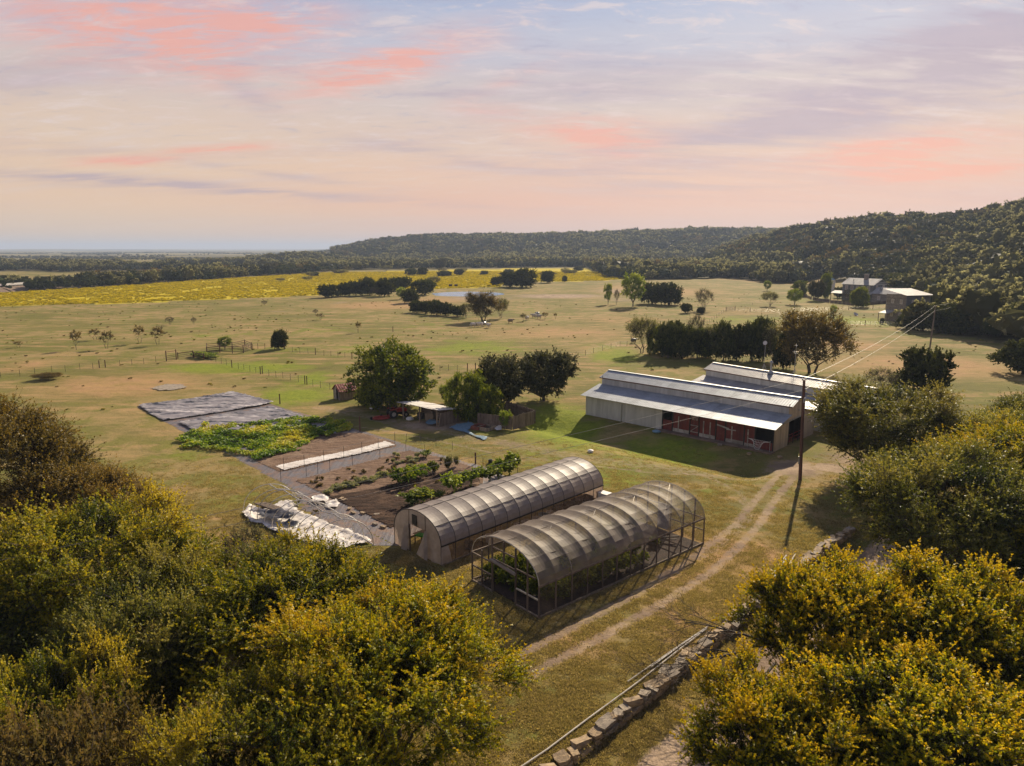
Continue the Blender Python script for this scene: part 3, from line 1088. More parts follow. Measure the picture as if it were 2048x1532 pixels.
def tree(kind, label, x, y, w=None, h=None, var=0, rz=None, group=None, cat='tree', name=None, z=None):
    cm, tm, R_, top = PROTO[kind][var % len(PROTO[kind])]
    sx = (w / 2) / R_ if w else 1.0
    sz = h / top if h else sx
    nm = name or {'elm': 'elm_tree', 'elm_green': 'elm_tree', 'elm_grey': 'elm_tree', 'gold': 'golden_tree', 'brown': 'elm_tree', 'dull': 'scrub_tree', 'green': 'hackberry_tree',
                  'oak': 'oak_tree', 'juniper': 'juniper_tree', 'mesquite': 'mesquite_tree', 'willowy': 'willow_tree', 'bright': 'cottonwood_tree',
                  'sapling': 'sapling', 'bare': 'bare_shrub'}[kind]
    t = thing(nm, label, cat, (x, y, (tz(x, y) - .03) if z is None else z), rnd.uniform(0, 6.28) if rz is None else rz, group)
    t.scale = (sx, sx, sz)
    inst('crown', cm, t)
    inst('trunk', tm, t)
    return t


def ptree(kind, label, px, py, wpx, hpx, var=0, **kw):
    x, y = at(px, py)
    m = mpp(px, py)
    return tree(kind, label, x, y, wpx * m, hpx * m, var, **kw)


# foreground crowns -------------------------------------------------------
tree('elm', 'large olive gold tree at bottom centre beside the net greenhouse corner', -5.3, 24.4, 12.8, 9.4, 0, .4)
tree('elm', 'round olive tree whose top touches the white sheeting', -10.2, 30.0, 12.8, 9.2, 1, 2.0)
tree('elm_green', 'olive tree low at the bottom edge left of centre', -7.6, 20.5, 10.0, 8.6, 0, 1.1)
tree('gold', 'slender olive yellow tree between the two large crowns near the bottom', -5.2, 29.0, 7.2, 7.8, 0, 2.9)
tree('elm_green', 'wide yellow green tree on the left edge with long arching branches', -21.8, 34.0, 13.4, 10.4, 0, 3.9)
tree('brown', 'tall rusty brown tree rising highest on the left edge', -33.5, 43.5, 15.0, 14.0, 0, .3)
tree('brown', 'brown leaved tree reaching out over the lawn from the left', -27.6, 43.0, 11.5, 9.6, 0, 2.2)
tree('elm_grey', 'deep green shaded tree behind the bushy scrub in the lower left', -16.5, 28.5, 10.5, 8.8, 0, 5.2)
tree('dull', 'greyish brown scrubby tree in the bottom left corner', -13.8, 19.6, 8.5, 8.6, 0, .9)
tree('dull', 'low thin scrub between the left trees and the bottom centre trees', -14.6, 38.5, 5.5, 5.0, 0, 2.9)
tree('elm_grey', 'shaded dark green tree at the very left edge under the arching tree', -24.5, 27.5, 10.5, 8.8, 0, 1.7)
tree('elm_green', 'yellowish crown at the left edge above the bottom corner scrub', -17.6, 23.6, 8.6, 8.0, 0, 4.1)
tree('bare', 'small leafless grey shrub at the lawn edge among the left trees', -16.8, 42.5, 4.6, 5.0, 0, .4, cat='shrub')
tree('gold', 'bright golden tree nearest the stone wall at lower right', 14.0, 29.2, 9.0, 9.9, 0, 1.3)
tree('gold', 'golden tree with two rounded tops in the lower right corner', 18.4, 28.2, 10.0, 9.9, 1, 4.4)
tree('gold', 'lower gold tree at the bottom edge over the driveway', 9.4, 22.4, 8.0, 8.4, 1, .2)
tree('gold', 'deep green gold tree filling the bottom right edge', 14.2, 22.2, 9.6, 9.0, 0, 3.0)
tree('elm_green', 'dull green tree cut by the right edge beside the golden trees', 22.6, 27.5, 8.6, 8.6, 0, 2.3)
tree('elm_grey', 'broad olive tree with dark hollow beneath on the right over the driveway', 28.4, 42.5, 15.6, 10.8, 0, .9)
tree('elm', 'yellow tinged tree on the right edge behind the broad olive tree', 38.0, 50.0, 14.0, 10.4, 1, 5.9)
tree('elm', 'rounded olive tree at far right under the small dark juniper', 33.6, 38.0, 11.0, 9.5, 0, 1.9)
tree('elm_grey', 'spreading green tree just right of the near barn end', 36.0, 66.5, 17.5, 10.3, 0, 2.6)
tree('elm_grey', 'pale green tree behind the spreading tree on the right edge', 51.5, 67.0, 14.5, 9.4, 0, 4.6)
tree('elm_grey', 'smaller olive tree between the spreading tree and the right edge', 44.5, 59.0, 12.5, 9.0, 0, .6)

# hand placed middle distance trees (pixel base, width, height) -----------
MID = [
 ('green', 'big dense green tree behind the open tractor shed', 790, 815, 172, 136, 0),
 ('green', 'small bright green tree at the right end of the open shed roof', 936, 842, 82, 104, 0),
 ('oak', 'dark grey green oak left of the pair behind the wooden fence', 1008, 815, 120, 110, 0),
 ('oak', 'dark round oak on a clear trunk nearest the barn', 1088, 801, 118, 108, 1),
 ('green', 'rounded bush filling the gap between the shed and the dark oaks', 972, 838, 66, 76, 0),
 ('bright', 'light green bush behind the shed roof', 893, 806, 46, 40, 0),
 ('green', 'low green thicket at the left foot of the big tree', 742, 812, 60, 46, 0),
 ('juniper', 'dark thicket behind the row of junipers, left part', 1350, 706, 70, 62, 1),
 ('green', 'olive thicket in the gap of the grove behind the barns', 1412, 716, 64, 66, 0),
 ('juniper', 'dark juniper filling the right half of the grove behind the barns', 1526, 722, 60, 82, 0),
 ('juniper', 'juniper standing between the two barns and the willowy tree', 1566, 738, 54, 72, 1),
 ('juniper', 'dark small tree left of the reddish bare shrub by the house', 1680, 596, 26, 22, 0),
 ('bright', 'small yellow green shrub in front of the wooden fence', 1010, 858, 34, 42, 0),
 ('juniper', 'small dark round tree at the right end of the corral', 558, 698, 36, 38, 0),
 ('bright', 'low bright green bush inside the corral', 450, 699, 36, 28, 0),
 ('sapling', 'young brownish tree furthest left of the row in the pasture', 152, 700, 30, 42, 0),
 ('sapling', 'young tree second from the left in the pasture row', 214, 698, 32, 38, 1),
 ('sapling', 'thin upright sapling third in the pasture row', 280, 686, 28, 38, 0),
 ('sapling', 'sapling with a few red leaves at the right of the pasture row', 316, 690, 30, 40, 1),
 ('sapling', 'faint bushy sapling behind the second pasture tree', 190, 680, 30, 24, 0),
 ('sapling', 'tiny bush near the left edge of the pasture', 37, 695, 22, 14, 1),
 ('bare', 'faint bare shrub behind the pasture saplings', 340, 650, 24, 18, 0),
 ('bare', 'second faint bare shrub further right behind the saplings', 388, 649, 14, 16, 0),
 ('dull', 'long low brush pile of scrub by the left wire fence', 95, 759, 66, 15, 0),
 ('sapling', 'little lone tree on the open pasture above the big green tree', 716, 666, 16, 24, 0),
 ('sapling', 'sparse shrub on the pasture left of the little lone tree', 641, 640, 20, 14, 1),
 ('bare', 'very faint shrub above the sparse pasture shrub', 631, 630, 14, 12, 0),
 ('bare', 'small bare bush on the edge of the yellow field', 529, 610, 16, 10, 0),
 ('juniper', 'leftmost dark juniper of the clump left of the pond', 658, 595, 44, 26, 0),
 ('juniper', 'second dark juniper of the clump left of the pond', 690, 592, 36, 28, 1),
 ('juniper', 'tall dark juniper in the middle of the clump left of the pond', 712, 591, 34, 32, 2),
 ('juniper', 'broad dark juniper right of the clump middle', 739, 591, 44, 36, 0),
 ('juniper', 'dark juniper behind the bright bush left of the pond', 769, 593, 42, 38, 1),
 ('juniper', 'juniper at the back right of the clump toward the pond', 800, 581, 48, 30, 2),
 ('bare', 'pinkish bare shrub between junipers left of the pond', 750, 594, 26, 22, 0),
 ('bright', 'yellow green bush among the dark junipers near the pond', 803, 599, 26, 26, 0),
 ('mesquite', 'grey bare topped tree behind the juniper clump near the pond', 868, 574, 40, 22, 0),
 ('juniper', 'large dark juniper directly left of the pond', 850, 590, 52, 34, 2),
 ('juniper', 'dark juniper in front of the pond clump', 822, 606, 40, 28, 0),
 ('juniper', 'first dark juniper of the row leading to the spreading tree', 834, 625, 34, 26, 1),
 ('juniper', 'second dark juniper of the row leading to the spreading tree', 853, 627, 30, 28, 2),
 ('juniper', 'third and tallest juniper of the row to the spreading tree', 873, 630, 34, 30, 0),
 ('juniper', 'fourth dark juniper of the row to the spreading tree', 891, 631, 30, 28, 1),
 ('juniper', 'fifth low juniper of the row touching the spreading tree', 914, 633, 34, 24, 2),
 ('mesquite', 'olive tree left of the large spreading tree below the pond', 932, 635, 38, 30, 0),
 ('willowy', 'large spreading grey green tree in front of the pond', 966, 643, 88, 66, 0),
 ('mesquite', 'rounded olive tree on the right flank of the spreading pond tree', 1002, 637, 44, 44, 1),
 ('juniper', 'wide dark live oak right of the pond', 1044, 575, 62, 38, 0),
 ('juniper', 'dark tree joined to the left of the wide live oak', 1020, 574, 40, 32, 1),
 ('juniper', 'small juniper at the left foot of the wide live oak', 994, 571, 26, 20, 2),
 ('juniper', 'round juniper alone right of the wide live oak', 1094, 566, 32, 24, 0),
 ('juniper', 'tiny juniper on the pasture right of the round juniper', 1129, 564, 12, 13, 1),
 ('juniper', 'low dark oak pair on the yellow field, left one', 824, 551, 26, 16, 2),
 ('juniper', 'low dark oak pair on the yellow field, right one', 844, 550, 24, 15, 0),
 ('juniper', 'flat dark bush behind the pond on the yellow field', 888, 553, 34, 12, 1),
 ('juniper', 'round dark bush alone on the yellow field behind the pond', 919, 551, 22, 14, 2),
 ('oak', 'tall dark oak at the far edge of the yellow field', 881, 538, 36, 24, 0),
 ('sapling', 'bushy sapling right of the sheep on the pasture', 1047, 643, 20, 17, 0),
 ('sapling', 'second small bush right of the sheep', 1090, 639, 18, 15, 1),
 ('sapling', 'third thin bush right of the sheep', 1111, 639, 10, 14, 0),
 ('bright', 'tall thin yellowing tree left of the pale cottonwood', 1216, 610, 22, 46, 0),
 ('bare', 'thin grey tree beside the pale cottonwood', 1233, 610, 16, 32, 0),
 ('bright', 'pale green cottonwood standing tallest in the middle pasture', 1266, 614, 60, 72, 0),
 ('juniper', 'dark tree right behind the pale cottonwood', 1304, 608, 50, 42, 0),
 ('juniper', 'broad dark juniper mound right of the cottonwood', 1338, 610, 60, 46, 1),
 ('bare', 'round bare grey tree in the middle pasture', 1407, 621, 50, 46, 0),
 ('juniper', 'small dark shrub left of the bare grey tree', 1371, 626, 24, 22, 2),
 ('juniper', 'small dark shrub at the foot of the bare grey tree', 1401, 628, 20, 14, 0),
 ('bright', 'small green tree on the field before the right grove', 1534, 582, 20, 22, 0),
 ('mesquite', 'flat topped olive tree on the pasture near the stone house', 1540, 612, 46, 30, 0),
 ('bright', 'yellow leaved tree near the stone house fence', 1589, 609, 38, 34, 0),
 ('green', 'round bright green tree left of the house', 1598, 592, 40, 34, 0),
 ('oak', 'dark rounded oak left of the house', 1632, 601, 42, 44, 0),
 ('green', 'tall brown green tree just left of the house porch', 1651, 597, 26, 56, 0),
 ('green', 'round tree in front of the house garage', 1717, 614, 46, 44, 0),
 ('bare', 'reddish bare shrub in front of the house', 1694, 601, 26, 24, 0),
 ('bright', 'thin sapling on the lawn below the house', 1666, 631, 18, 22, 0),
 ('juniper', 'tiny round conifer on the lawn below the tall outbuilding', 1763, 648, 10, 12, 0),
 ('mesquite', 'grey leafless spreading tree at the left of the grove behind the barns', 1284, 706, 84, 76, 0),
 ('green', 'dark green bushy tree beside the grey spreading tree', 1309, 708, 48, 62, 0),
 ('juniper', 'leftmost juniper of the grove behind the barns', 1336, 716, 54, 66, 0),
 ('juniper', 'second juniper of the grove behind the barns', 1364, 718, 50, 66, 1),
 ('bare', 'bare branched tree poking above the grove behind the barns', 1390, 704, 40, 80, 0),
 ('juniper', 'third juniper of the grove behind the barns', 1394, 716, 50, 62, 2),
 ('mesquite', 'brown green tree in the middle of the grove behind the barns', 1421, 716, 52, 74, 1),
 ('juniper', 'fourth juniper of the grove, behind the left end of the far barn', 1447, 722, 52, 74, 0),
 ('juniper', 'fifth juniper of the grove behind the far barn roof', 1474, 721, 52, 70, 1),
 ('juniper', 'tallest juniper of the grove behind the far barn', 1503, 722, 56, 80, 2),
 ('mesquite', 'brownish tree left of the great willowy tree behind the far barn', 1546, 728, 62, 84, 0),
 ('willowy', 'great brown willowy tree towering behind the far barn', 1622, 746, 180, 134, 0),
 ('juniper', 'green conifer with spiky top behind the spreading tree at right', 1842, 792, 104, 98, 0),
 ('bare', 'pale grey shrub left of the spiky conifer at right', 1760, 792, 90, 60, 0),
 ('juniper', 'dark juniper cut by the right edge above the pale green tree', 2044, 748, 98, 72, 1),
 ('juniper', 'leftmost dark juniper of the row in front of the tall outbuilding', 1812, 657, 44, 34, 0),
 ('juniper', 'juniper right below the tall outbuilding', 1846, 662, 68, 56, 1),
 ('juniper', 'third juniper of the dark row at right', 1884, 667, 72, 60, 2),
 ('juniper', 'fourth juniper of the dark row at right', 1926, 670, 78, 64, 0),
 ('juniper', 'fifth and lowest juniper of the dark row at right', 1974, 672, 84, 56, 1),
 ('juniper', 'sixth juniper of the dark row by the right edge', 2026, 668, 84, 66, 2),
]
for (k, lab, px, py, w_, h_, v_) in MID:
    if k == 'juniper':
        f_ = 1.12 if (px > 1300 and py > 700 and px < 1600) else 1.18
        w_, h_ = w_ * f_, h_ * (1.12 if f_ < 1.15 else 1.05)
    elif k in ('green', 'oak') and py > 780:
        w_, h_ = w_ * 1.16, h_ * 1.05
    elif k == 'willowy' and py > 700:
        w_, h_ = w_ * 1.05, h_ * 1.04
    ptree(k, lab, px, py, w_, h_, v_, cat='shrub' if k in ('bare', 'sapling') else 'tree')

# grey bushes scattered on the yellow field
for i in range(26):
    px = rnd.uniform(560, 1160)
    py = rnd.uniform(541, 556 if px > 850 else 566)
    if 700 < px < 900 and py > 556:
        continue
    ptree(rnd.choice(['mesquite', 'bare', 'mesquite', 'juniper']), 'small greyish bush standing on the flowering yellow field', px, py, rnd.uniform(14, 30), rnd.uniform(8, 15), i,
          group='bushes on the yellow field', cat='shrub')


# ---- woods: simple trees, hundreds as objects, the rest as one mass ------
def lod_tree(name, seed, R_, top, nl, nleaf, ls, mat, tint0, bot=.3, lump=.35):
    g = np.random.default_rng(seed)
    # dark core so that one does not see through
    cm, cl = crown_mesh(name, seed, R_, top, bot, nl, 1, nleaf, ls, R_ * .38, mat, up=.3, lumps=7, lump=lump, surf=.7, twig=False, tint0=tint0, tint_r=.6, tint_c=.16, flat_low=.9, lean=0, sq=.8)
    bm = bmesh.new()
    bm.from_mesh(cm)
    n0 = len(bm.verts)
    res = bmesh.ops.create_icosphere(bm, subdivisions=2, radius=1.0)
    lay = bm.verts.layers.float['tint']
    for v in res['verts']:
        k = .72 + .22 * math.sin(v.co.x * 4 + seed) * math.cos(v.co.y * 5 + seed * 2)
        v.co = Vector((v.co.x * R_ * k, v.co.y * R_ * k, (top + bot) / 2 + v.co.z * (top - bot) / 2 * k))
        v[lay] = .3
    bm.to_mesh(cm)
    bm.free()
    return cm


LOD = {
 'juniper': [lod_tree('juniper_tree', 200 + i, 2.9, 4.6, 40, 16, .62, 'leaf_juniper', .42) for i in range(4)],
 'oak': [lod_tree('oak_tree', 220 + i, 3.9, 6.4, 48, 16, .70, 'leaf_oak', .5, .8) for i in range(3)],
 'pale': [lod_tree('pale_oak_tree', 240 + i, 3.9, 6.6, 48, 14, .66, 'leaf_pale', .62, .8, .4) for i in range(3)],
 'brown': [lod_tree('brown_tree', 260 + i, 3.4, 5.4, 40, 13, .60, 'leaf_dull', .5, .6, .4) for i in range(2)],
}
LODLIST = [(k, i) for k in LOD for i in range(len(LOD[k]))]


def scatter(name, pts, rots, scls, idx, meshes, label, cat=None, kind='stuff'):
    lib = bpy.data.collections.new(name + '_kinds')
    for j, me in enumerate(meshes):
        o = bpy.data.objects.new('%s_kind_%02d' % (name, j), me)
        lib.objects.link(o)
    me = bpy.data.meshes.new(name)
    me.vertices.add(len(pts))
    me.vertices.foreach_set('co', np.asarray(pts, np.float32).ravel())
    a = me.attributes.new('rz', 'FLOAT', 'POINT'); a.data.foreach_set('value', np.asarray(rots, np.float32))
    a = me.attributes.new('sc', 'FLOAT_VECTOR', 'POINT'); a.data.foreach_set('vector', np.asarray(scls, np.float32).ravel())
    a = me.attributes.new('ix', 'INT', 'POINT'); a.data.foreach_set('value', np.asarray(idx, np.int32))
    me.update()
    o = bpy.data.objects.new(name, me)
    COL.objects.link(o)
    ng = bpy.data.node_groups.new(name, 'GeometryNodeTree')
    ng.interface.new_socket('Geometry', in_out='INPUT', socket_type='NodeSocketGeometry')
    ng.interface.new_socket('Geometry', in_out='OUTPUT', socket_type='NodeSocketGeometry')
    N = ng.nodes
    gi = N.new('NodeGroupInput'); go = N.new('NodeGroupOutput')
    ci = N.new('GeometryNodeCollectionInfo')
    ci.inputs['Collection'].default_value = lib
    ci.inputs['Separate Children'].default_value = True
    ci.inputs['Reset Children'].default_value = True
    ip = N.new('GeometryNodeInstanceOnPoints')
    ip.inputs['Pick Instance'].default_value = True
    def att(nm, ty):
        n = N.new('GeometryNodeInputNamedAttribute')
        n.data_type = ty
        n.inputs['Name'].default_value = nm
        return n.outputs['Attribute']
    cx = N.new('ShaderNodeCombineXYZ')
    L = ng.links
    L.new(att('rz', 'FLOAT'), cx.inputs[2])
    L.new(gi.outputs[0], ip.inputs['Points'])
    L.new(ci.outputs[0], ip.inputs['Instance'])
    L.new(att('ix', 'INT'), ip.inputs['Instance Index'])
    L.new(cx.outputs[0], ip.inputs['Rotation'])
    L.new(att('sc', 'FLOAT_VECTOR'), ip.inputs['Scale'])
    L.new(ip.outputs[0], go.inputs[0])
    md = o.modifiers.new('scatter', 'NODES')
    md.node_group = ng
    tag(o, label, cat, kind=kind)
    return o


def woods():
    g = np.random.default_rng(77)
    P = []
    # jittered grid in polar cells; density falls with distance
    def cand(r0, r1, sp, a0, a1):
        n = int((r1 * r1 - r0 * r0) * math.radians(a1 - a0) / 2 / (sp * sp))
        r = np.sqrt(g.uniform(r0 * r0, r1 * r1, n))
        a = np.radians(g.uniform(a0, a1, n))
        return np.stack([r * np.sin(a), r * np.cos(a)], 1)
    A = cand(190, 620, 5.2, -40, 52)
    m = (forest_mask(A[:, 0], A[:, 1]) > .5) | (terrain(A[:, 0], A[:, 1]) > 1.6)
    A = A[m]
    B = cand(620, 1250, 6.2, -38, 46)
    m = (forest_mask(B[:, 0], B[:, 1]) > .5) | (terrain(B[:, 0], B[:, 1]) > 2.2)
    B = B[m]
    gap = fbm(B[:, 0] / 60, B[:, 1] / 60, 41)
    B = B[gap > .30]
    C = cand(1250, 1950, 8.2, -14, 44)
    m = (terrain(C[:, 0], C[:, 1]) > 2.0)
    C = C[m]
    D = cand(1250, 1900, 9.5, -40, -2)
    m = (fbm(D[:, 0] / 260, D[:, 1] / 160, 53) > .60)
    D = D[m]
    E = cand(1900, 4200, 14, -38, 4)
    m = (fbm(E[:, 0] / 420, E[:, 1] / 260, 31) > .60)
    E = E[m]
    allp = np.concatenate([A, B, C, D, E])
    big = np.concatenate([np.ones(len(A)) * 1.3, np.ones(len(B)) * 1.4, np.ones(len(C)) * 1.65, np.ones(len(D)) * .8, np.ones(len(E)) * 1.0])
    # keep clear of the houses, the lawn and the pasture around them
    for (px, py, rad) in [(1700, 600, 32), (1752, 598, 22), (1815, 640, 12), (1760, 560, 10), (1665, 575, 14), (1730, 575, 24)]:
        cx, cy = at(px, py)
        k = np.hypot(allp[:, 0] - cx, allp[:, 1] - cy) > rad
        allp, big = allp[k], big[k]
    # line of sight to the houses stays open
    x, y = allp[:, 0], allp[:, 1]
    r = np.hypot(x, y)
    # thin poisson-ish: drop near duplicates
    cell = np.where(r < 620, 4.2, np.where(r < 1250, 5.2, 6.6))
    key = {}
    keep = np.zeros(len(allp), bool)
    for i in range(len(allp)):
        k = (int(x[i] // cell[i]), int(y[i] // cell[i]), int(cell[i] * 10))
        if k in key:
            continue
        key[k] = 1
        keep[i] = True
    allp, big = allp[keep], big[keep]
    x, y = allp[:, 0], allp[:, 1]
    r = np.hypot(x, y)
    z = terrain(x, y)
    n = len(x)
    patch = fbm(x / 70, y / 70, 61)
    patch2 = fbm(x / 35, y / 35, 63)
    u = g.random(n)
    # kinds: juniper everywhere, pale oaks in bands on the hill
    kind = np.zeros(n, int)
    oak = (patch2 > .55) & (u < .5)
    pale = (patch > .52) & (u < .55) | (u < .07)
    brown = (patch2 < .40) & (u < .45)
    kind[oak] = 1
    kind[brown] = 3
    kind[pale] = 2
    names = ['juniper', 'oak', 'pale', 'brown']
    offs = {}
    o_ = 0
    for k in names:
        offs[k] = o_
        o_ += len(LOD[k])
    idx = np.array([offs[names[k]] + g.integers(0, len(LOD[names[k]])) for k in kind])
    s = g.uniform(.65, 1.45, n) * big * np.where((x < -.05 * y) & (r > 450), .78, 1.0) * np.where(kind == 0, 1.05, 1.0)
    sc = np.stack([s * g.uniform(.9, 1.15, n), s * g.uniform(.9, 1.15, n), s * g.uniform(.85, 1.2, n) / np.where(big > 2, 1.8, 1)], 1)
    rz = g.uniform(0, 6.28, n)
    order = np.argsort(r / (s + .3))
    near = order[:190]
    rest = order[190:]
    labs = {0: 'dark rounded juniper', 1: 'grey green oak', 2: 'pale sunlit oak', 3: 'brownish tree'}
    for i in near:
        nm = names[kind[i]]
        me = LOD[nm][idx[i] - offs[nm]]
        a_ = math.degrees(math.atan2(x[i], y[i]))
        dist_ = 'in the front rank ' if r[i] < 270 else ('in the second rank ' if r[i] < 330 else 'farther back ')
        side = dist_ + ('at the right edge of the picture' if a_ > 33.5 else ('right of the tall outbuilding' if a_ > 30.5 else ('behind the tall outbuilding' if a_ > 27 else ('behind the farmhouse' if a_ > 20 else ('at the far side of the middle pasture' if a_ > 0 else 'beyond the yellow field')))))
        lab = labs[kind[i]] + ' ' + side
        o = inst({'juniper': 'juniper_tree', 'oak': 'oak_tree', 'pale': 'pale_oak_tree', 'brown': 'brown_tree'}[nm], me, None, (x[i], y[i], z[i] - .2), (0, 0, rz[i]), tuple(sc[i]))
        tag(o, lab, 'tree', group=nm + ' trees ' + side)
    pts = np.stack([x, y, z - .2], 1)
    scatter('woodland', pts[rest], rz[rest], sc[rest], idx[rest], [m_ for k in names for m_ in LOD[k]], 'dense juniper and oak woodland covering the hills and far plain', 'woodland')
    print('woods', n)
woods()

# ------------------------------------------------------------------ barns
def panel_mesh(name, w, h, mat, ribs=3, rd=.02, t=.02, h2=None, z0=0.0):
    """ribbed metal sheet in the x(width) z(height) plane facing -y; h2 = height at the far side"""
    h2 = h if h2 is None else h2
    b = MB()
    xs = [0]
    for k in range(ribs):
        c = w * (k + .5) / ribs
        xs += [c - .05, c - .02, c + .02, c + .05]
    xs.append(w - .006)
    prof = []
    for i, x in enumerate(xs):
        r = rd if (i > 0 and i < len(xs) - 1 and (i - 1) % 4 in (1, 2)) else 0
        prof.append((x, -r))
    for (x0, y0), (x1, y1) in zip(prof[:-1], prof[1:]):
        ha = h + (h2 - h) * x0 / w
        hb = h + (h2 - h) * x1 / w
        b.face([(x0, y0, z0), (x1, y1, z0), (x1, y1, hb), (x0, y0, ha)])
    b.face([(0, t, z0), (0, 0, z0), (0, 0, h), (0, t, h)])
    b.face([(w - .006, 0, z0), (w - .006, t, z0), (w - .006, t, h2), (w - .006, 0, h2)])
    b.face([(w - .006, t, z0), (0, t, z0), (0, t, h), (w - .006, t, h2)])
    o = b.build(name, mat, link=False)
    return o.data


def slope_sheet(name, w, y0, z0, y1, z1, mat, ribs=3):
    """roof sheet running from (y0,z0) to (y1,z1), width w along x"""
    L = math.hypot(y1 - y0, z1 - z0)
    uy, uz = (y1 - y0) / L, (z1 - z0) / L
    ny, nz = -uz, uy
    if nz < 0:
        ny, nz = -ny, -nz
    xs = [0]
    for k in range(ribs):
        c = w * (k + .5) / ribs
        xs += [c - .06, c - .025, c + .025, c + .06]
    xs.append(w - .008)
    b = MB()
    def P(x, s, d):
        return (x, y0 + uy * s + ny * d, z0 + uz * s + nz * d)
    for i in range(len(xs) - 1):
        def r(i):
            return .028 if (0 < i < len(xs) - 1 and (i - 1) % 4 in (1, 2)) else 0.0
        b.face([P(xs[i], 0, r(i)), P(xs[i + 1], 0, r(i + 1)), P(xs[i + 1], L, r(i + 1)), P(xs[i], L, r(i))])
    b.face([P(0, 0, -.025), P(0, L, -.025), P(xs[-1], L, -.025), P(xs[-1], 0, -.025)])
    b.face([P(0, 0, -.025), P(xs[-1], 0, -.025), P(xs[-1], 0, 0), P(0, 0, 0)])
    b.face([P(0, L, -.025), P(0, 0, -.025), P(0, 0, 0), P(0, L, 0)])
    b.face([P(xs[-1], 0, -.025), P(xs[-1], L, -.025), P(xs[-1], L, 0), P(xs[-1], 0, 0)])
    return b.build(name, mat, link=False).data


def top_profile(v, D=11.0):
    """outline of the end wall: lean-to, raised middle, lean-to"""
    if v < 3.5:
        return 2.85 + (3.68 - 2.85) * v / 3.5
    if v < 7.5:
        return 4.62 + .66 * (1 - abs(v - 5.5) / 2.0)
    return 2.85 + (3.68 - 2.85) * (D - v) / 3.5


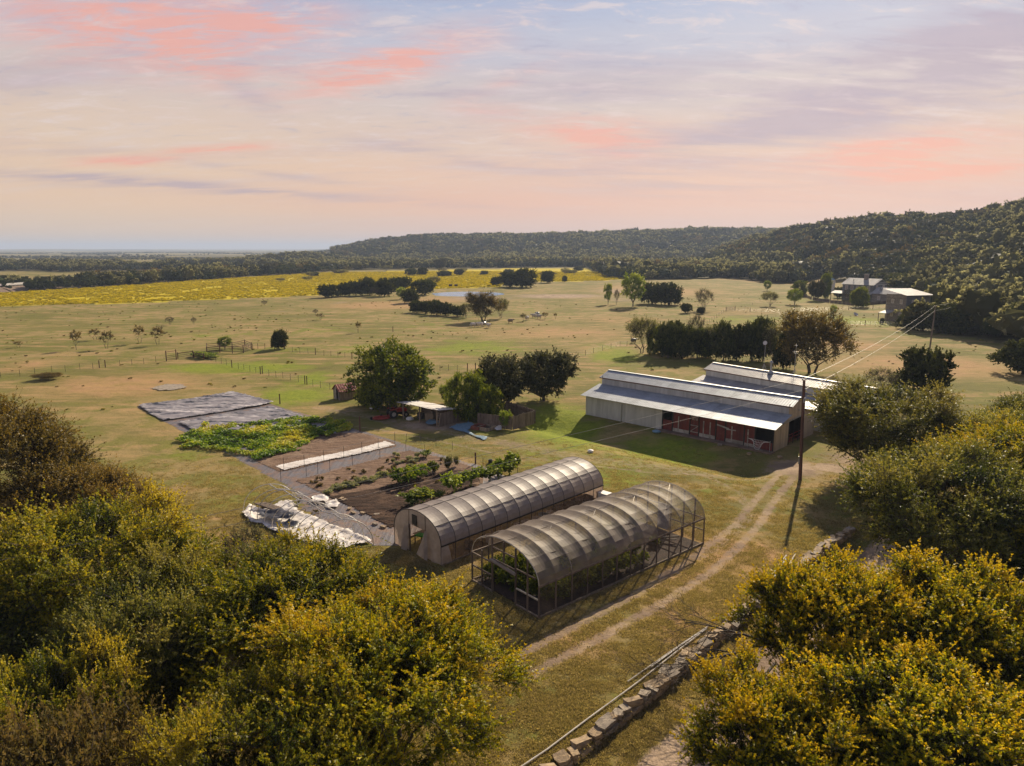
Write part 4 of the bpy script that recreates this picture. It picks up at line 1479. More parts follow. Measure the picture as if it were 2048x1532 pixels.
def barn(label, loc, rz, L, roofm, detail=True, open_len=14.2):
    """local x runs left to right along the front, y to the back, origin at the front left corner"""
    t = thing('barn', label, 'barn', loc, rz)
    D = 11.0
    nw = int(round((L) / .92))
    pw = L / nw
    ov = .42
    ns = int(round((L + 2 * ov) / .95))
    sw = (L + 2 * ov) / ns
    sheets = [slope_sheet('roof_sheet', sw, -.72, 2.70, 3.46, 3.70, roofm),
              slope_sheet('roof_sheet', sw, 3.42, 4.60, 5.5, 5.36, roofm),
              slope_sheet('roof_sheet', sw, 5.502, 5.36, 7.58, 4.60, roofm),
              slope_sheet('roof_sheet', sw, 7.54, 3.70, 11.72, 2.70, roofm)]
    for si, me in enumerate(sheets):
        for k in range(ns):
            inst('roof_sheet', me, t, (-ov + k * sw, 0, 0))
    b = MB()
    b.bar((-ov, 5.5, 5.40), (L + ov, 5.5, 5.40), .34, .03)
    b.build('ridge_cap', roofm, t)
    # raised wall
    mw = panel_mesh('wall_panel', pw, 4.60, 'wall_white', 3, .02, .02, z0=3.64)
    for k in range(nw):
        inst('wall_panel', mw, t, (k * pw, 3.5, 0))
    b = MB()
    b.box((L / 2, 7.5, 4.24), (L, .05, 1.2))
    b.build('rear_clerestory_wall', 'wall_white', t)
    b = MB()
    b.box((L / 2, 3.40, 4.54), (L + 2 * ov - .05, .04, .12))
    b.build('fascia', 'pole_wood', t)
    # front wall: closed part at left, stalls at right
    closed = L - open_len if detail else L
    nc = int(round(closed / .92))
    cw = closed / nc
    mf = panel_mesh('wall_panel', cw, 2.84, 'wall_white', 3, .02, .02, z0=-.05)
    for k in range(nc):
        inst('wall_panel', mf, t, (k * cw, 0, 0))
    # rear wall
    b = MB()
    b.box((L / 2, 11, 1.4), (L, .05, 2.85))
    b.build('rear_wall', 'wall_white', t)
    # left end, one sheet each
    for side in (0, 1):
        xx = 0 if side == 0 else L
        n = 12
        for k in range(n):
            v0, v1 = D * k / n, D * (k + 1) / n
            z0 = -.05
            if side == 1 and v0 > 3.6 and v1 < 7.5:
                z0 = 2.95
            h0, h1 = top_profile(v0 + .01), top_profile(v1 - .01)
            if v0 < 3.5 < v1:
                h0 = h1 = top_profile(v0)
            if v0 < 7.5 < v1:
                h0 = h1 = top_profile(v1)
            b = MB()
            b.poly([(xx - .02, v0 + .004, z0), (xx + .02, v0 + .004, z0), (xx + .02, v1 - .004, z0), (xx - .02, v1 - .004, z0),
                    (xx - .02, v0 + .004, h0), (xx + .02, v0 + .004, h0), (xx + .02, v1 - .004, h1), (xx - .02, v1 - .004, h1)],
                   [(0, 3, 2, 1), (4, 5, 6, 7), (0, 1, 5, 4), (1, 2, 6, 5), (2, 3, 7, 6), (3, 0, 4, 7)])
            for q in (.33, .66):
                vq = v0 + (v1 - v0) * q
                b.box((xx + (.03 if side else -.03), vq, (z0 + min(h0, h1)) / 2), (.02, .05, min(h0, h1) - z0 - .02))
            b.build('end_panel', 'wall_cream' if side else 'wall_white', t)
    if not detail:
        return t
    # closed ends of the raised part above the lean-to where panels step
    for xx in (0, L):
        for (va, vb) in ((3.5, 3.67), (7.33, 7.5)):
            b = MB()
            b.box((xx, (va + vb) / 2, 4.27), (.045, vb - va, 1.2))
            b.build('end_filler', 'wall_cream' if xx else 'wall_white', t)
    # drain pipe on the white wall
    b = MB()
    b.bar((5.9, -.06, 0), (5.9, -.06, 2.3), .07)
    b.build('downpipe', 'galv', t)
    # doorway: interior
    b = MB()
    b.box((L - 3.0, 5.6, 1.5), (.05, 4.4, 3.0))
    b.box((L - 1.5, 3.45, 1.5), (3.0, .05, 3.0))
    b.box((L - 1.5, 7.75, 1.5), (3.0, .05, 3.0))
    b.build('passage_wall', 'dark_inside', t)
    b = MB()
    b.bar((L + .08, 2.0, 2.85), (L + .08, 7.6, 3.02), .08, .12)
    b.build('sliding_door_track', 'galv', t)
    for vy in (3.85, 5.2, 6.6):
        b = MB()
        b.bar((L - .02, vy, -.05), (L - .02, vy, 2.9), .08)
        b.build('door_post', 'dark_metal', t)
    b = MB()
    for z in (.35, .75, 1.15):
        b.bar((L - .05, 3.9, z), (L - .05, 7.3, z), .05)
    b.bar((L - .05, 3.9, .3), (L - .05, 5.6, 1.2), .05)
    b.build('gate', 'tractor_red', t)
    b = MB()
    b.bar((L + .10, 5.5, 4.0), (L + .35, 5.5, 4.0), .04)
    b.bar((L + .32, 5.5, 4.0), (L + .32, 5.5, 3.8), .14)
    b.build('wall_lamp', 'galv', t)
    # stalls, measured from the photograph as fractions of the open run
    z3 = [690, 750, 868, 932, 1052, 1120, 1252, 1328, 1458]
    xs = [closed + (q - 690) / (1458 - 690) * open_len for q in z3]
    # perspective: nearer bays look wider, undo roughly
    xs = [closed + (open_len) * (((x - closed) / open_len) ** .90) for x in xs]
    for i, x in enumerate(xs):
        b = MB()
        b.bar((x if i < 8 else x - .06, .04, -.05), (x if i < 8 else x - .06, .04, 2.8), .13)
        b.build('stall_post', 'dark_metal', t)
    b = MB()
    b.box((closed + open_len / 2, .04, 2.72), (open_len - .2, .12, .2))
    b.build('lintel', 'pole_wood', t)
    for i in range(8):
        x0, x1 = xs[i] + .075, xs[i + 1] - .075
        w = x1 - x0
        if i in (0,):
            lo, hi = .1, 1.35
        elif i == 7:
            lo, hi = .1, .95
        else:
            lo, hi = .1, 2.55
        nb = max(2, int(round(w / .42)))
        bw = w / nb
        for k in range(nb):
            b = MB()
            b.box((x0 + bw * (k + .5), .06, (lo + hi) / 2), (bw - .02, .05, hi - lo))
            b.build('stall_board', 'barn_red', t)
        if i in (1, 3, 5, 6):
            b = MB()
            b.box((x0 + w / 2, .012, .32), (w - .02, .04, .42))
            b.build('kick_board', 'barn_board', t)
            for q in ((.34,) if i != 3 else (.26, .68)):
                b = MB()
                b.box((x0 + w * q, .008, 1.1), (.13, .04, 1.9))
                b.build('batten', 'barn_board', t)
        if i in (2, 4, 6):
            b = MB()
            for z in (.5, 1.3, 2.4):
                b.box((x0 + w / 2, .005, z), (w - .04, .04, .08))
            b.bar((x0 + .05, .004, .55), (x1 - .05, .004, 1.28), .035, .07)
            b.build('door_brace', 'barn_board' if i == 2 else 'barn_red', t)
        if i in (2,):
            for q in (.3, .55, .8):
                b = MB()
                b.box((x0 + w * q, -.0, 2.1), (.12, .03, .28))
                b.build('vent_slot', 'barn_board', t)
    b = MB()
    b.box((closed + open_len / 2, 1.9, 1.4), (open_len, .05, 2.8))
    b.build('stall_back', 'dark_inside', t)
    b = MB()
    b.box((closed + open_len / 2, -.5, .03), (open_len + .4, 1.0, .14))
    b.build('footing', 'pale_soil', t)
    return t


BU = math.atan2(-.698, .716)         # direction of the barn front, left to right
bx0, by0 = 28.74 - .716 * 26.2, 75.5 + .698 * 26.2
barn1 = barn('long pale metal barn with raised centre roof and open red stalls', (bx0, by0, -.02), BU, 26.2, 'roof_metal')
# far barn from two roof corners
r0 = at(1426, 724, 5.42)
r1 = at(1700, 767, 5.42)
ang2 = math.atan2(r1[1] - r0[1], r1[0] - r0[0])
Ux, Uy = math.cos(ang2), math.sin(ang2)
ox, oy = r0[0] + .42 * Ux + 5.5 * Uy, r0[1] + .42 * Uy - 5.5 * Ux
barn2 = barn('second metal barn behind, grey lean-to roof with flue and masts', (ox, oy, -.02), ang2, 24.0, 'roof_metal_old', detail=False)


def on2(px, z):
    """point on far barn's ridge line under a pixel column"""
    best = None
    for k in range(241):
        s = k * .1
        x, y = ox + Ux * s - Uy * 5.5, oy + Uy * s + Ux * 5.5
        q = 1024 + FPX * x / (y * math.cos(PITCH) + (CAM_H - z) * math.sin(PITCH))
        if best is None or abs(q - px) < best[0]:
            best = (abs(q - px), s, x, y)
    return best[1], best[2], best[3]


s_, _, _ = on2(1545, 5.5)
b = MB()
b.lathe([(.0, -.3), (.13, -.3), (.13, 1.25), (.24, 1.27), (.24, 1.45), (.05, 1.6), (0, 1.6)], 12, (s_, 5.1, 5.35))
b.lathe([(.45, -.12), (.2, .22), (.14, .24)], 12, (s_, 5.1, 5.35))
b.build('flue', 'galv', barn2)
for px, dish in ((1527, True), (1588, False)):
    s_, mx_, my_ = on2(px, 5.5)
    t = thing('antenna_mast', 'thin mast with round white dish standing on the far barn ridge' if dish else 'thin bare antenna mast with cross arms on the far barn ridge', 'antenna', (mx_, my_, 5.44), ang2)
    b = MB()
    b.tube([(0, 0, 0), (0, 0, 4.0 if dish else 4.1)], .035, 6)
    b.build('mast', 'galv', t)
    b = MB()
    for a in range(3):
        c_, s__ = math.cos(a * 2.09), math.sin(a * 2.09)
        b.tube([(c_ * .42, s__ * .2, -.02), (0, 0, .9)], .02, 4)
    b.build('tripod', 'galv', t)
    if dish:
        b = MB()
        b.lathe([(0, 0), (.16, .03), (.3, .12), (.3, .14), (.16, .05), (0, .02)], 14)
        d = b.build('dish', 'trim_white', t, smooth=True)
        d.location = (0, -.05, 3.75)
        d.rotation_euler = (R(70), 0, R(20))
    else:
        b = MB()
        for z, w in ((3.9, .25), (3.1, .45), (2.9, .3)):
            b.bar((-w, 0, z), (w, 0, z), .03)
        b.build('cross_arm', 'galv', t)


def bl(a, v, z=0):
    """barn coordinates: a metres from the right front corner, v to the back"""
    return (28.74 - .716 * a + .698 * v, 75.5 + .698 * a + .716 * v, z)


# hay feeder / net hanging at the last stall
t = thing('hammock', 'white rope net slung in front of the rightmost barn stall', 'net', bl(1.5, -.35), BU)
b = MB()
n = 14
rows = []
for j in range(5):
    row = []
    for i in range(n + 1):
        s = i / n
        x = -1.3 + 2.6 * s
        zz_ = 1.15 - .5 * math.sin(PI * s) ** 2 * (j / 4) - .12 * j * (1 if .25 < s < .75 else .2)
        row.append((x * (1 - .1 * j), -.1 - .12 * j * math.sin(PI * s), zz_))
    rows.append(row)
for row in rows:
    b.tube(row, .018, 4)
for i in range(n + 1):
    b.tube([r_[i] for r_ in rows], .014, 4)
b.build('net', 'white_plastic', t)
for sx in (-1.3, 1.3):
    b = MB()
    b.tube([(sx, -.1, 0), (sx, -.1, 1.3)], .035, 6)
    b.build('support_post', 'galv', t)

# planks on brackets hanging from stall doors
t = thing('plank', 'bleached plank hanging aslant on the red stall doors', 'plank', bl(5.6, -.12), BU)
b = MB()
b.bar((-1.2, 0, 1.95), (.3, 0, 1.7), .06, .16)
b.bar((.0, -.02, 1.62), (1.2, -.02, 1.66), .05, .12)
b.build('board', 'barn_board', t)
for px, py, nm, lab, dx, m_, h_ in [(1313, 864, 'feed_sack', 'pale blue bag lying by the barn wall corner', .5, 'tarp_blue', .18)]:
    x, y = at(px, py)
    b = MB()
    b.lathe([(0, 0), (.5, .0), (.55, .12), (.3, .24), (0, .26)], 10)
    tag(b.build(nm, m_), lab, 'sack').location = (x, y, 0)

# ------------------------------------------------------------------ power line
def pole(label, x, y, h, lean=(0, 0), trans=False, arm=True, box=False):
    t = thing('utility_pole', label, 'utility pole', (x, y, tz(x, y) - .1))
    top = (lean[0], lean[1], h + .1)
    b = MB()
    b.tube([(0, 0, 0), (lean[0] * .5, lean[1] * .5, h * .5), top], [.17, .15, .12], 10)
    b.build('post', 'pole_wood' if box else 'bark_grey', t)
    if arm:
        for sx in (-1, 1):
            b = MB()
            b.tube([(top[0], top[1], h - .1), (top[0] + .17 * sx, top[1], h + .12)], .03, 6)
            b.lathe([(0, 0), (.05, 0), (.08, .05), (.05, .09), (.07, .13), (.03, .18), (0, .18)], 8, (top[0] + .17 * sx, top[1], h + .1))
            b.build('insulator', 'galv', t)
    if box:
        b = MB()
        b.lathe([(0, 0), (.13, 0), (.14, .05), (.14, .42), (.1, .5), (0, .52)], 10, (-.24, -.03, 7.75))
        b.build('transformer', 'galv', t)
        b = MB()
        b.box((-.22, -.04, 2.1), (.16, .14, .75))
        b.build('meter_box', 'galv', t)
        b = MB()
        b.tube([(-.15, -.06, 1.7), (-.13, -.06, 7.8)], .035, 6)
        b.build('conduit', 'galv', t)
    if trans:
        b = MB()
        b.lathe([(0, 0), (.4, 0), (.42, .1), (.42, 1.2), (.3, 1.35), (0, 1.4)], 12, (.62, -.1, h - 2.6))
        b.build('transformer', 'trim_white', t)
    return t


P1 = (27.88, 65.86)
P2 = at(1858, 708)
P3 = at(1960, 600)
pole('dark reddish utility pole by the near barn casting a long thin shadow', P1[0], P1[1], 9.85, (-.35, 0), box=True)
h2 = CAM_H - (P2[1] / 1.0) * math.tan(PITCH + math.atan((612 - 766) / FPX))
pole('bare grey utility pole standing in the tan field at right', P2[0], P2[1], h2, (.25, 0))
h3 = CAM_H - P3[1] * math.tan(PITCH + math.atan((550 - 766) / FPX)) - tz(*P3)
pole('distant utility pole with white transformer above the juniper wood', P3[0], P3[1], h3, (0, 0), trans=True)
# the next pole stands outside the picture on the left
P0 = (-30.5, 24.0)
H0 = 8.3
pole('utility pole off to the left behind the trees', P0[0], P0[1], H0, (0, 0))


def sag(a, b_, s, n=24):
    a, b_ = Vector(a), Vector(b_)
    return [a.lerp(b_, k / n) - Vector((0, 0, s * 4 * (k / n) * (1 - k / n))) for k in range(n + 1)]


T1 = Vector((P1[0] - .35, P1[1], 9.95))
T2 = Vector((P2[0] + .25, P2[1], h2 + tz(*P2) + .1))
T3 = Vector((P3[0], P3[1], h3 + tz(*P3)))
T0 = Vector((P0[0], P0[1], H0))
for i, (dz, lab) in enumerate(((.05, 'upper power cable strung from pole to pole across the scene'), (-1.05, 'lower power cable strung about a metre under the upper one'))):
    b = MB()
    o_ = Vector((0, 0, dz))
    b.tube(sag(T0 + o_ * .6, T1 + o_, .35), .013, 4)
    b.tube(sag(T1 + o_, T2 + o_, .8), .013, 4)
    b.tube(sag(T2 + o_, T3 + o_ * 1.5, 3.0), .016, 4)
    tag(b.build('power_cable', 'cable'), lab, 'cable')


# ------------------------------------------------------------------ plastic greenhouse
def hoop_pts(W, side, top, n=16, y=0):
    """half-round arch from x=0 to x=W, starting upright to height side"""
    pts = []
    for k in range(n + 1):
        a = PI * k / n
        c_, s_ = math.cos(a), math.sin(a)
        pts.append(Vector((W / 2 - W / 2 * c_, y, side + (top - side) * s_ ** .92)))
    return pts


def film_mat():
    m, T = new_mat('film')
    g = T.n('ShaderNodeTexCoord').outputs['Object']
    n = T.noise(T.scl(g, (1, 1, 1)), 3.0, 5, .6)
    n2 = T.noise(T.scl(g, (.6, 5, .6)), 2.0, 3, .5)
    col = T.mix(T.mapr(n, .3, .7), (.33, .275, .245), (.26, .215, .19))
    p = T.n('ShaderNodeBsdfPrincipled', ins={'Base Color': col, 'Roughness': .52, 'Specular IOR Level': .5})
    bp = T.n('ShaderNodeBump', ins={'Strength': .12, 'Distance': .04, 'Height': T.m('ADD', n, n2)})
    T.t.links.new(bp.outputs[0], p.inputs['Normal'])
    tr = T.n('ShaderNodeBsdfTranslucent', ins={'Color': (.30, .24, .20, 1)})
    tp = T.n('ShaderNodeBsdfTransparent', ins={'Color': (.8, .74, .68, 1)})
    m1 = T.n('ShaderNodeMixShader', ins={0: .22, 1: p.outputs[0], 2: tr.outputs[0]})
    m2 = T.n('ShaderNodeMixShader', ins={0: .10, 1: m1.outputs[0], 2: tp.outputs[0]})
    out(T, m2.outputs[0])
    m, T = new_mat('film_side')
    g = T.n('ShaderNodeTexCoord').outputs['Object']
    n = T.noise(g, 2.2, 5, .6)
    col = T.mix(T.mapr(n, .35, .65), (.40, .30, .24), (.28, .21, .17))
    p = T.n('ShaderNodeBsdfPrincipled', ins={'Base Color': col, 'Roughness': .4})
    tr = T.n('ShaderNodeBsdfTranslucent', ins={'Color': (.42, .32, .25, 1)})
    tp = T.n('ShaderNodeBsdfTransparent', ins={'Color': (.85, .76, .70, 1)})
    m1 = T.n('ShaderNodeMixShader', ins={0: .45, 1: p.outputs[0], 2: tr.outputs[0]})
    m2 = T.n('ShaderNodeMixShader', ins={0: T.mapr(n, .35, .7, .55, .75), 1: m1.outputs[0], 2: tp.outputs[0]})
    out(T, m2.outputs[0])
    m, T = new_mat('film_end')
    g = T.n('ShaderNodeTexCoord').outputs['Object']
    n = T.noise(g, 1.6, 5, .6)
    col = T.mix(T.mapr(n, .35, .65), (.52, .46, .41), (.36, .30, .26))
    p = T.n('ShaderNodeBsdfPrincipled', ins={'Base Color': col, 'Roughness': .5})
    bp = T.n('ShaderNodeBump', ins={'Strength': .4, 'Distance': .1, 'Height': n})
    T.t.links.new(bp.outputs[0], p.inputs['Normal'])
    tr = T.n('ShaderNodeBsdfTranslucent', ins={'Color': (.50, .42, .36, 1)})
    m1 = T.n('ShaderNodeMixShader', ins={0: .4, 1: p.outputs[0], 2: tr.outputs[0]})
    out(T, m1.outputs[0])
    # woven shade net, thinner and thicker bands from use
    for nm, base, lo, hi in (('shade_net', (.205, .16, .125), .20, .40), ('thin_net', (.21, .165, .13), .34, .52), ('side_net', (.15, .115, .08), .72, .84)):
        m, T = new_mat(nm)
        g = T.n('ShaderNodeTexCoord').outputs['Object']
        n = T.noise(g, .9, 3, .5)
        fine = T.noise(g, 38.0, 2, .6)
        col = T.mix(T.mapr(fine, .35, .65), base, tuple(c * 1.5 for c in base))
        p = T.n('ShaderNodeBsdfPrincipled', ins={'Base Color': col, 'Roughness': .6, 'Specular IOR Level': .45})
        tr = T.n('ShaderNodeBsdfTranslucent', ins={'Color': (*base, 1)})
        tp = T.n('ShaderNodeBsdfTransparent')
        m1 = T.n('ShaderNodeMixShader', ins={0: .3, 1: p.outputs[0], 2: tr.outputs[0]})
        a = T.m('ADD', T.mapr(n, .35, .65, lo, hi, True), T.m('MULTIPLY', T.m('SUBTRACT', fine, .5), .25), clamp=True)
        m2 = T.n('ShaderNodeMixShader', ins={0: a, 1: m1.outputs[0], 2: tp.outputs[0]})
        out(T, m2.outputs[0])
film_mat()


def grid_face(b, A, B):
    """strip of quads between two equally long lists of points"""
    for i in range(len(A) - 1):
        b.face([A[i], B[i], B[i + 1], A[i + 1]])


def greenhouse():
    NR = Vector((-5.30, 46.64, 0)); NL = Vector((-8.89, 50.78, 0)); FR = Vector((7.75, 59.91, 0))
    W_ = (NL - NR).length
    Lg = (FR - NR).length
    d = (FR - NR).normalized()
    rz = math.atan2(-(d.x), d.y)        # local +y along the tunnel
    # local x must run from NR(right) to NL ... use mirrored: x=0 at left, W at right
    t = thing('greenhouse', 'plastic covered tunnel greenhouse with open doorway and seedling benches', 'greenhouse', NL, rz)
    side, top = 1.45, 3.35
    n = 18
    bays = 14
    step = Lg / bays
    arcs = []
    for i in range(bays + 1):
        pts = hoop_pts(W_, side, top, n, i * step)
        arcs.append(pts)
        b = MB()
        b.tube([Vector((0, i * step, 0))] + pts + [Vector((W_, i * step, 0))], .032, 6)
        b.build('hoop', 'dark_metal', t)
    ctr = Vector((W_ / 2, 0, 1.2))
    for i in range(bays):
        m = 5
        rows = []
        for j in range(m + 1):
            s = j / m
            row = []
            for k, p in enumerate(arcs[i]):
                q = p.lerp(arcs[i + 1][k], s)
                rad = Vector((q.x - W_ / 2, 0, q.z - 1.0)).normalized()
                w_ = .02 - .045 * math.sin(PI * s)
                row.append(q + rad * w_)
            rows.append(row)
        b = MB()
        for j in range(m):
            grid_face(b, rows[j], rows[j + 1])
        b.build('roof_film', 'film', t, smooth=True)
        # side film, right side and left side
        for sx in (W_ + .03, -.03):
            b = MB()
            if True:
                y0, y1 = i * step + .02, (i + 1) * step - .02
                zs = [.06, .5, 1.0, side - .06]
                for za, zb in zip(zs[:-1], zs[1:]):
                    b.face([(sx, y0, za), (sx, y1, za), (sx, y1, zb), (sx, y0, zb)])
            b.build('side_film', 'film_side', t)
    # rails: roll-up pipe, base board, purlins
    for sx in (0, W_):
        b = MB()
        b.bar((sx + (.06 if sx else -.06), 0, side - .02), (sx + (.06 if sx else -.06), Lg, side - .02), .05, .09)
        b.build('side_rail', 'dark_metal', t)
        b = MB()
        b.bar((sx + (.07 if sx else -.07), 0, .06), (sx + (.07 if sx else -.07), Lg, .06), .05, .14)
        b.build('base_board', 'pale_wood', t)
    for k in (4, 9, 14):
        b = MB()
        b.tube([arcs[0][k] + Vector((0, 0, .012)), arcs[-1][k] + Vector((0, 0, .012))], .022, 5)
        b.build('purlin', 'dark_metal', t)
    # front end wall with doorway (x 1.75..3.75)
    dL, dR_, dH = 1.85, 3.75, 2.15
    def zat(x):
        u = min(1, max(-1, (W_ / 2 - x) / (W_ / 2)))
        return side + (top - side) * (math.sqrt(max(0, 1 - u * u))) ** .92
    for yy, solid in ((0, False), (Lg, True)):
        xs = [W_ * k / 22 for k in range(23)]
        wall = {'end_film': MB(), 'end_film2': MB(), 'end_film3': MB()}
        for a, c in zip(xs[:-1], xs[1:]):
            mid = (a + c) / 2
            wob = lambda x: .05 * math.sin(x * 5.1)
            if solid or mid < dL or mid > dR_:
                key = 'end_film' if mid < W_ / 2 else 'end_film2'
                z0 = 0
            else:
                key = 'end_film3'
                z0 = dH
            b = wall[key]
            zt_a, zt_c = zat(a) + .02, zat(c) + .02
            for f0, f1 in ((0, .5), (.5, 1)):
                b.face([(a, yy + wob(a) * (1 - f0), z0 + (zt_a - z0) * f0), (c, yy + wob(c) * (1 - f0), z0 + (zt_c - z0) * f0),
                        (c, yy + wob(c) * (1 - f1), z0 + (zt_c - z0) * f1), (a, yy + wob(a) * (1 - f1), z0 + (zt_a - z0) * f1)])
        for k, b in wall.items():
            if b.f:
                b.build('end_film', 'film_end', t, smooth=True)
    for x in (dL, dR_):
        b = MB()
        b.bar((x, .04, 0), (x, .04, zat(x)), .09)
        b.build('door_stud', 'frame_wood', t)
    b = MB()
    b.bar((dL, .05, dH), (dR_, .05, dH), .07)
    b.build('door_header', 'frame_wood', t)
    b = MB()
    b.box((2.55, -.04, 2.62), (.55, .05, .75))
    for k in range(6):
        b.box((2.55, -.075, 2.33 + .115 * k), (.47, .02, .03))
    b.build('vent', 'dark_metal', t)
    # drawn back door curtains
    b = MB()
    A = [(dL, -.08, 2.15), (dL + .10, -.12, 1.6), (dL + .0, -.1, .9), (dL - .1, -.2, 0)]
    B = [(dL - .6, -.05, 1.7), (dL - .65, -.15, 1.2), (dL - .7, -.2, .7), (dL - .75, -.25, 0)]
    grid_face(b, A, B)
    b.build('door_curtain', 'film_end', t)
    b = MB()
    A = [(dR_ - 1.0, -.1, .05), (dR_ - .55, -.14, .8), (dR_ - .2, -.16, 1.4), (dR_, -.08, 2.1)]
    B = [(dR_ + .5, -.28, .0), (dR_ + .5, -.24, .8), (dR_ + .4, -.18, 1.4), (dR_ + .3, -.08, 2.2)]
    grid_face(b, A, B)
    b.build('door_curtain', 'film_end', t)
    # sagging roll-up strip at the near corner
    b = MB()
    A = [(W_ + .06, -.05, 0), (W_ + .1, -.08, .7), (W_ + .05, -.02, 1.4)]
    B = [(W_ + .12, .9, 0), (W_ + .18, .7, .8), (W_ + .06, .6, 1.45)]
    grid_face(b, A, B)
    b.build('rolled_curtain', 'film_end', t)
    Mx = Matrix.Translation(NL) @ Matrix.Rotation(rz, 4, 'Z')
    def L2W(x, y, z=0):
        v = Mx @ Vector((x, y, z))
        return (v.x, v.y, v.z)
    # benches inside
    for k, (x0, y0, ln, lab) in enumerate([(3.9, 2.0, 4.2, 'slatted bench near the greenhouse doorway, right side'), (1.4, 1.0, 3.2, 'slatted bench with green tray left of the greenhouse doorway'), (4.1, 7.4, 4.5, 'long bench inside the middle of the plastic greenhouse')]):
        bt = thing('bench', lab, 'bench', L2W(x0, y0), rz)
        for q in range(5):
            b = MB()
            b.box((-.4 + .2 * q, ln / 2, .8), (.16, ln, .03))
            b.build('slat', 'pale_wood', bt)
        for sx in (-.4, .4):
            for sy in (.15, ln - .15):
                b = MB()
                b.bar((sx, sy, 0), (sx, sy, .78), .07)
                b.build('leg', 'pale_wood', bt)
    b = MB()
    b.box((0, 0, .03), (1.1, .62, .06))
    for q in range(6):
        b.box((-.45 + .18 * q, 0, .07), (.13, .55, .04))
    o = b.build('seed_tray', 'green_plastic')
    o.location = L2W(1.9, 1.2, .82)
    o.rotation_euler = (0, 0, rz + .3)
    tag(o, 'vivid green seedling tray just inside the greenhouse doorway', 'tray')
    # tubs, pots and planters along the right side
    g = random.Random(5)
    spots = [(5.0, 9.2, 'white', .42), (5.05, 10.3, 'white', .38), (4.9, 11.3, 'blue', .4), (5.0, 12.1, 'white', .34), (4.9, 8.3, 'white', .3), (4.9, 5.2, 'white', .3), (4.7, 3.3, 'dark', .33)]
    labs = ['large white tub, first of the tubs at the greenhouse side', 'white tub behind the first large tub', 'bluish tub among the white tubs in the greenhouse', 'small white tub at the far end of the tub row',
            'small white tub before the large one', 'white bucket halfway to the greenhouse doorway', 'dark pot near the greenhouse corner']
    for (x, y, c_, r_), lab in zip(spots, labs):
        b = MB()
        b.lathe([(0, .02), (r_ * .8, .02), (r_, .5), (r_ * 1.06, .52), (r_ * 1.06, .56), (r_ * .94, .56), (r_ * .8, .3), (0, .3)], 14)
        o = b.build('tub', {'white': 'white_plastic', 'blue': 'tarp_blue', 'dark': 'dark_plastic'}[c_], smooth=False)
        o.location = L2W(x, y, .02)
        tag(o, lab, 'tub')
    for k, (x, y, ln, lab) in enumerate([(4.75, 13.0, 2.2, 'dark planter box with dried stems near the far end of the greenhouse'), (4.75, 15.6, 2.0, 'second planter box with rusty plants at the far end of the greenhouse')]):
        bt = thing('planter_box', lab, 'planter', L2W(x, y), rz)
        for sx in (-.42, .42):
            b = MB(); b.box((sx, ln / 2, .3), (.05, ln, .6)); b.build('side_board', 'old_wood', bt)
        for sy in (0, ln):
            b = MB(); b.box((0, sy, .3), (.8, .05, .6)); b.build('end_board', 'old_wood', bt)
        b = MB(); b.box((0, ln / 2, .27), (.78, ln - .06, .5)); b.build('earth', 'dark_soil', bt)
    # white slab leaning at far end right outside + box
    b = MB()
    b.box((0, 0, .45), (1.1, .7, .9)); b.box((0, 0, .93), (1.2, .8, .06))
    o = b.build('storage_box', 'white_plastic')
    o.location = L2W(5.9, 18.2)
    o.rotation_euler = (0, 0, rz)
    tag(o, 'pale box with lid standing outside the far end of the plastic greenhouse', 'box')
    return L2W
gl2w = greenhouse()


# ------------------------------------------------------------------ shade net house
def leafy_mesh(name, seed, R_, top, bot, mat, ncl=26, nt=8, nl=8, ls=.12, rc=.35, up=.6, tint0=.5, tint_c=.15):
    cm, _ = crown_mesh(name, seed, R_, top, bot, ncl, nt, nl, ls, rc, mat, up=up, lump=.4, surf=.25, tint0=tint0, tint_c=tint_c, flat_low=.9, twigmat='leaf_green')
    return cm


BUSH = {
 'tomato': [leafy_mesh('plant', 300 + i, .6, 1.3, .05, 'leaf_green', 30, 8, 8, .14, .32) for i in range(3)],
 'pepper': [leafy_mesh('plant', 310 + i, .45, .7, .02, 'leaf_green', 20, 7, 7, .12, .25) for i in range(2)],
 'okra': [leafy_mesh('plant', 320 + i, .7, 1.5, .1, 'leaf_bright', 20, 7, 8, .17, .42, 1.0, .45) for i in range(2)],
 'big': [leafy_mesh('bush', 330, 1.0, 1.0, .0, 'leaf_vine', 90, 8, 8, .075, .2, .5, .25)],
 'tuft': [leafy_mesh('plant', 340 + i, .4, .45, .0, 'leaf_whitish', 22, 8, 8, .09, .2, 1.2, .5) for i in range(2)],
 'upright': [leafy_mesh('plant', 350, .5, 1.5, .0, 'leaf_pale', 34, 10, 6, .10, .5, 2.2, .4)],
 'weed': [leafy_mesh('plant', 360 + i, .3, .3, .0, 'leaf_dull', 12, 6, 6, .07, .15, 1.0, .5) for i in range(2)],
}


def bushobj(kind, label, x, y, sx=1, sz=None, cat='plant', group=None, name=None, z=0.0, sy=None, rz=None, v=None):
    v = rnd.randrange(len(BUSH[kind])) if v is None else v
    o = inst(name or {'tomato': 'tomato_plant', 'pepper': 'pepper_plant', 'okra': 'leafy_plant', 'big': 'flowering_bush', 'tuft': 'herb_tuft', 'upright': 'reed_clump', 'weed': 'weed_tuft'}[kind],
             BUSH[kind][v], None, (x, y, z), (0, 0, rnd.uniform(0, 6.28) if rz is None else rz), (sx, sy or sx, sz or sx))
    return tag(o, label, cat, group)


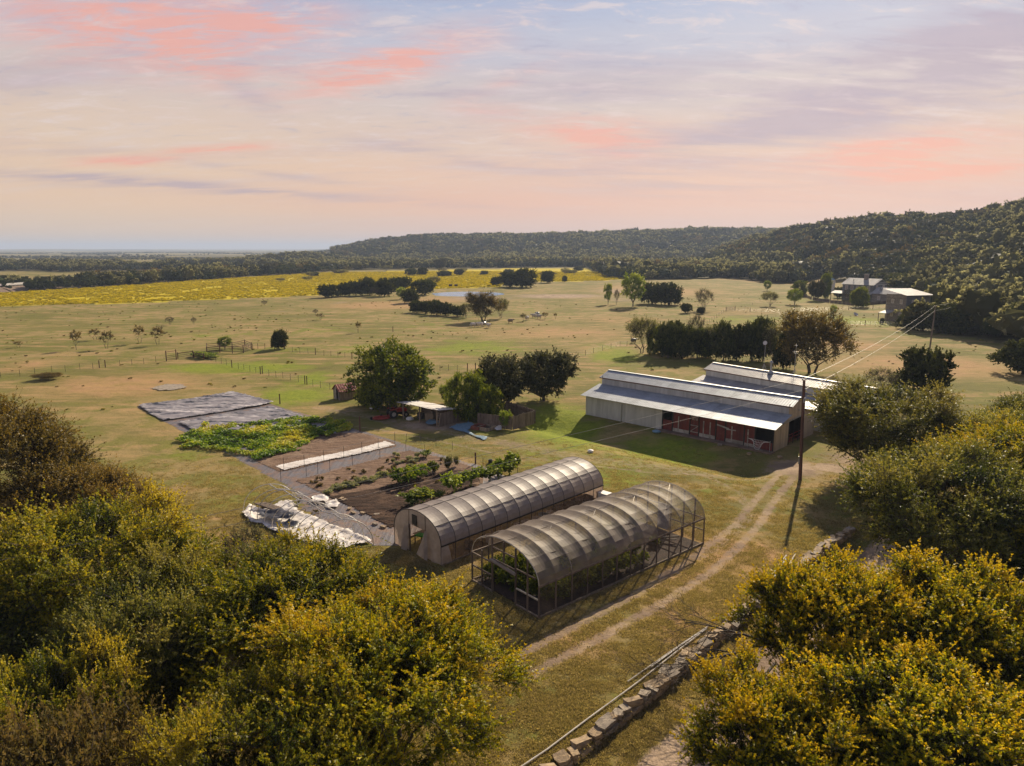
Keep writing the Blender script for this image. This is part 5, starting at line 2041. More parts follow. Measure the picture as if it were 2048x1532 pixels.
def net_house():
    NL = Vector((-2.67, 44.65, 0)); NR = Vector((1.86, 39.88, 0)); FR = Vector((14.75, 50.97, 0))
    W_ = (NL - NR).length
    Lg = (FR - NR).length
    d = (FR - NR).normalized()
    rz = math.atan2(-d.x, d.y)
    t = thing('shade_house', 'arched shade net house with wooden wall frame full of green crops', 'greenhouse', NL, rz)
    ev, top = 2.05, 3.95
    n = 16
    bays = 12
    step = Lg / bays
    arcs = []
    for i in range(bays + 1):
        pts = hoop_pts(W_, ev, top, n, i * step)
        arcs.append(pts)
        b = MB()
        b.tube(pts, .03, 6)
        b.build('hoop', 'hoop_metal', t)
        for sx in (0, W_):
            b = MB()
            b.bar((sx, i * step, 0), (sx, i * step, ev - .05), .075)
            b.build('side_post', 'frame_wood', t)
    g = random.Random(9)
    for i in range(bays):
        m = 6
        rows = []
        sagv = .10 + .1 * g.random()
        kmin = 0 if i else 5
        if i == 0:
            kmin = 5
        for j in range(m + 1):
            s = j / m
            row = []
            for k in range(kmin, n + 1):
                p = arcs[i][k]
                q = p.lerp(arcs[i + 1][k], s)
                rad = Vector((q.x - W_ / 2, 0, q.z - ev + .4)).normalized()
                hang = math.sin(PI * s) * (sagv * math.sin(PI * k / n) + .06 * math.sin(k * 1.3 + i * 2) ** 2)
                row.append(q + rad * (.05 - hang))
            rows.append(row)
        b = MB()
        for j in range(m):
            grid_face(b, rows[j], rows[j + 1])
        b.build('roof_net', 'shade_net' if i < 8 else 'thin_net', t, smooth=True)
        for sx in (-.05, W_ + .05):
            b = MB()
            y0, y1 = i * step + .03, (i + 1) * step - .03
            b.face([(sx, y0, .1), (sx, y1, .1), (sx, y1, ev - .08), (sx, y0, ev - .08)])
            b.build('side_net', 'side_net', t)
    for sx in (0, W_):
        for z, h_ in ((ev, .12), (.07, .14)):
            b = MB()
            q = sx + (.02 if sx else -.02)
            b.bar((q, -.05, z), (q, Lg + .05, z), .07, h_)
            b.build('plate' if z > 1 else 'sill', 'frame_wood' if z > 1 else 'pale_wood', t)
    for k in (4, 8, 12):
        b = MB()
        b.tube([arcs[0][k] - Vector((0, 0, .08)), arcs[-1][k] - Vector((0, 0, .08))], .018, 5)
        b.build('purlin', 'frame_wood', t)
    # diagonal wires seen across the net
    b = MB()
    for i in range(0, bays, 3):
        b.tube([arcs[i][3], arcs[min(bays, i + 3)][8]], .012, 4)
        b.tube([arcs[i][13], arcs[min(bays, i + 3)][8]], .012, 4)
    b.build('brace_wire', 'hoop_metal', t)
    def zat(x):
        u = min(1, max(-1, (W_ / 2 - x) / (W_ / 2)))
        return ev + (top - ev) * (math.sqrt(max(0, 1 - u * u))) ** .92
    # near end frame
    for x, h_ in ((0, ev), (1.05, 2.55), (2.15, zat(2.15) - .05), (3.3, 3.8), (4.45, zat(4.45) - .05), (5.55, zat(5.55) - .05), (W_, ev)):
        z0 = 0 if x != 3.3 else 2.45
        b = MB()
        b.bar((x, 0, z0), (x, 0, h_), .10 if x in (2.15, 4.45) else .085)
        b.build('end_post', 'frame_wood', t)
    for x0, x1, z, m_ in ((0, 2.15, 2.05, 'frame_wood'), (0, 2.15, 1.15, 'frame_wood'), (2.15, 4.45, 3.15, 'frame_wood'), (4.45, W_, 1.15, 'hoop_metal'), (4.45, W_ - .3, 2.45, 'frame_wood'), (2.15, 4.45, 2.35, 'frame_wood')):
        b = MB()
        b.bar((x0, .0, z), (x1, .0, z), .07, .09)
        b.build('end_rail', m_, t)
    b = MB()
    b.bar((0, 0, .05), (2.1, 0, .05), .1, .12)
    b.build('sill', 'pale_wood', t)
    b = MB()
    b.bar((4.5, 0, .05), (W_, 0, .05), .1, .12)
    b.build('sill', 'pale_wood', t)
    b = MB()
    b.tube([(2.1, -.1, 2.28), (4.5, -.1, 2.12)], .11, 8)
    b.build('rolled_door', 'film_end', t)
    b = MB()
    b.face([(.05, .05, .12), (2.1, .05, .12), (2.1, .05, 1.1), (.05, .05, 1.1)])
    b.build('end_net', 'side_net', t)
    # far end: net, door panel, posts
    b = MB()
    xs = [W_ * k / 16 for k in range(17)]
    for a, c in zip(xs[:-1], xs[1:]):
        b.face([(a, Lg + .04, .05), (c, Lg + .04, .05), (c, Lg + .04, zat(c)), (a, Lg + .04, zat(a))])
    b.build('end_net', 'side_net', t)
    for x in (1.2, 2.3, 3.5, 4.7, 5.7):
        b = MB()
        b.bar((x, Lg, 0), (x, Lg, zat(x) - .05), .08)
        b.build('end_post', 'frame_wood', t)
    for z in (1.1, 2.05):
        b = MB()
        b.bar((0, Lg, z), (W_, Lg, z), .07)
        b.build('end_rail', 'frame_wood', t)
    b = MB()
    b.box((2.9, Lg - .12, 1.15), (1.1, .05, 2.1))
    for z in (.45, 1.05, 1.65):
        b.box((2.9, Lg - .155, z), (1.0, .02, .03))
    b.build('door', 'trim_white', t)
    Mx = Matrix.Translation(NL) @ Matrix.Rotation(rz, 4, 'Z')
    def L2W(x, y, z=0):
        v = Mx @ Vector((x, y, z))
        return (v.x, v.y, v.z)
    # soil bed
    b = MB()
    b.box((W_ / 2, Lg / 2, .015), (W_ - .3, Lg - .3, .05))
    o = b.build('soil_bed', 'dark_soil')
    o.location = NL
    o.rotation_euler = (0, 0, rz)
    tag(o, kind='structure')
    # crops
    k = 0
    for row, x in enumerate((.8, 1.9, 3.1, 4.4, 5.7)):
        y = .9 + .2 * row
        while y < Lg - 1.2:
            p = L2W(x + g.uniform(-.15, .15), y)
            dens = .98 if y < 10.5 else .25
            if g.random() < dens:
                big = y < 9
                bushobj('tomato' if big else 'pepper', 'bushy green crop plant in rows under the shade net', p[0], p[1], g.uniform(.95, 1.35), g.uniform(.8, 1.35), group='crop rows in the shade net house', z=.04, name='crop_plant')
                k += 1
            y += g.uniform(.75, 1.05)
    # leaning bits of timber and pipe at the far end
    b = MB()
    b.bar((-1.4, 0, .1), (1.4, .6, .55), .05, .12)
    b.bar((-1.1, -.3, .1), (1.2, .5, .3), .05, .1)
    b.build('loose_timber', 'barn_board')
    o = bpy.data.objects['loose_timber']
    o.location = L2W(4.3, 14.6, 0)
    o.rotation_euler = (0, 0, rz + .4)
    tag(o, 'bleached loose boards on the soil at the far end of the shade house', 'timber')
net_house()

# ------------------------------------------------------------------ stone wall, pipes, dead branch
def stone_mesh(seed):
    g = random.Random(seed)
    bm = bmesh.new()
    bmesh.ops.create_cube(bm, size=1.0)
    bmesh.ops.subdivide_edges(bm, edges=bm.edges[:], cuts=1, use_grid_fill=True)
    for v in bm.verts:
        n = v.co.normalized() * .5
        v.co = v.co.lerp(n, .28 + g.uniform(-.1, .1))
        v.co += Vector((g.uniform(-.11, .11), g.uniform(-.11, .11), g.uniform(-.07, .07)))
        if v.co.z > .3:
            v.co.z = .42 + g.uniform(-.05, .04)
    me = bpy.data.meshes.new('stone')
    bm.to_mesh(me)
    bm.free()
    me.materials.append(MATS['stone' if seed % 3 else 'stone_grey'])
    return me


STONES = [stone_mesh(i) for i in range(9)]


def stone_wall():
    pts = WALL[1:]
    t = thing('stone_wall', 'low dry stone retaining wall running diagonally along the lawn', 'wall', (pts[0][0], pts[0][1], 0))
    o0 = Vector((pts[0][0], pts[0][1], 0))
    g = random.Random(3)
    for (ax, ay), (bx, by) in zip(pts[:-1], pts[1:]):
        L = math.hypot(bx - ax, by - ay)
        dx, dy = (bx - ax) / L, (by - ay) / L
        rz = math.atan2(dy, dx)
        s = 0
        while s < L:
            w = g.uniform(.38, 1.15)
            # top course, one or two stones wide
            wid = g.uniform(.42, .62)
            two = g.random() < .2
            lat = g.uniform(-.06, .06)
            h = g.uniform(.26, .36)
            zt_ = g.uniform(-.03, .10)
            px_, py_ = ax + dx * (s + w / 2), ay + dy * (s + w / 2)
            nx, ny = dy, -dx
            for q in ((-.24, .24) if two else (0,)):
                inst('stone', g.choice(STONES), t, (px_ + nx * (q + lat + .1) - o0.x, py_ + ny * (q + lat + .1) - o0.y, zt_),
                     (g.uniform(-.16, .16), g.uniform(-.16, .16), rz + g.uniform(-.35, .35)), (w * .98, wid * (.75 if two else 1), h))
            # face course below
            inst('stone', g.choice(STONES), t, (px_ + nx * .22 - o0.x, py_ + ny * .22 - o0.y, -.30 + g.uniform(-.03, .03)), (0, g.uniform(-.05, .05), rz + g.uniform(-.1, .1)), (w * 1.0, .42, .36))
            s += w * g.uniform(.94, 1.05)


stone_wall()


def along_wall(s0, s1, off, z, n=12):
    pts = [Vector((q[0], q[1], 0)) for q in WALL[1:]]
    L = [0]
    for a, b_ in zip(pts[:-1], pts[1:]):
        L.append(L[-1] + (b_ - a).length)
    out_ = []
    for k in range(n + 1):
        s = s0 + (s1 - s0) * k / n
        i = max(0, min(len(pts) - 2, next((j for j in range(len(L) - 1) if L[j + 1] >= s), len(pts) - 2)))
        d = (pts[i + 1] - pts[i]).normalized()
        p = pts[i] + d * (s - L[i])
        out_.append(p + Vector((-d.y, d.x, 0)) * off + Vector((0, 0, z)))
    return out_


for s0, s1, o1, o2, r_, lab in [(-1, 16, .75, .55, .035, 'long white pipe lying along the near stretch of the stone wall'),
                                (10.5, 16.5, .85, .62, .035, 'second white pipe beside the long one on the wall edge'),
                                (8.5, 15.0, 1.05, .70, .03, 'thinner pipe lying askew on the grass by the wall'),
                                (25.2, 28.6, .35, .9, .05, 'white pipe on top of the far end of the wall'),
                                (25.5, 29.0, .6, 1.1, .05, 'second white pipe at the far end of the wall'),
                                (26.2, 29.6, .1, .7, .05, 'third white pipe of the bundle at the far wall end')]:
    a = along_wall(s0, s1, 1, .06)
    b = MB()
    n = len(a) - 1
    c1 = along_wall(s0, s1, o1, .10)
    c2 = along_wall(s0, s1, o2, .10 if r_ < .05 else .22)
    b.tube([c1[k].lerp(c2[k], k / n) for k in range(n + 1)], r_, 6)
    tag(b.build('pipe', 'pvc_white'), lab, 'pipe')


def dead_branch():
    """bare limbs reaching over the wall from the golden tree"""
    x, y = at(1535, 1285, 2.4)
    t = thing('dead_branch', 'leafless dead limb reaching from the golden tree over the stone wall', 'branch', (x, y, 2.4))
    g = random.Random(12)
    b = MB()
    def grow(p, d, L, r, lev):
        pts = [p]
        q = p
        n = 6
        for k in range(n):
            d = (d + Vector((g.uniform(-.28, .28), g.uniform(-.28, .28), g.uniform(-.18, .16)))).normalized()
            q = q + d * L / n
            pts.append(q.copy())
        rr = [r * (1 - .8 * k / n) for k in range(n + 1)]
        b.tube(pts, rr, 5 if lev < 2 else 3, caps=False)
        if lev < 3:
            for k in range(2, n + 1):
                for _ in range(2 if lev else 2):
                    if g.random() < .85:
                        e = (d + Vector((g.uniform(-.9, .9), g.uniform(-.9, .9), g.uniform(-.5, .6)))).normalized()
                        grow(pts[k], e, L * g.uniform(.35, .6), rr[k] * .6 + .004, lev + 1)
    grow(Vector((0, 0, 0)), Vector((-1, -.45, -.10)), 5.4, .11, 0)
    grow(Vector((.4, .1, -.2)), Vector((-1, .25, .08)), 4.6, .09, 0)
    grow(Vector((.1, -.9, -.6)), Vector((-1, -.9, -.1)), 4.4, .09, 0)
    b.build('limbs', 'bark', t, smooth=True)
dead_branch()

# ------------------------------------------------------------------ garden sheets and beds
def sheet(name, poly, mat, z=0.006, n=1, wob=.12, seed=1, res=.25, hfun=None, parent=None, edge=.25):
    """a sheet with an uneven outline filling the polygon given in world metres; hfun(x,y,d)->z"""
    g = random.Random(seed)
    # fine grid clipped to the polygon
    xs = [p[0] for p in poly]
    ys = [p[1] for p in poly]
    x0, x1, y0, y1 = min(xs), max(xs), min(ys), max(ys)
    nx, ny = max(2, int((x1 - x0) / res)), max(2, int((y1 - y0) / res))
    X = np.linspace(x0 - .3, x1 + .3, nx + 1)
    Y = np.linspace(y0 - .3, y1 + .3, ny + 1)
    XX, YY = np.meshgrid(X, Y)
    cx, cy = (XX[:-1, :-1] + XX[1:, 1:]) / 2, (YY[:-1, :-1] + YY[1:, 1:]) / 2
    jx = (fbm(cx * 1.3, cy * 1.3, seed, 3) - .5) * wob * 4
    jy = (fbm(cx * 1.3 + 50, cy * 1.3, seed + 3, 3) - .5) * wob * 4
    ins = in_poly(cx + jx, cy + jy, poly)
    closed = list(poly) + [poly[0]]
    d = pl_dist(XX, YY, closed)
    Z = np.full(XX.shape, z) if hfun is None else hfun(XX, YY, d)
    idx = np.arange((nx + 1) * (ny + 1)).reshape(ny + 1, nx + 1)
    jj, ii = np.nonzero(ins)
    f = np.stack([idx[jj, ii], idx[jj, ii + 1], idx[jj + 1, ii + 1], idx[jj + 1, ii]], -1).ravel()
    used = np.unique(f)
    remap = -np.ones(idx.size, int)
    remap[used] = np.arange(len(used))
    V = np.stack([XX.ravel(), YY.ravel(), Z.ravel() + terrain(XX.ravel(), YY.ravel())], -1)[used]
    me = mesh_arrays(name, V, remap[f], 4, [mat], smooth=True)
    o = bpy.data.objects.new(name, me)
    COL.objects.link(o)
    if parent:
        o.parent = parent
    return o


def fabric_mat():
    m, T = new_mat('fabric')
    P = T.n('ShaderNodeNewGeometry').outputs['Position']
    n = T.noise(P, .7, 5, .65)
    nf = T.noise(P, 5.0, 4, .65)
    st = T.noise(T.scl(P, (3.2, .22, 1), (0, 0, R(-45))), 1.2, 3, .5)
    col = T.mix(T.mapr(st, .35, .65), (.155, .14, .145), (.10, .09, .095))
    col = T.mix(T.mapr(T.m('ADD', n, T.m('MULTIPLY', nf, .25)), .58, .74), col, (.19, .115, .075))
    p = T.n('ShaderNodeBsdfPrincipled', ins={'Base Color': col, 'Roughness': .5, 'Specular IOR Level': .5})
    bp = T.n('ShaderNodeBump', ins={'Strength': .5, 'Distance': .08, 'Height': T.m('ADD', nf, st)})
    T.t.links.new(bp.outputs[0], p.inputs['Normal'])
    out(T, p.outputs[0])
    # furrowed earth
    for nm, c1, c2, c3 in (('bed_dark', (.085, .050, .034), (.04, .026, .019), (.13, .08, .052)), ('bed_pale', (.26, .17, .115), (.15, .095, .066), (.33, .235, .165))):
        m, T = new_mat(nm)
        P = T.n('ShaderNodeNewGeometry').outputs['Position']
        st = T.noise(T.scl(P, (.35, 2.6, 1), (0, 0, R(-45))), 1.0, 5, .65, .2)
        nf = T.noise(P, 4.0, 5, .7)
        nb = T.noise(P, .4, 4, .6)
        col = T.mix(T.mapr(st, .35, .65), c1, c2)
        col = T.mix(T.m('MULTIPLY', T.mapr(nb, .5, .68), .7), col, c3)
        col = T.mix(T.m('MULTIPLY', T.mapr(nf, .55, .75), .5), col, T.mix(1.0, col, (.45, .45, .45), 'MULTIPLY'))
        p = T.n('ShaderNodeBsdfPrincipled', ins={'Base Color': col, 'Roughness': .95, 'Specular IOR Level': .1})
        bp = T.n('ShaderNodeBump', ins={'Strength': 1.0, 'Distance': .14, 'Height': T.m('ADD', T.m('MULTIPLY', st, 1.6), nf)})
        T.t.links.new(bp.outputs[0], p.inputs['Normal'])
        out(T, p.outputs[0])
    # black sheeting; grey sheen, crease highlights and fold shade painted into the colour
    m, T = new_mat('tarp')
    P = T.n('ShaderNodeNewGeometry').outputs['Position']
    n = T.noise(P, .6, 5, .6)
    fold = T.noise(T.scl(P, (.30, 1.3, 1), (0, 0, R(-25))), .55, 4, .55, 1.2)
    nf = T.noise(P, 3.0, 4, .6)
    col = T.mix(T.mapr(n, .38, .66), (.19, .17, .17), (.30, .275, .265))
    col = T.mix(T.mapr(fold, .565, .60), col, (.03, .03, .032))
    col = T.mix(T.mapr(fold, .42, .39), col, (.50, .46, .44))
    p = T.n('ShaderNodeBsdfPrincipled', ins={'Base Color': col, 'Roughness': .36, 'Specular IOR Level': .7})
    bp = T.n('ShaderNodeBump', ins={'Strength': .5, 'Distance': .2, 'Height': T.m('ADD', fold, T.m('MULTIPLY', nf, .2))})
    T.t.links.new(bp.outputs[0], p.inputs['Normal'])
    out(T, p.outputs[0])
    m, T = new_mat('white_sheet')
    P = T.n('ShaderNodeNewGeometry').outputs['Position']
    n = T.noise(P, 1.3, 5, .65, .6)
    nf = T.noise(P, 6.0, 4, .6)
    col = T.mix(T.mapr(n, .4, .62), (.78, .73, .67), (.58, .52, .46))
    col = T.mix(T.mapr(n, .62, .70), col, (.16, .115, .08))
    p = T.n('ShaderNodeBsdfPrincipled', ins={'Base Color': col, 'Roughness': .5, 'Specular IOR Level': .4})
    bp = T.n('ShaderNodeBump', ins={'Strength': .7, 'Distance': .12, 'Height': T.m('ADD', n, T.m('MULTIPLY', nf, .4))})
    T.t.links.new(bp.outputs[0], p.inputs['Normal'])
    out(T, p.outputs[0])
fabric_mat()


def W2(pts):
    return [at(*p) for p in pts]


# woven ground fabric under the whole garden
fab = sheet('ground_fabric', W2([(274, 813), (470, 786), (600, 826), (723, 862), (826, 893), (980, 938), (1010, 952), (985, 985), (850, 1062), (792, 1092),
                                 (700, 1046), (600, 1004), (590, 982), (562, 964), (450, 906), (360, 860)]), 'fabric', .012, wob=.05, seed=4, res=.35)
tag(fab, kind='structure')
# strips that lie beside the fallen tunnel
fab2 = sheet('ground_fabric', W2([(596, 1012), (640, 1008), (792, 1094), (745, 1090)]), 'fabric', .016, wob=.06, seed=6, res=.25)
tag(fab2, kind='structure')
# beds
def furrow(z0, amp, period=.75, ang=-45):
    c_, s_ = math.cos(R(ang)), math.sin(R(ang))
    def f(x, y, d):
        u = x * s_ + y * c_
        return z0 + np.clip(d / .4, 0, 1) * (.03 + amp * (.5 + .5 * np.sin(u * 2 * PI / period)) + (fbm(x * 1.5, y * 1.5, 8) - .5) * .10)
    return f
bed1 = sheet('soil_bed', W2([(500, 905), (600, 868), (720, 866), (790, 886), (792, 893), (562, 944), (515, 924)]), 'bed_pale', hfun=furrow(.03, .04), wob=.04, seed=8, res=.3)
tag(bed1, kind='structure')
bed2 = sheet('soil_bed', W2([(594, 961), (820, 901), (900, 920), (975, 944), (960, 972), (900, 990), (660, 995), (640, 984)]), 'bed_pale', hfun=furrow(.03, .04), wob=.04, seed=10, res=.3)
tag(bed2, kind='structure')
bed3 = sheet('soil_bed', W2([(655, 994), (760, 975), (905, 938), (972, 948), (940, 985), (800, 1050), (782, 1056), (708, 1016)]), 'bed_dark', hfun=furrow(.05, .07, .9), wob=.04, seed=12, res=.25)
tag(bed3, kind='structure')


def wrinkle(z0, amp, seed, hem=True):
    def f(x, y, d):
        a = fbm(x * .45 + y * .3, y * .6 - x * .25, seed, 3)
        wx = fbm(x * .3, y * .3, seed + 2, 3) * 3
        r_ = 1 - np.abs(2 * fbm(x * .28 + .45 * y + wx, -.35 * x + y * .35 + wx, seed + 5, 3) - 1)
        r2 = 1 - np.abs(2 * fbm(x * .9 - .3 * y + wx, .5 * x + y * .8, seed + 6, 2) - 1)
        h = z0 + amp * (.30 * a + .38 * r_ ** 9 + .16 * r2 ** 6)
        if hem:
            h = h + .10 * np.exp(-((d - .25) / .2) ** 2) * (.4 + fbm(x * 2, y * 2, seed + 9))
        return h
    return f
tag(sheet('tarp', W2([(276, 812), (370, 800), (467, 785), (500, 793), (548, 806), (520, 813), (420, 829), (326, 843), (300, 828)]), 'tarp', hfun=wrinkle(.05, .32, 20), wob=.07, seed=14, res=.18),
    'large wrinkled black plastic sheet weighted on the ground, furthest from the camera', 'tarp')
tag(sheet('tarp', W2([(357, 846), (440, 832), (545, 815), (606, 833), (600, 852), (520, 862), (430, 872), (392, 866)]), 'tarp', hfun=wrinkle(.05, .34, 30), wob=.07, seed=16, res=.18),
    'second wrinkled black plastic sheet partly overgrown by the squash vines', 'tarp')
tag(sheet('cloth_strip', W2([(551, 934), (620, 918), (700, 903), (770, 884), (790, 891), (720, 909), (640, 925), (568, 942)]), 'white_sheet', hfun=wrinkle(.08, .12, 40, False), wob=.08, seed=18, res=.16),
    'long white cloth strip laid between the wire fence and bare bed', 'cloth')
tag(sheet('plastic_sheet', W2([(487, 1026), (500, 1012), (528, 1022), (560, 1006), (582, 1003), (598, 1026), (631, 1036), (665, 1052), (700, 1064), (745, 1086), (706, 1093), (664, 1108), (625, 1090), (590, 1080), (548, 1066), (520, 1050), (500, 1045)]),
          'white_sheet', hfun=wrinkle(.05, .36, 50), wob=.10, seed=22, res=.13), 'torn crumpled white plastic sheeting spread under the bare hoops', 'plastic sheet')
tag(sheet('dark_cloth', W2([(505, 1034), (540, 1034), (566, 1031), (592, 1042), (575, 1050), (545, 1050), (520, 1045)]), 'dark_plastic', hfun=wrinkle(.42, .6, 60), wob=.12, seed=24, res=.12),
    'bunched dark net lying on the white sheeting near its left end', 'net')
tag(sheet('dark_cloth', W2([(556, 1064), (580, 1054), (600, 1060), (590, 1070), (570, 1072)]), 'dark_plastic', hfun=wrinkle(.42, .6, 66), wob=.1, seed=26, res=.12),
    'smaller dark heap on the middle of the white sheeting', 'net')
tag(sheet('plastic_sheet', W2([(672, 1004), (680, 1010), (674, 1018), (653, 1018), (650, 1009)]), 'white_sheet', hfun=wrinkle(.10, .3, 70), wob=.05, seed=28, res=.1), 'small white plastic scrap on the grey fabric path', 'plastic sheet')
tag(sheet('plastic_sheet', W2([(626, 1000), (640, 995), (656, 998), (658, 1006), (640, 1010), (626, 1007)]), 'white_sheet', hfun=wrinkle(.10, .45, 74), wob=.05, seed=30, res=.1), 'crumpled pale bundle at the top of the grey fabric path', 'plastic sheet')
tag(sheet('ash_heap', W2([(305, 777), (330, 770), (362, 769), (374, 776), (345, 781), (318, 782)]), 'stone_grey', hfun=wrinkle(.05, .30, 80, False), wob=.2, seed=32, res=.25), 'patch of grey ash and debris on the dry grass', 'ash heap')
# pallet standing in the sheeting
def pallet():
    x, y = at(538, 1019)
    t = thing('pallet', 'wooden slatted pallet tilted on the white sheeting', 'pallet', (x, y, .3), R(-20))
    t.rotation_euler = (R(-14), R(4), R(-28))
    for k in range(9):
        b = MB(); b.box((-1.0 + .25 * k, 0, .06), (.16, 1.3, .03)); b.build('slat', 'old_wood', t)
    for y_ in (-.55, 0, .55):
        b = MB(); b.box((0, y_, 0), (2.2, .09, .08)); b.build('runner', 'old_wood', t)
pallet()


def hoop_frame():
    R0 = Vector((*at(596, 1015), 0)); L0 = Vector((*at(487, 1026), 0)); R1 = Vector((*at(747, 1091), 0))
    across = L0 - R0
    along = R1 - R0
    t = thing('hoop_frame', 'bare metal hoops of an uncovered tunnel over the white sheeting', 'hoop frame', R0)
    N = 10
    n = 18
    W_ = across.length
    ax_ = across.normalized()
    dz = 2.35
    apex = []
    for i in range(N):
        s = i / (N - 1)
        o = along * s
        pts = []
        for k in range(n + 1):
            a = PI * k / n
            pts.append(o + ax_ * (W_ / 2 - W_ / 2 * math.cos(a)) + Vector((0, 0, dz * math.sin(a) ** .85 * (1 - .05 * math.sin(i * 2.1)))) + along.normalized() * .15 * math.sin(a) * math.sin(i * 1.7))
        b = MB()
        b.tube(pts, .034, 6)
        b.build('hoop', 'hoop_metal', t)
        apex.append((pts[n // 2], pts[n // 2 - 3]))
    for j in (0, 1):
        b = MB()
        b.tube([a[j] - Vector((0, 0, .03)) for a in apex], .045, 6)
        b.build('purlin', 'hoop_metal', t)
hoop_frame()
for (pa, pb, lab) in [((597, 1014), (582, 996), 'white pole leaning by the far right foot of the bare hoops'), ((748, 1091), (730, 1068), 'white pole leaning by the near right foot of the bare hoops')]:
    a = Vector((*at(*pa), .05))
    b = MB()
    b.tube([a, a + Vector((-1.0, .3, .5))], .045, 6)
    tag(b.build('pole', 'pvc_white'), lab, 'pole')

# squash vines: many broad leaves, nobody could count them
def vines():
    g = np.random.default_rng(5)
    poly = W2([(363, 878), (392, 864), (457, 853), (562, 842), (606, 834), (621, 833), (690, 850), (697, 857), (669, 869), (640, 876), (603, 889), (624, 899), (590, 906), (545, 913), (521, 922), (480, 914), (445, 914), (420, 900), (369, 892)])
    xs = [p[0] for p in poly]; ys = [p[1] for p in poly]
    n = 52000
    x = g.uniform(min(xs) - .5, max(xs) + .5, n); y = g.uniform(min(ys) - .5, max(ys) + .5, n)
    jx = (fbm(x * .6, y * .6, 3) - .5) * 4; jy = (fbm(x * .6 + 9, y * .6, 4) - .5) * 4
    k = in_poly(x + jx, y + jy, poly)
    cover = fbm(x * .5, y * .5, 7, 4)
    k &= (cover > .33)
    x, y, cover = x[k], y[k], cover[k]
    h = .12 + np.clip(cover - .33, 0, .5) * 1.5
    z = h * g.uniform(.45, 1.0, len(x))
    c = np.stack([x, y, z], 1)
    s = g.uniform(.13, .30, len(x))
    # leaf = two triangles folded on the midrib, facing up
    nrm = norm(rand_unit(g, len(x)) * .75 + np.array([0, 0, 1.0]))
    a = norm(np.cross(nrm, rand_unit(g, len(x))))
    b = np.cross(nrm, a)
    S = s[:, None]
    v = np.stack([c - a * S * .55, c + b * S * .5 + nrm * S * .12, c + a * S * .55, c - b * S * .5 + nrm * S * .12], 1).reshape(-1, 3)
    m = len(x)
    i = np.arange(m)[:, None] * 4
    f = np.concatenate([i, i + 1, i + 2, i, i + 2, i + 3], 1).ravel()
    patch = fbm(x * .35, y * .35, 15, 3)
    tint = np.clip(g.normal(.58, .17, m) + (patch - .5) * 1.6, 0, 1)
    me = mesh_arrays('squash_vines', v, f, 3, ['leaf_vine'], attrs={'tint': np.repeat(tint, 4)})
    o = bpy.data.objects.new('squash_vines', me)
    COL.objects.link(o)
    tag(o, 'sprawling yellow green squash vines covering a garden plot', 'vines', kind='stuff')
vines()

# plants in beds
x, y = at(775, 975); x2, y2 = at(845, 958)
bushobj('big', 'dense dark leaved flowering bush in the middle of the garden bed', *at(806, 968), 1.9, 1.7, sy=1.7, rz=.3)
bushobj('big', 'second half of the dense garden bush, right and lighter', *at(838, 957), 1.6, 1.45, sy=1.3, rz=2.2)
bushobj('upright', 'upright grey green reed clump at the garden edge', *at(897, 944), 1.2, 1.15)
bushobj('upright', 'thin brownish clump right of the reed clump', *at(912, 934), .8, .8)
bushobj('tomato', 'low round bush just right of the flowering bush', *at(868, 945), 1.2, .9)
bushobj('okra', 'leafy shrub at the back corner of the garden bed', *at(853, 915), 1.3, .6)
rr = random.Random(21)
for i in range(30):
    s = i / 29
    px = 655 + (775 - 655) * s + rr.uniform(-3, 3)
    py = 988 + (952 - 988) * s + rr.uniform(-5, 4)
    bushobj('tuft', 'pale feathery herb in the row across the garden bed', *at(px, py), rr.uniform(.8, 1.35), rr.uniform(.6, 1.0), group='pale herb row', z=.05)
for i in range(16):
    px = rr.uniform(780, 880); py = 905 + (px - 780) * .10 + rr.uniform(4, 26)
    bushobj('tuft', 'pale feathery plant behind the flowering bush', *at(px, py), rr.uniform(.7, 1.2), rr.uniform(.6, 1.1), group='pale plants behind the bush', z=.05)
labs = ['bright green leafy plant nearest the greenhouse corner', 'bright green plant second from the greenhouse corner', 'bushy green plant third along the greenhouse', 'tall green plant by the middle of the greenhouse',
        'green plant past the middle of the greenhouse', 'light green plant further along the greenhouse', 'green plant near the far end of the bed', 'last green plant at the far corner of the bed', 'broad bright green plant at the far end by the fence post',
        'small green plant low beside the greenhouse film']
for (px, py, s_, h_), lab in zip([(822, 1012, 1.8, .95), (848, 1006, 1.7, 1.0), (903, 990, 1.9, 1.6), (925, 982, 1.6, 1.4), (948, 974, 1.8, 1.4), (970, 967, 1.6, 1.3), (990, 962, 1.6, 1.3), (1008, 956, 1.9, 1.5), (1022, 948, 2.0, 1.5), (874, 1000, 1.1, .7)], labs):
    bushobj('okra', lab, *at(px, py), s_, h_)
for i in range(46):
    if i < 30:
        px = rr.uniform(620, 900); py = 955 + (px - 620) * -.16 + rr.uniform(-8, 28)
    else:
        px = rr.uniform(520, 900); py = rr.uniform(1000, 1040) if px < 700 else rr.uniform(930, 1000)
    bushobj('weed', 'small dry weed tuft scattered over the garden beds', *at(px, py), rr.uniform(.6, 1.6), rr.uniform(.6, 1.3), group='weed tufts on the beds', z=.03)
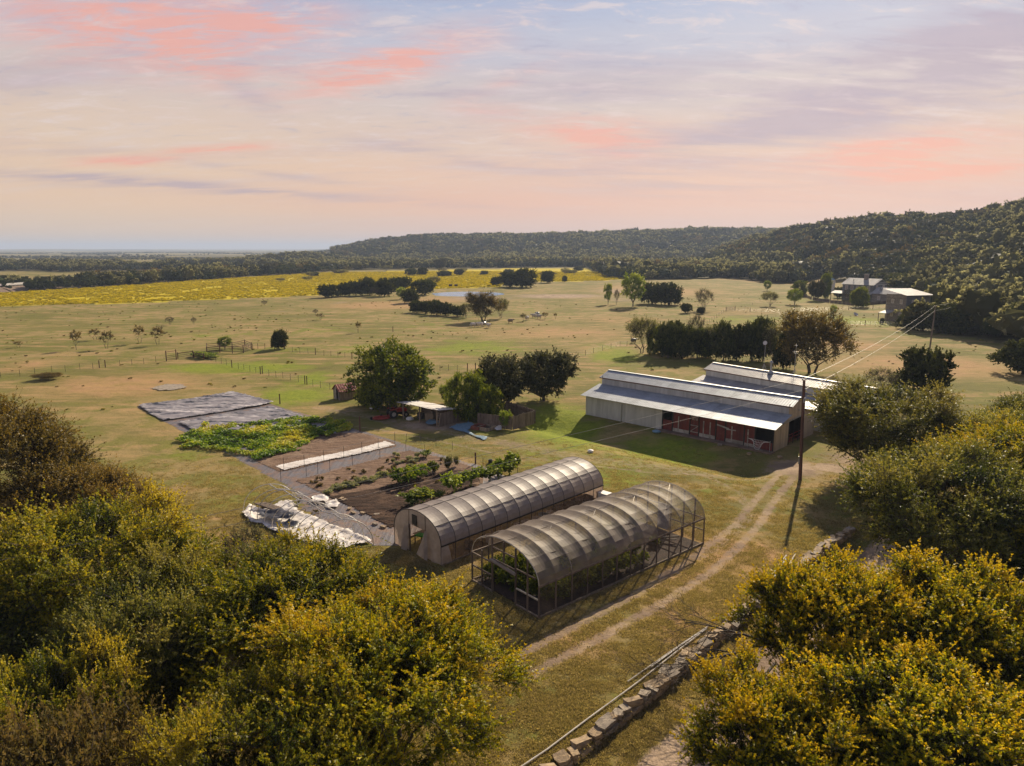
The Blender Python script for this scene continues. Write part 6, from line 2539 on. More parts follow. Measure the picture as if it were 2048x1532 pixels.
# blocks and bricks weighting the fabric edge
for (px, py), lab in zip([(683, 999), (689, 1002), (699, 1019), (725, 1028), (754, 1031), (706, 1027), (750, 1050), (766, 1056), (866, 932), (874, 936)],
                         ['dark block on the fabric beside the dark soil', 'second dark block touching the first on the fabric', 'flat brick a little down the fabric path', 'dark brick half way down the fabric path',
                          'pale stone at the edge of the dark soil', 'white scrap brick in the middle of the fabric path', 'brick near the lower end of the fabric path', 'last brick close to the greenhouse corner', 'stone at the upper corner of the bed', 'second stone at the upper corner of the bed']):
    o = inst('brick', STONES[(px + py) % 9], None, (*at(px, py), .08), (0, 0, px), (.5, .28, .22))
    tag(o, lab, 'brick')
# stepping slabs on the path at the upper right
for k, (px, py) in enumerate([(900, 930), (925, 938), (946, 944)]):
    b = MB(); b.box((0, 0, .03), (1.1, .8, .05))
    o = b.build('board', 'barn_board'); o.location = (*at(px, py), 0); o.rotation_euler = (0, 0, R(-35))
    tag(o, ['pale board on the fabric strip left of the reed clump', 'pale board in the middle of the fabric strip', 'pale board nearest the greenhouse on the fabric strip'][k], 'board')


# ------------------------------------------------------------------ fences
def fence(label, px_posts, kind='t', h=1.15, wires=4, wood=(), name='wire_fence', rpost=.03, mat='dark_metal'):
    """posts at photograph ground points, wires between"""
    P = [at(*p) for p in px_posts]
    P3d = [Vector((p[0], p[1], tz(*p))) for p in P]
    t = thing(name, label, 'fence', P3d[0])
    o0 = P3d[0]
    for i, p in enumerate(P3d):
        b = MB()
        hh = h * (1.25 if i in wood else 1)
        r_ = .085 if i in wood else rpost
        b.tube([p - o0 + Vector((0, 0, -.1)), p - o0 + Vector((0, 0, hh))], r_, 6)
        b.build('post', 'pole_wood' if i in wood else mat, t)
    for w in range(wires):
        z = h * (.15 + .8 * w / max(1, wires - 1))
        b = MB()
        b.tube([p - o0 + Vector((0, 0, z)) for p in P3d], .009, 3, caps=False)
        b.build('wire', 'wire_metal', t)
    return t


def lerp_px(a, b_, n):
    return [(a[0] + (b_[0] - a[0]) * k / n, a[1] + (b_[1] - a[1]) * k / n) for k in range(n + 1)]


fence('wire fence from the left edge to the pasture gate', [(2, 757), (40, 752), (70, 748), (104, 744), (131, 743), (160, 739), (186, 738), (199, 736), (211, 735), (240, 732), (264, 730), (288, 728), (312, 724), (333, 722)], wood=(7, 8, 13))
fence('wire fence running down from the gate towards the tractor shed', [(408, 720), (422, 722), (432, 724), (443, 727), (453, 730), (464, 735), (477, 738), (488, 740), (500, 743), (512, 746), (521, 748), (525, 747), (538, 752), (552, 755), (566, 757), (581, 760), (597, 764), (610, 768), (614, 769), (626, 773), (641, 776), (660, 780)], wood=(0, 5, 10, 11, 17, 18))
fence('wire fence crossing the green strip behind the big green tree', [(568, 700), (585, 704), (600, 706), (616, 707), (631, 709), (648, 711), (662, 712), (676, 714), (690, 715), (704, 718)], wood=(4, 9))
fence('wire fence between the big tree and the dark oaks', [(880, 742), (897, 741), (915, 743), (935, 742), (951, 741)], wood=(3, 4))
fence('long wire fence from the oaks toward the grey tree', [(1135, 716), (1152, 714), (1171, 711), (1187, 706), (1205, 701), (1222, 697), (1240, 693), (1254, 692)], wood=())
fence('wire fence with wooden posts in the pasture below the house', lerp_px((1414, 648), (1452, 622), 8) + [(1460, 620), (1470, 619), (1490, 616), (1505, 610), (1520, 603)], wood=(8, 10))
fence('fence leading left from the pasture gate post', lerp_px((1452, 622), (1560, 626), 9), wood=(0, 4))
fence('thin wire fence along the drive below the tall outbuilding', lerp_px((1700, 650), (1790, 652), 9), wood=(3,))
fence('thin wire fence above the lawn in front of the house', lerp_px((1600, 622), (1770, 618), 14), wood=(8, 12))
fence('back line of thin posts along the white cloth strip', [(568, 940), (609, 934), (648, 925), (688, 916), (724, 907), (757, 899), (790, 890)], h=1.3, wires=2, rpost=.022)
fence('front line of thin posts along the grey fabric strip', [(562, 963), (613, 953), (636, 948), (660, 942), (705, 931), (760, 917), (812, 903), (850, 912)], h=1.3, wires=2, rpost=.022)
fence('low wire fence from the garden corner past the greenhouse', [(951, 928), (966, 934), (987, 940), (1010, 944), (1035, 948), (1083, 950), (1110, 955)], h=1.0, wires=3, wood=(0,), rpost=.025)
fence('thin posts along the track below the tractor shed', [(790, 880), (813, 884), (842, 889), (872, 893), (905, 900)], h=1.0, wires=1, rpost=.02)
for px, py, h_, lab in [(560, 808, 1.5, 'single wooden post standing by the black sheets'), (720, 863, 1.9, 'weathered wooden post at the corner of the vine plot'), (951, 957, 1.1, 'short dark post at the upper garden edge'), (786, 664, 1.5, 'lone dark post out on the pasture')]:
    b = MB()
    b.tube([(0, 0, -.1), (0, 0, h_)], [.09, .08], 8)
    o = b.build('fence_post', 'pole_wood')
    o.location = (*at(px, py), 0)
    tag(o, lab, 'post')


def board_fence(name, label, pxs, h, bw, mat, cat='fence', gap=.02, lean=0, rails=2, rail_mat='old_wood'):
    P = [Vector((*at(*p), 0)) for p in pxs]
    t = thing(name, label, cat, P[0])
    g = random.Random(len(pxs) * 7)
    for a, c in zip(P[:-1], P[1:]):
        L = (c - a).length
        d = (c - a).normalized()
        n = int(L / bw)
        rz = math.atan2(d.y, d.x)
        for k in range(n):
            p = a + d * (bw * (k + .5)) - P[0]
            b = MB()
            hh = h * g.uniform(.94, 1.04)
            b.box((p.x, p.y, hh / 2), (bw - gap, .03, hh), rz + g.uniform(-.03, .03))
            b.build('board', mat, t)
        for r_ in range(rails):
            z = h * (.25 + .5 * r_)
            b = MB()
            nn = Vector((-d.y, d.x, 0)) * .045
            b.bar(a - P[0] + nn + Vector((0, 0, z)), c - P[0] + nn + Vector((0, 0, z)), .05, .1)
            b.build('rail', rail_mat, t)
    return t


board_fence('wooden_fence', 'weathered vertical board fence right of the tractor shed', [(955, 852), (1025, 860), (1071, 847), (1010, 826)], 1.75, .3, 'frame_wood')
# corral of rails and gates
def corral():
    t = thing('corral', 'rusty pipe corral with rails around a bush in the pasture', 'corral', (*at(480, 703), 0))
    o0 = Vector((*at(480, 703), 0))
    loop = [(414, 702), (440, 700), (465, 699), (490, 694), (504, 700), (487, 706), (465, 707), (440, 706), (414, 709), (414, 702)]
    P = [Vector((*at(*p), 0)) - o0 for p in loop]
    for p in P[:-1]:
        b = MB(); b.tube([p, p + Vector((0, 0, 1.7))], .09, 6); b.build('post', 'pole_wood', t)
    for a, c in zip(P[:-1], P[1:]):
        for z in (.4, .75, 1.1, 1.5):
            b = MB(); b.bar(a + Vector((0, 0, z)), c + Vector((0, 0, z)), .07, .09); b.build('rail', 'pole_wood', t)
corral()
def gate(label, a, c, h=1.5, mat='pole_wood'):
    A = Vector((*at(*a), 0)); B_ = Vector((*at(*c), 0))
    t = thing('gate', label, 'gate', A)
    d = B_ - A
    for p in (Vector((0, 0, 0)), d):
        b = MB(); b.tube([p, p + Vector((0, 0, h * 1.15))], .1, 6); b.build('post', mat, t)
    for z in (.3, .65, 1.0, h):
        b = MB(); b.bar(Vector((0, 0, z)), d + Vector((0, 0, z)), .05, .07); b.build('bar', mat, t)
gate('tall framed gate at the left of the corral fence', (333, 722), (353, 719), 1.8)
gate('low pipe gate between the framed gate and the corral', (356, 717), (386, 713), 1.1)
gate('pipe gate beside the yellow weeds near the corral', (388, 716), (408, 719), 1.1)
fence('pipe fence from the corral to the dark round tree', [(506, 700), (516, 698), (530, 698), (543, 696), (556, 698), (568, 699)], h=1.3, wires=4, wood=(3, 5), mat='pole_wood', rpost=.05)
gate('wooden gate in the pasture fence below the house', (1452, 622), (1470, 621), 1.3)

# small brush of yellow weeds by the corral
for i in range(14):
    px = rr.uniform(384, 430); py = rr.uniform(712, 718)
    bushobj('okra', 'yellow flowering weed at the corral gate', *at(px, py), rr.uniform(1.2, 2), rr.uniform(.5, .9), group='yellow weeds at the corral', name='weed')

# ------------------------------------------------------------------ coop with red roof
def coop():
    x, y = at(690, 797)
    t = thing('coop', 'small wooden hen coop with striped red metal roof', 'coop', (x, y, 0), R(38))
    # local x = ridge direction (away-right), y = across
    Lx, Wy, h, hr = 2.6, 2.0, 1.55, 2.25
    for (sx, sz) in ((-1, 1), (1, 1)):
        for k in range(7):
            w = Wy / 7
            v = -Wy / 2 + w * (k + .5)
            hh = h + (hr - h) * (1 - abs(v) / (Wy / 2))
            if sx == -1 and 1 <= k <= 3:
                continue
            b = MB(); b.box((sx * Lx / 2, v, hh / 2), (.03, w - .015, hh)); b.build('board', 'barn_board', t)
    for sy in (-1, 1):
        for k in range(8):
            w = Lx / 8
            b = MB()
            lo, hi = 0, h
            if sy == -1 and 3 <= k:
                hi = 1.05
            b.box((-Lx / 2 + w * (k + .5), sy * Wy / 2, (lo + hi) / 2), (w - .015, .03, hi - lo))
            b.build('board', 'pale_wood', t)
    b = MB(); b.box((0, 0, .8), (Lx - .2, Wy - .2, 1.2)); b.build('interior', 'dark_inside', t)
    for sx in (-1, 1):
        for sy in (-1, 1):
            b = MB(); b.bar((sx * Lx / 2, sy * Wy / 2, 0), (sx * Lx / 2, sy * Wy / 2, h), .09); b.build('corner_post', 'frame_wood', t)
    for sy in (-1, 1):
        ns = 8
        w = (Lx + .5) / ns
        y0, z0, y1, z1 = sy * (Wy / 2 + .3), h - .2, 0, hr + .05
        me = slope_sheet('roof_sheet', w, y0, z0, y1, z1, 'red_roof', 1)
        for k in range(ns):
            inst('roof_sheet', me, t, (-Lx / 2 - .25 + w * k, 0, 0))
coop()


# ------------------------------------------------------------------ open tractor shed
def shed():
    A = Vector((*at(807, 838), 0)); B_ = Vector((*at(874, 853), 0))
    d = (B_ - A)
    L = d.length
    rz = math.atan2(d.y, d.x)
    t = thing('open_shed', 'low open fronted shed with sagging white corrugated roof', 'shed', A, rz)
    D = 3.6
    zf, zb = 2.15, 1.75
    n = 9
    w = (L + 1.6) / n
    g = random.Random(4)
    for k in range(n):
        me = slope_sheet('roof_sheet', w, -.4, zf + .1 + g.uniform(-.03, .03), D, zb + g.uniform(-.05, .05), 'trim_white', 3)
        inst('roof_sheet', me, t, (-.9 + w * k, 0, 0))
    for x in (0, L / 2, L):
        b = MB(); b.bar((x, 0, 0), (x, 0, zf), .14); b.build('post', 'pale_wood', t)
        b = MB(); b.bar((x, D - .2, 0), (x, D - .2, zb - .05), .12); b.build('post', 'old_wood', t)
    b = MB(); b.bar((-.9, 0, zf), (L + .6, 0, zf), .08, .14); b.build('beam', 'frame_wood', t)
    for k in range(14):
        ww = (L + .8) / 14
        b = MB(); b.box((-.4 + ww * (k + .5), D - .1, .85), (ww - .02, .03, 1.7)); b.build('back_board', 'frame_wood', t)
    for k in range(8):
        b = MB(); b.box((L + .35, .2 + .42 * k, .85), (.03, .4, 1.7)); b.build('side_board', 'frame_wood', t)
    M = Matrix.Translation(A) @ Matrix.Rotation(rz, 4, 'Z')
    def S(x, y, z=0):
        v = M @ Vector((x, y, z)); return (v.x, v.y, v.z)
    # ladder
    l = thing('ladder', 'wooden ladder leaning on the right post of the open shed', 'ladder', S(L + .55, -.5, 0), rz)
    for s in (-.22, .22):
        b = MB(); b.bar((s, 0, 0), (s - .0, .45, 1.9), .06); b.build('rail', 'pale_wood', l)
    for k in range(6):
        b = MB(); b.bar((-.22, .07 * (k + 1), .3 * (k + 1)), (.22, .07 * (k + 1), .3 * (k + 1)), .035); b.build('rung', 'pale_wood', l)
    # things stored underneath
    b = MB()
    b.lathe([(0, 0), (.45, 0), (.5, .4), (.45, .8), (0, .85)], 12)
    o = b.build('barrel', 'dark_plastic'); o.location = S(1.6, 1.6); tag(o, 'dark round barrel inside the open shed, left bay', 'barrel')
    b = MB()
    b.box((0, 0, .45), (1.2, .9, .9)); b.box((0, 0, .95), (.9, .7, .12)); b.box((.2, -.1, 1.15), (.4, .4, .3))
    o = b.build('stored_crate', 'pale_wood'); o.location = S(3.2, 1.9); o.rotation_euler = (0, 0, rz + .3); tag(o, 'stack of wooden crates under the middle of the shed roof', 'crate')
    b = MB()
    b.lathe([(.0, 0), (.5, .02), (.52, .2), (.3, .35), (0, .4)], 12)
    o = b.build('feed_tub', 'white_plastic'); o.location = S(.9, .3); tag(o, 'pale tub beside the left post of the shed', 'tub')
    return S
S = shed()


def vehicle_mower():
    x, y = at(778, 836)
    t = thing('lawn_tractor', 'red compact tractor with round rotary mower deck in the shed shade', 'tractor', (x, y, 0), R(28))
    b = MB()
    prof = [(-.55, .75), (.9, .75), (.98, .95), (.85, 1.15), (-.1, 1.22), (-.55, 1.15)]
    for s in (1,):
        vs_ = [(px_, -.28, pz) for px_, pz in prof] + [(px_, .28, pz) for px_, pz in prof]
        n = len(prof)
        b.poly(vs_, [tuple(range(n))[::-1], tuple(range(n, 2 * n))] + [(i, (i + 1) % n, n + (i + 1) % n, n + i) for i in range(n)])
    h = b.build('hood', 'tractor_red', t)
    h.location = (1.5, 0, 0)
    b = MB(); b.box((1.3, 0, .55), (2.4, .35, .3)); b.build('chassis', 'dark_metal', t)
    for sx, sy, r_, w in ((.45, .62, .58, .3), (.45, -.62, .58, .3), (2.2, .5, .36, .2), (2.2, -.5, .36, .2)):
        b = MB()
        n = 16
        prof = [(r_ * .5, -w / 2), (r_ * .92, -w / 2), (r_, -w / 3), (r_, w / 3), (r_ * .92, w / 2), (r_ * .5, w / 2)]
        b.lathe(prof, n)
        wh = b.build('wheel', 'tyre', t)
        wh.location = (sx, sy, r_); wh.rotation_euler = (PI / 2, 0, 0)
        b = MB(); b.lathe([(0, -w / 4), (r_ * .52, -w / 3), (r_ * .52, w / 3), (0, w / 4)], 12)
        b.build('rim', 'barn_board', wh)
    b = MB(); b.box((.45, 0, .95), (.5, .5, .14)); b.box((.22, 0, 1.2), (.1, .48, .4)); b.build('seat', 'dark_plastic', t)
    for sy in (-.62, .62):
        b = MB(); b.box((.45, sy, 1.2), (.95, .34, .07)); b.box((.9, sy, 1.02), (.07, .34, .35)); b.build('fender', 'tractor_red', t)
    b = MB()
    for sy in (-.5, .5):
        b.bar((.0, sy, 1.0), (-.05, sy, 2.2), .06)
    b.bar((-.05, -.5, 2.2), (-.05, .5, 2.2), .06)
    b.build('roll_bar', 'dark_metal', t)
    b = MB(); b.tube([(1.0, 0, 1.05), (.85, 0, 1.35)], .025, 6); b.build('steering_column', 'dark_metal', t)
    b = MB(); b.tube([(.85 + .03 * math.cos(a) * 0, .17 * math.sin(a), 1.36 + .17 * math.cos(a) * .5) for a in [k * PI / 6 for k in range(13)]], .02, 5); b.build('steering_wheel', 'dark_plastic', t)
    return t
vehicle_mower()
def mower_deck():
    x, y = at(770, 837)
    t = thing('mower_deck', 'round red rotary cutter deck on the dirt in front of the tractor', 'mower', (x - .4, y - .4, 0), R(20))
    b = MB()
    b.lathe([(0, .5), (.25, .5), (.35, .42), (.8, .36), (.86, .3), (.88, .14), (.8, .14)], 20)
    o = b.build('deck', 'tractor_red', t, smooth=False)
    o.scale = (1.35, 1, 1)
    b = MB(); b.lathe([(0, .4), (.16, .4), (.16, .66), (0, .68)], 12); b.build('gearbox', 'dark_metal', t)
    b = MB()
    for s in (-.3, .3):
        b.bar((.8, s, .35), (1.7, s * .6, .8), .06)
    b.build('hitch_arm', 'tractor_red', t)
    for s in (-.7,):
        b = MB(); b.lathe([(0, -.06), (.2, -.06), (.22, 0), (.2, .06), (0, .06)], 12); w = b.build('wheel', 'tyre', t); w.location = (-1.3, 0, .22); w.rotation_euler = (PI / 2, 0, 0)
mower_deck()

# yard clutter by the wooden fence
def yard():
    def bed_frame(label, px, py, rz, mat, w=1.5, l=1.9, fill=None):
        t = thing('raised_bed', label, 'planter', (*at(px, py), 0), rz)
        for s in (-1, 1):
            b = MB(); b.box((s * w / 2, 0, .22), (.09, l, .44)); b.build('side_board', mat, t)
            b = MB(); b.box((0, s * l / 2, .22), (w - .1, .09, .44)); b.build('end_board', mat, t)
        b = MB(); b.box((0, 0, .1), (w - .12, l - .12, .18)); b.build('earth', fill or 'dark_soil', t)
    bed_frame('reddish wooden box frame on the ground by the board fence', 957, 857, R(-30), 'terracotta', 1.1, 1.7)
    bed_frame('pale wooden box frame right of the reddish one', 974, 859, R(-38), 'pale_wood', 1.5, 1.7)
    tag(sheet('blue_tarp', W2([(898, 857), (915, 849), (945, 847), (948, 853), (935, 862), (950, 872), (975, 876), (968, 882), (935, 868)]), 'tarp_blue', hfun=wrinkle(.05, .2, 90), wob=.08, seed=41, res=.15), 'pale blue grey tarpaulin crumpled on the ground beside the shed', 'tarp')
    tag(sheet('blue_tarp', W2([(850, 848), (868, 842), (882, 848), (872, 854), (856, 853)]), 'tarp_blue', hfun=wrinkle(.15, .5, 94), wob=.06, seed=42, res=.12), 'light covered heap between the posts of the shed', 'tarp')
    tag(sheet('white_bag', W2([(989, 862), (996, 856), (1004, 858), (1003, 864), (994, 866)]), 'white_sheet', hfun=wrinkle(.25, .4, 96), wob=.04, seed=43, res=.1), 'white bag at the foot of the board fence', 'bag')
    t = thing('blue_pole', 'thin pale pole leaning behind the blue tarpaulin', 'pole', (*at(936, 846), 0))
    b = MB(); b.tube([(0, 0, 0), (.15, .2, 1.5)], .04, 6); b.build('shaft', 'tarp_blue', t)
    for k, (px, py) in enumerate([(742, 818), (748, 815), (755, 818)]):
        b = MB(); b.box((0, 0, .4), (.12, .5, .8)); o = b.build('leaning_board', 'galv'); o.location = (*at(px, py), 0); o.rotation_euler = (0, .25, 1.0 + .5 * k)
        tag(o, ['pale metal sheet leaning at the foot of the big tree, left', 'middle pale sheet leaning at the foot of the big tree', 'right pale sheet leaning at the foot of the big tree'][k], 'metal sheet')
    b = MB(); b.box((0, 0, .2), (.45, .3, .4)); b.box((0, 0, .42), (.3, .2, .1))
    o = b.build('feeder', 'dark_metal'); o.location = (*at(981, 927), 0); tag(o, 'small dark box feeder on the grass beside the greenhouse end', 'box')
    b = MB(); b.lathe([(0, .05), (.3, .0), (.34, .2), (.15, .3), (0, .3)], 10)
    o = b.build('bucket', 'white_plastic'); o.location = (*at(1181, 904), 0); tag(o, 'small pale bucket on the bare spot of the lawn', 'bucket')
    b = MB()
    for k in range(3):
        b.box((0 + .1 * k, 0, .06 + .1 * k), (3.4 - .5 * k, .9, .07), .1 * k)
    o = b.build('board_stack', 'trim_white'); o.location = (*at(1700, 868), 0); o.rotation_euler = (0, 0, R(-20)); tag(o, 'stack of white boards lying between the barns under the tree', 'boards')
    for i, (px, py) in enumerate([(1520, 902), (1498, 908), (1560, 915), (1440, 890)]):
        o = inst('rock', STONES[i], None, (*at(px, py), .05), (0, 0, i), (.5, .4, .25)); tag(o, ['rock near the right front barn corner', 'second rock in the barn shadow', 'rock on the dirt by the barn corner', 'rock half way along the barn footing'][i], 'rock')
yard()


# ------------------------------------------------------------------ sheep, people free
def sheep(label, px, py, rz, s=1.0, wool='sheep_wool'):
    x, y = at(px, py)
    t = thing('sheep', label, 'sheep', (x, y, tz(x, y)), rz, None)
    t.scale = (s, s, s)
    b = MB()
    prof = [(-.55, .12, .62), (-.5, .24, .62), (-.3, .31, .63), (0, .33, .62), (.3, .30, .64), (.46, .2, .7), (.52, .1, .74)]
    pts = [Vector((p[0], 0, p[2])) for p in prof]
    b.tube(pts, [p[1] for p in prof], 10)
    b.tube([Vector((.42, 0, .72)), Vector((.62, 0, .82)), Vector((.70, 0, .80))], [.14, .11, .10], 8)
    b.tube([Vector((.64, 0, .82)), Vector((.76, 0, .76)), Vector((.88, 0, .66))], [.10, .09, .05], 8)
    for sx in (-.36, .36):
        for sy in (-.14, .14):
            b.tube([Vector((sx, sy, .5)), Vector((sx + (.03 if sx < 0 else -.02), sy, .26)), Vector((sx, sy, 0))], [.08, .045, .03], 6)
    b.tube([Vector((-.54, 0, .66)), Vector((-.62, 0, .5))], [.04, .02], 5)
    b.build('body', wool, t, smooth=True)
    b = MB()
    for sy in (-1, 1):
        b.poly([(.66, .07 * sy, .86), (.62, .2 * sy, .84), (.68, .12 * sy, .8)], [(0, 1, 2)])
    b.build('ear', wool, t)
for (px, py, r_, lab, w) in [(946, 655, .3, 'leftmost white sheep below the spreading pond tree', 'sheep_wool'), (960, 654, 2.8, 'second white sheep below the spreading pond tree', 'sheep_wool'), (969, 653, 1.2, 'third greyish sheep below the spreading pond tree', 'galv'), (977, 656, 5.3, 'rightmost sheep below the pond tree with head down', 'sheep_wool'),
                            (1021, 647, .2, 'small brownish sheep between the tree and the bushes', 'pale_wood'), (1068, 636, 3, 'white sheep between the first two small bushes', 'sheep_wool'), (1075, 633, 2.2, 'dark headed sheep beside the second small bush', 'galv'), (1078, 638, 5.8, 'sheep lying nearest the second small bush', 'sheep_wool'), (1054, 641, 1, 'white sheep at the first small bush', 'sheep_wool'), (1267, 687, .4, 'dark calf sized sheep under the grey spreading tree', 'dark_plastic')]:
    sheep(lab, px, py, r_, 1.5 if py < 660 else 1.3, w)
for k, px in enumerate((901, 912)):
    x, y = at(px, 574)
    t = thing('feed_trough', ['left dark box on the bank behind the pond', 'right dark box on the bank behind the pond'][k], 'box', (x, y, tz(x, y)), .1)
    b = MB(); b.box((0, 0, .75), (1.9, 1.2, 1.4)); b.build('bin', 'tarp_blue' if 0 else 'dark_metal', t)
    b = MB(); b.box((0, 0, 1.5), (2.1, 1.4, .1)); b.build('lid', 'dark_plastic', t)


# ------------------------------------------------------------------ houses far right
def zpix(px, py, y):
    b_ = -(py - 766) / FPX
    dy = math.cos(PITCH) + b_ * math.sin(PITCH)
    dz = -math.sin(PITCH) + b_ * math.cos(PITCH)
    return CAM_H + dz * y / dy


def window(t, x, y, z, w, h, rz=0.0, mat='window_glass'):
    """window with frame; rz turns the facing direction (0 faces -y)"""
    b = MB()
    f = b
    for sx in (-1, 1):
        f.box((sx * w / 2, 0, 0), (.12, .1, h + .12))
    for sz in (-1, 1):
        f.box((0, 0, sz * h / 2), (w - .12, .1, .12))
    f.box((0, 0, 0), (.05, .08, h - .1))
    o = f.build('window', 'trim_white', t)
    o.location = (x, y, z)
    o.rotation_euler = (0, 0, rz)
    b = MB(); b.box((0, .02, 0), (w - .1, .03, h - .1))
    b.build('pane', mat, o)


def siding(t, x0, y0, x1, y1, z0, z1, mat, bh=.35, top=None):
    """horizontal boards on a wall from (x0,y0) to (x1,y1)"""
    n = max(1, int((z1 - z0) / bh))
    hh = (z1 - z0) / n
    for k in range(n):
        za, zb = z0 + hh * k, z0 + hh * (k + 1) - .03
        a, c = 0.0, 1.0
        if top:
            zm = (za + zb) / 2
            a, c = top(zm)
            if c - a < .02:
                continue
        b = MB()
        A = Vector((x0 + (x1 - x0) * a, y0 + (y1 - y0) * a, (za + zb) / 2))
        C_ = Vector((x0 + (x1 - x0) * c, y0 + (y1 - y0) * c, (za + zb) / 2))
        b.bar(A, C_, .14, zb - za)
        b.build('siding_board', mat, t)


def main_house():
    x, y = at(1713, 601)
    t = thing('farmhouse', 'two storey barn roofed farmhouse with grey siding and chimney', 'house', (x, y, 0), R(-60))
    W_, D, h1, h2_ = 14.5, 9.5, 3.2, 7.0
    b = MB(); b.box((0, D / 2, 3.4), (W_ - .3, D - .3, 6.8)); b.build('core', 'dark_inside', t)
    siding(t, -W_ / 2, 0, W_ / 2, 0, 0, 7.0, 'house_siding', .5)
    siding(t, -W_ / 2, D, W_ / 2, D, 0, 7.0, 'house_siding', .7)
    def gam(z):
        if z < 6.8:
            return (0, 1)
        f = (z - 6.8) / 2.6
        return (.5 * f, 1 - .5 * f)
    siding(t, W_ / 2, 0, W_ / 2, D, 0, 9.2, 'house_siding', .5, gam)
    siding(t, -W_ / 2, 0, -W_ / 2, D, 0, 9.2, 'house_siding', .5, gam)
    for (y0, z0, y1, z1) in ((-.6, 6.8, D * .5, 9.4), (D + .6, 6.8, D * .5 + .01, 9.4)):
        n = 14
        w = (W_ + 1.2) / n
        me = slope_sheet('roof_sheet', w, y0, z0, y1, z1, 'house_roof', 2)
        for k in range(n):
            inst('roof_sheet', me, t, (-W_ / 2 - .6 + w * k, 0, 0))
    # porch lean-to on the front and the swept skirt roof
    n = 12
    w = (W_ + 4.5) / n
    me = slope_sheet('porch_roof_sheet', w, -3.6, 2.9, -.05, 3.9, 'house_roof', 2)
    for k in range(n):
        inst('porch_roof_sheet', me, t, (-W_ / 2 - 3.5 + w * k, 0, 0))
    for k in range(6):
        b = MB(); b.bar((-W_ / 2 - 3 + 3.6 * k, -3.4, 0), (-W_ / 2 - 3 + 3.6 * k, -3.4, 2.9), .2); b.build('porch_post', 'frame_wood', t)
    me = slope_sheet('skirt_roof_sheet', 1.0, 0, 3.8, 3.6, 7.2, 'house_roof', 2)
    sk = thing('x', '', '') if False else None
    for k in range(5):
        b = MB(); b.bar((W_ / 2 + .1, .6 + 2 * k, 2.6), (W_ / 2 + 3.2, .6 + 2 * k, 2.2), .08); b.build('rafter', 'frame_wood', t)
    b = MB()
    b.face([(W_ / 2, 0, 4.6), (W_ / 2 + 3.4, 0, 2.9), (W_ / 2 + 3.4, D, 2.9), (W_ / 2, D, 4.6)])
    b.face([(W_ / 2, 0, 4.5), (W_ / 2, D, 4.5), (W_ / 2 + 3.4, D, 2.8), (W_ / 2 + 3.4, 0, 2.8)])
    b.build('side_roof', 'house_roof', t)
    b = MB(); b.box((1.0, D * .42, 9.6), (1.5, 1.2, 3.0)); b.box((1.0, D * .42, 11.15), (1.8, 1.5, .2)); b.build('chimney', 'house_stone', t)
    b = MB(); b.tube([(-3.8, 2.4, 7.6), (-3.8, 2.4, 9.0)], .12, 6); b.build('vent_pipe', 'dark_metal', t)
    for xx in (-5.2, -2.6, 0, 2.6, 5.2):
        window(t, xx, -.12, 5.4, 1.1, 1.8)
    for yy in (2.2, 6.8):
        window(t, W_ / 2 + .14, yy, 5.9, 1.2, 1.6, PI / 2)
    for xx in (-4.6, -1.4, 4.0):
        window(t, xx, -.12, 1.7, 1.5, 1.7)
    for s, z in ((1, 7.7),):
        b = MB(); b.bar((W_ / 2 + .12, 1.2, z), (W_ / 2 + .12, D - 1.2, z), .1, .18); b.build('trim_band', 'trim_white', t)
    b = MB(); b.bar((W_ / 2 + .12, .6, 7.0), (W_ / 2 + .12, D - .6, 7.0), .1, .18); b.build('trim_band', 'trim_white', t)
main_house()


def garage():
    x, y = at(1768, 606)
    t = thing('garage', 'single storey garage wing with pale metal roof right of the farmhouse', 'garage', (x, y, 0), R(-60))
    W_, D = 11.0, 8.0
    b = MB(); b.box((0, D / 2, 1.9), (W_ - .3, D - .3, 3.8)); b.build('core', 'house_stone', t)
    siding(t, -W_ / 2, 0, W_ / 2, 0, 0, 3.8, 'house_stone', .55)
    siding(t, W_ / 2, 0, W_ / 2, D, 0, 6.0, 'house_stone', .55, lambda z: (0, 1) if z < 3.8 else ((z - 3.8) / 2.4 * .5, 1 - (z - 3.8) / 2.4 * .5))
    for (y0, z0, y1, z1) in ((-.6, 3.6, D / 2, 6.1), (D + .6, 3.6, D / 2 + .01, 6.1)):
        n = 10
        w = (W_ + 1) / n
        me = slope_sheet('roof_sheet', w, y0, z0, y1, z1, 'house_roof', 2)
        for k in range(n):
            inst('roof_sheet', me, t, (-W_ / 2 - .5 + w * k, 0, 0))
    window(t, W_ / 2 + .14, 3.2, 2.2, 1.3, 1.4, PI / 2)
    window(t, W_ / 2 + .14, 4.2, 4.6, .9, .9, PI / 2)
    window(t, -2.5, -.12, 1.9, 1.2, 1.4)
    for xx in (-3.4, -2.6):
        b = MB(); b.tube([(xx, 1.8, 4.6), (xx, 1.8, 6.2)], .12, 6); b.build('vent_pipe', 'dark_metal', t)
garage()


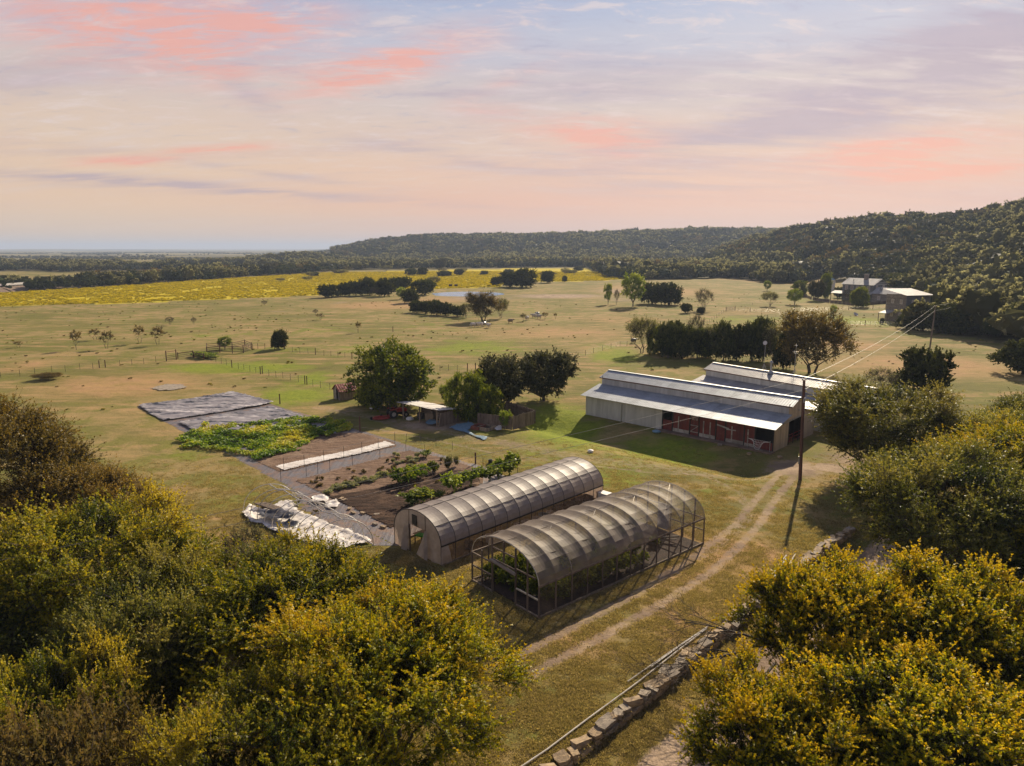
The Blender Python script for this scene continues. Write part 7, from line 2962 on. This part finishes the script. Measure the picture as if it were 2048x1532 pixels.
def outbuilding():
    x, y = at(1832, 645)
    t = thing('outbuilding', 'tall two storey wooden outbuilding with low pale roof beside the junipers', 'outbuilding', (x, y, 0), R(14))
    # left face to camera-left, dark face to the right
    W_, D, H_ = 8.6, 8.0, 8.3
    b = MB(); b.box((0, D / 2, H_ / 2), (W_ - .3, D - .3, H_ - .2)); b.build('core', 'dark_inside', t)
    Lw = (-W_ / 2, 0)
    siding(t, -W_ / 2, 0, W_ / 2, 0, 0, H_, 'house_siding', .42)
    siding(t, -W_ / 2, 0, -W_ / 2, D, 0, H_, 'house_stone', .42)
    siding(t, W_ / 2, 0, W_ / 2, D, 0, H_, 'house_siding', .42)
    n = 9
    w = (W_ + 1.6) / n
    for k in range(n):
        zz_ = 0
        me = slope_sheet('roof_sheet', w, -.8, H_ - .05, D + .8, H_ + 1.5, 'house_roof', 2) if k == 0 else me
        inst('roof_sheet', me, t, (-W_ / 2 - .8 + w * k, 0, 0))
    for z in (2.2, 6.2):
        for xx in (-1.8, 2.0):
            window(t, xx, -.12, z, 1.0, 1.2, mat='window_glass')
        for yy in (1.8, 5.2):
            window(t, -W_ / 2 - .14, yy, z, .9, 1.2, -PI / 2)
    b = MB()
    b.face([(-W_ / 2 - 3, 3.5, 2.6), (-W_ / 2, 3.5, 3.4), (-W_ / 2, 7.5, 3.4), (-W_ / 2 - 3, 7.5, 2.6)])
    b.face([(-W_ / 2 - 3, 3.5, 2.5), (-W_ / 2 - 3, 7.5, 2.5), (-W_ / 2, 7.5, 3.3), (-W_ / 2, 3.5, 3.3)])
    b.build('side_roof', 'house_roof', t)
    for yy in (3.6, 7.4):
        b = MB(); b.bar((-W_ / 2 - 2.9, yy, 0), (-W_ / 2 - 2.9, yy, 2.6), .15); b.build('porch_post', 'frame_wood', t)
outbuilding()


def annex():
    x, y = at(1790, 590)
    t = thing('shed_building', 'low dark shed with flat roof behind the garage', 'shed', (x + 8, y + 14, 0), R(-25))
    b = MB(); b.box((0, 2.5, 2.2), (17, 5, 4.4)); b.build('wall', 'house_siding', t)
    me = slope_sheet('roof_sheet', 1.2, -.5, 4.45, 5.6, 5.2, 'house_roof', 2)
    for k in range(15):
        inst('roof_sheet', me, t, (-9 + 1.2 * k, 0, 0))
    for xx in (-6, -2, 3):
        window(t, xx, -.06, 2.6, 1.4, 1.3)
    x, y = at(1668, 585)
    t = thing('canopy_tent', 'white canopy tent left of the farmhouse', 'tent', (x, y + 6, 0), R(-20))
    b = MB()
    b.poly([(-2.6, -2.6, 6.2), (2.6, -2.6, 6.2), (2.6, 2.6, 6.2), (-2.6, 2.6, 6.2), (0, 0, 8.0)], [(0, 1, 4), (1, 2, 4), (2, 3, 4), (3, 0, 4)])
    b.build('roof', 'tarp_blue', t)
    b = MB()
    b.box((0, 0, 3.1), (5.0, 5.0, 6.1))
    b.build('wall', 'trim_white', t)
annex()
board_fence('stone_boundary', 'low dark rail fence curving in front of the farmhouse lawn', [(1596, 588), (1625, 600), (1660, 606), (1715, 612), (1775, 607)], 1.2, 2.4, 'old_wood', gap=.15, rails=1)
x, y = at(1710, 632)
b = MB(); b.lathe([(0, 0), (.6, .1), (.8, .5), (.82, .52), (0, .2)], 12)
o = b.build('satellite_dish', 'trim_white'); o.location = (x, y, .3); o.rotation_euler = (.6, .3, 0); tag(o, 'small white dish on the lawn below the farmhouse', 'dish')

# highway embankment with rail at the left, roads, sheds in the wood
def road():
    pts = [at(*p) for p in [(-260, 596), (-100, 589), (0, 583), (60, 578), (118, 573)]]
    t = thing('guard_rail', 'long white guard rail on the road at the left edge of the fields', 'guard rail', (*pts[0], 0))
    o0 = Vector((*pts[0], 0))
    P = [Vector((*p, 0)) - o0 for p in pts]
    b = MB()
    for a, c in zip(P[:-1], P[1:]):
        b.bar(a + Vector((0, 0, 3.4)), c + Vector((0, 0, 3.4)), .3, 1.1)
    b.build('rail', 'trim_white', t)
    for a, c in zip(P[:-1], P[1:]):
        n = max(1, int((c - a).length / 10))
        for k in range(n):
            p = a.lerp(c, k / n)
            b = MB(); b.bar(p, p + Vector((0, 0, 3.2)), .4); b.build('post', 'galv', t)
    b = MB()
    for a, c in zip(P[:-1], P[1:]):
        d = (c - a).normalized(); nn = Vector((-d.y, d.x, 0))
        b.face([a + o0 - nn * 7, c + o0 - nn * 7, c + o0 - nn * 1 + Vector((0, 0, 2.2)), a + o0 - nn * 1 + Vector((0, 0, 2.2))])
        b.face([a + o0 - nn * 1 + Vector((0, 0, 2.2)), c + o0 - nn * 1 + Vector((0, 0, 2.2)), c + o0 + nn * 9 + Vector((0, 0, 2.2)), a + o0 + nn * 9 + Vector((0, 0, 2.2))])
        b.face([a + o0 + nn * 9 + Vector((0, 0, 2.2)), c + o0 + nn * 9 + Vector((0, 0, 2.2)), c + o0 + nn * 16, a + o0 + nn * 16])
    tag(b.build('road', 'pale_soil'), kind='structure')
    x, y = at(88, 577)
    t = thing('white_van', 'white box van parked at the end of the guard rail', 'van', (x, y, 0), 1.2)
    b = MB(); b.box((0, 0, 1.9), (6, 2.4, 2.8)); b.box((3.6, 0, 1.4), (1.4, 2.2, 1.8)); b.build('body', 'trim_white', t)
    for sx in (-1.8, 3.2):
        for sy in (-1.1, 1.1):
            b = MB(); b.lathe([(0, -.15), (.5, -.15), (.5, .15), (0, .15)], 12); w = b.build('wheel', 'tyre', t); w.location = (sx, sy, .5); w.rotation_euler = (PI / 2, 0, 0)
road()


# ------------------------------------------------------------------ grass tufts near the camera
def grass():
    g = np.random.default_rng(8)
    kinds = []
    for s in range(4):
        n = 26
        base = np.stack([g.normal(0, .13, n), g.normal(0, .13, n), np.zeros(n)], 1)
        d = norm(np.stack([g.normal(0, .55, n), g.normal(0, .55, n), np.ones(n)], 1))
        L = g.uniform(.04, .11, n)[:, None]
        sd = norm(np.cross(d, rand_unit(g, n))) * .016
        V = np.stack([base - sd * 1.3, base + sd * 1.3, base + d * L], 1).reshape(-1, 3)
        tint = np.repeat(np.clip(g.normal(.5, .25, n), 0, 1), 3)
        kinds.append(mesh_arrays('grass_tuft', V, np.arange(len(V)), 3, ['grass_blade'], attrs={'tint': tint}))
    n = 330000
    r = np.sqrt(g.uniform(22 ** 2, 82 ** 2, n))
    r = 22 + (82 - 22) * g.random(n) ** 1.25
    a = np.radians(g.uniform(-40, 40, n))
    x, y = r * np.sin(a), r * np.cos(a)
    gg, dd, bb, yy_, ff = zones(x, y)
    cl = fbm(x * 1.1, y * 1.1, 71, 3)
    keep = (g.random(n) < np.clip((cl - .25) * 2.2, .05, 1) * np.clip((84 - r) / 34, 0, 1)) & (bb < .6) & (g.random(n) < 1 - bb)
    for poly in (W2([(274, 813), (470, 786), (600, 826), (723, 862), (826, 893), (980, 938), (1010, 952), (985, 985), (850, 1062), (792, 1092), (700, 1046), (600, 1004), (590, 982), (562, 964), (450, 906), (360, 860)]),
                 W2([(487, 1026), (560, 1006), (640, 1008), (792, 1094), (706, 1093), (590, 1080)]),
                 [(-8.9, 50.8), (-5.3, 46.6), (7.75, 59.9), (4.2, 64.0)], [(-2.7, 44.7), (1.9, 39.9), (14.8, 51), (10.2, 55.8)]):
        keep &= ~in_poly(x, y, poly)
    x, y = x[keep], y[keep]
    m = len(x)
    z = terrain(x, y)
    s = g.uniform(.6, 1.35, m)
    scatter('lawn_grass', np.stack([x, y, z - .01], 1), g.uniform(0, 6.28, m), np.stack([s, s, s * g.uniform(.6, 1.2, m)], 1), g.integers(0, 4, m), kinds, 'short dry tufted lawn grass', 'grass')
    print('grass', m)
grass()


def pasture_cover():
    g = np.random.default_rng(18)
    me1 = [leafy_mesh('weed_tuft', 400 + i, .45, .40, -.05, 'leaf_dull', 12, 5, 5, .13, .22, .6, .45) for i in range(2)]
    me1 += [leafy_mesh('weed_tuft', 404 + i, .5, .35, -.05, 'leaf_elm_green', 12, 5, 5, .13, .22, .6, .45) for i in range(2)]
    n = 6000
    a = np.radians(g.uniform(-40, 38, n)); r = 75 + 300 * g.random(n) ** .8
    x, y = r * np.sin(a), r * np.cos(a)
    gg, dd, bb, yl, ff = zones(x, y)
    c = fbm(x / 14, y / 9, 81, 4)
    keep = (c > .5) & (g.random(n) < .15 + 1.6 * (c - .45)) & (bb < .3) & (yl < .5) & (ff < .3)
    bv = (x - 28.74) * .698 + (y - 75.5) * .716
    ba = -(x - 28.74) * .716 + (y - 75.5) * .698
    keep &= ~((bv > -10) & (bv < 40) & (ba > -18) & (ba < 34))
    keep &= ~((x > -56) & (x < 3) & (y > 60) & (y < 112) & (x + y < 92) & (x + y > 38))
    x, y = x[keep], y[keep]
    m = len(x); s = g.uniform(.3, 1.0, m)
    scatter('pasture_weeds', np.stack([x, y, terrain(x, y)], 1), g.uniform(0, 6.28, m), np.stack([s, s, s * g.uniform(.5, 1.0, m)], 1), g.integers(0, 4, m), me1, 'low dry weeds scattered over the pasture', 'weeds')
    me2 = [leafy_mesh('flower_clump', 410 + i, .9, .75, -.1, 'leaf_yellow', 16, 5, 5, .22, .4, .8, .5, .25) for i in range(3)]
    n = 60000
    a = np.radians(g.uniform(-40, 12, n)); r = np.sqrt(g.uniform(290 ** 2, 700 ** 2, n))
    x, y = r * np.sin(a), r * np.cos(a)
    keep = in_poly(x, y, YELLOW_POLY) & (fbm(x / 9, y / 9, 91, 3) > .36)
    x, y = x[keep], y[keep]
    m = len(x); s = g.uniform(.6, 1.2, m)
    scatter('field_flowers', np.stack([x, y, terrain(x, y)], 1), g.uniform(0, 6.28, m), np.stack([s, s, s * g.uniform(.5, 1.0, m)], 1), g.integers(0, 3, m), me2, 'yellow flowering weeds filling the far field', 'flowers')
pasture_cover()
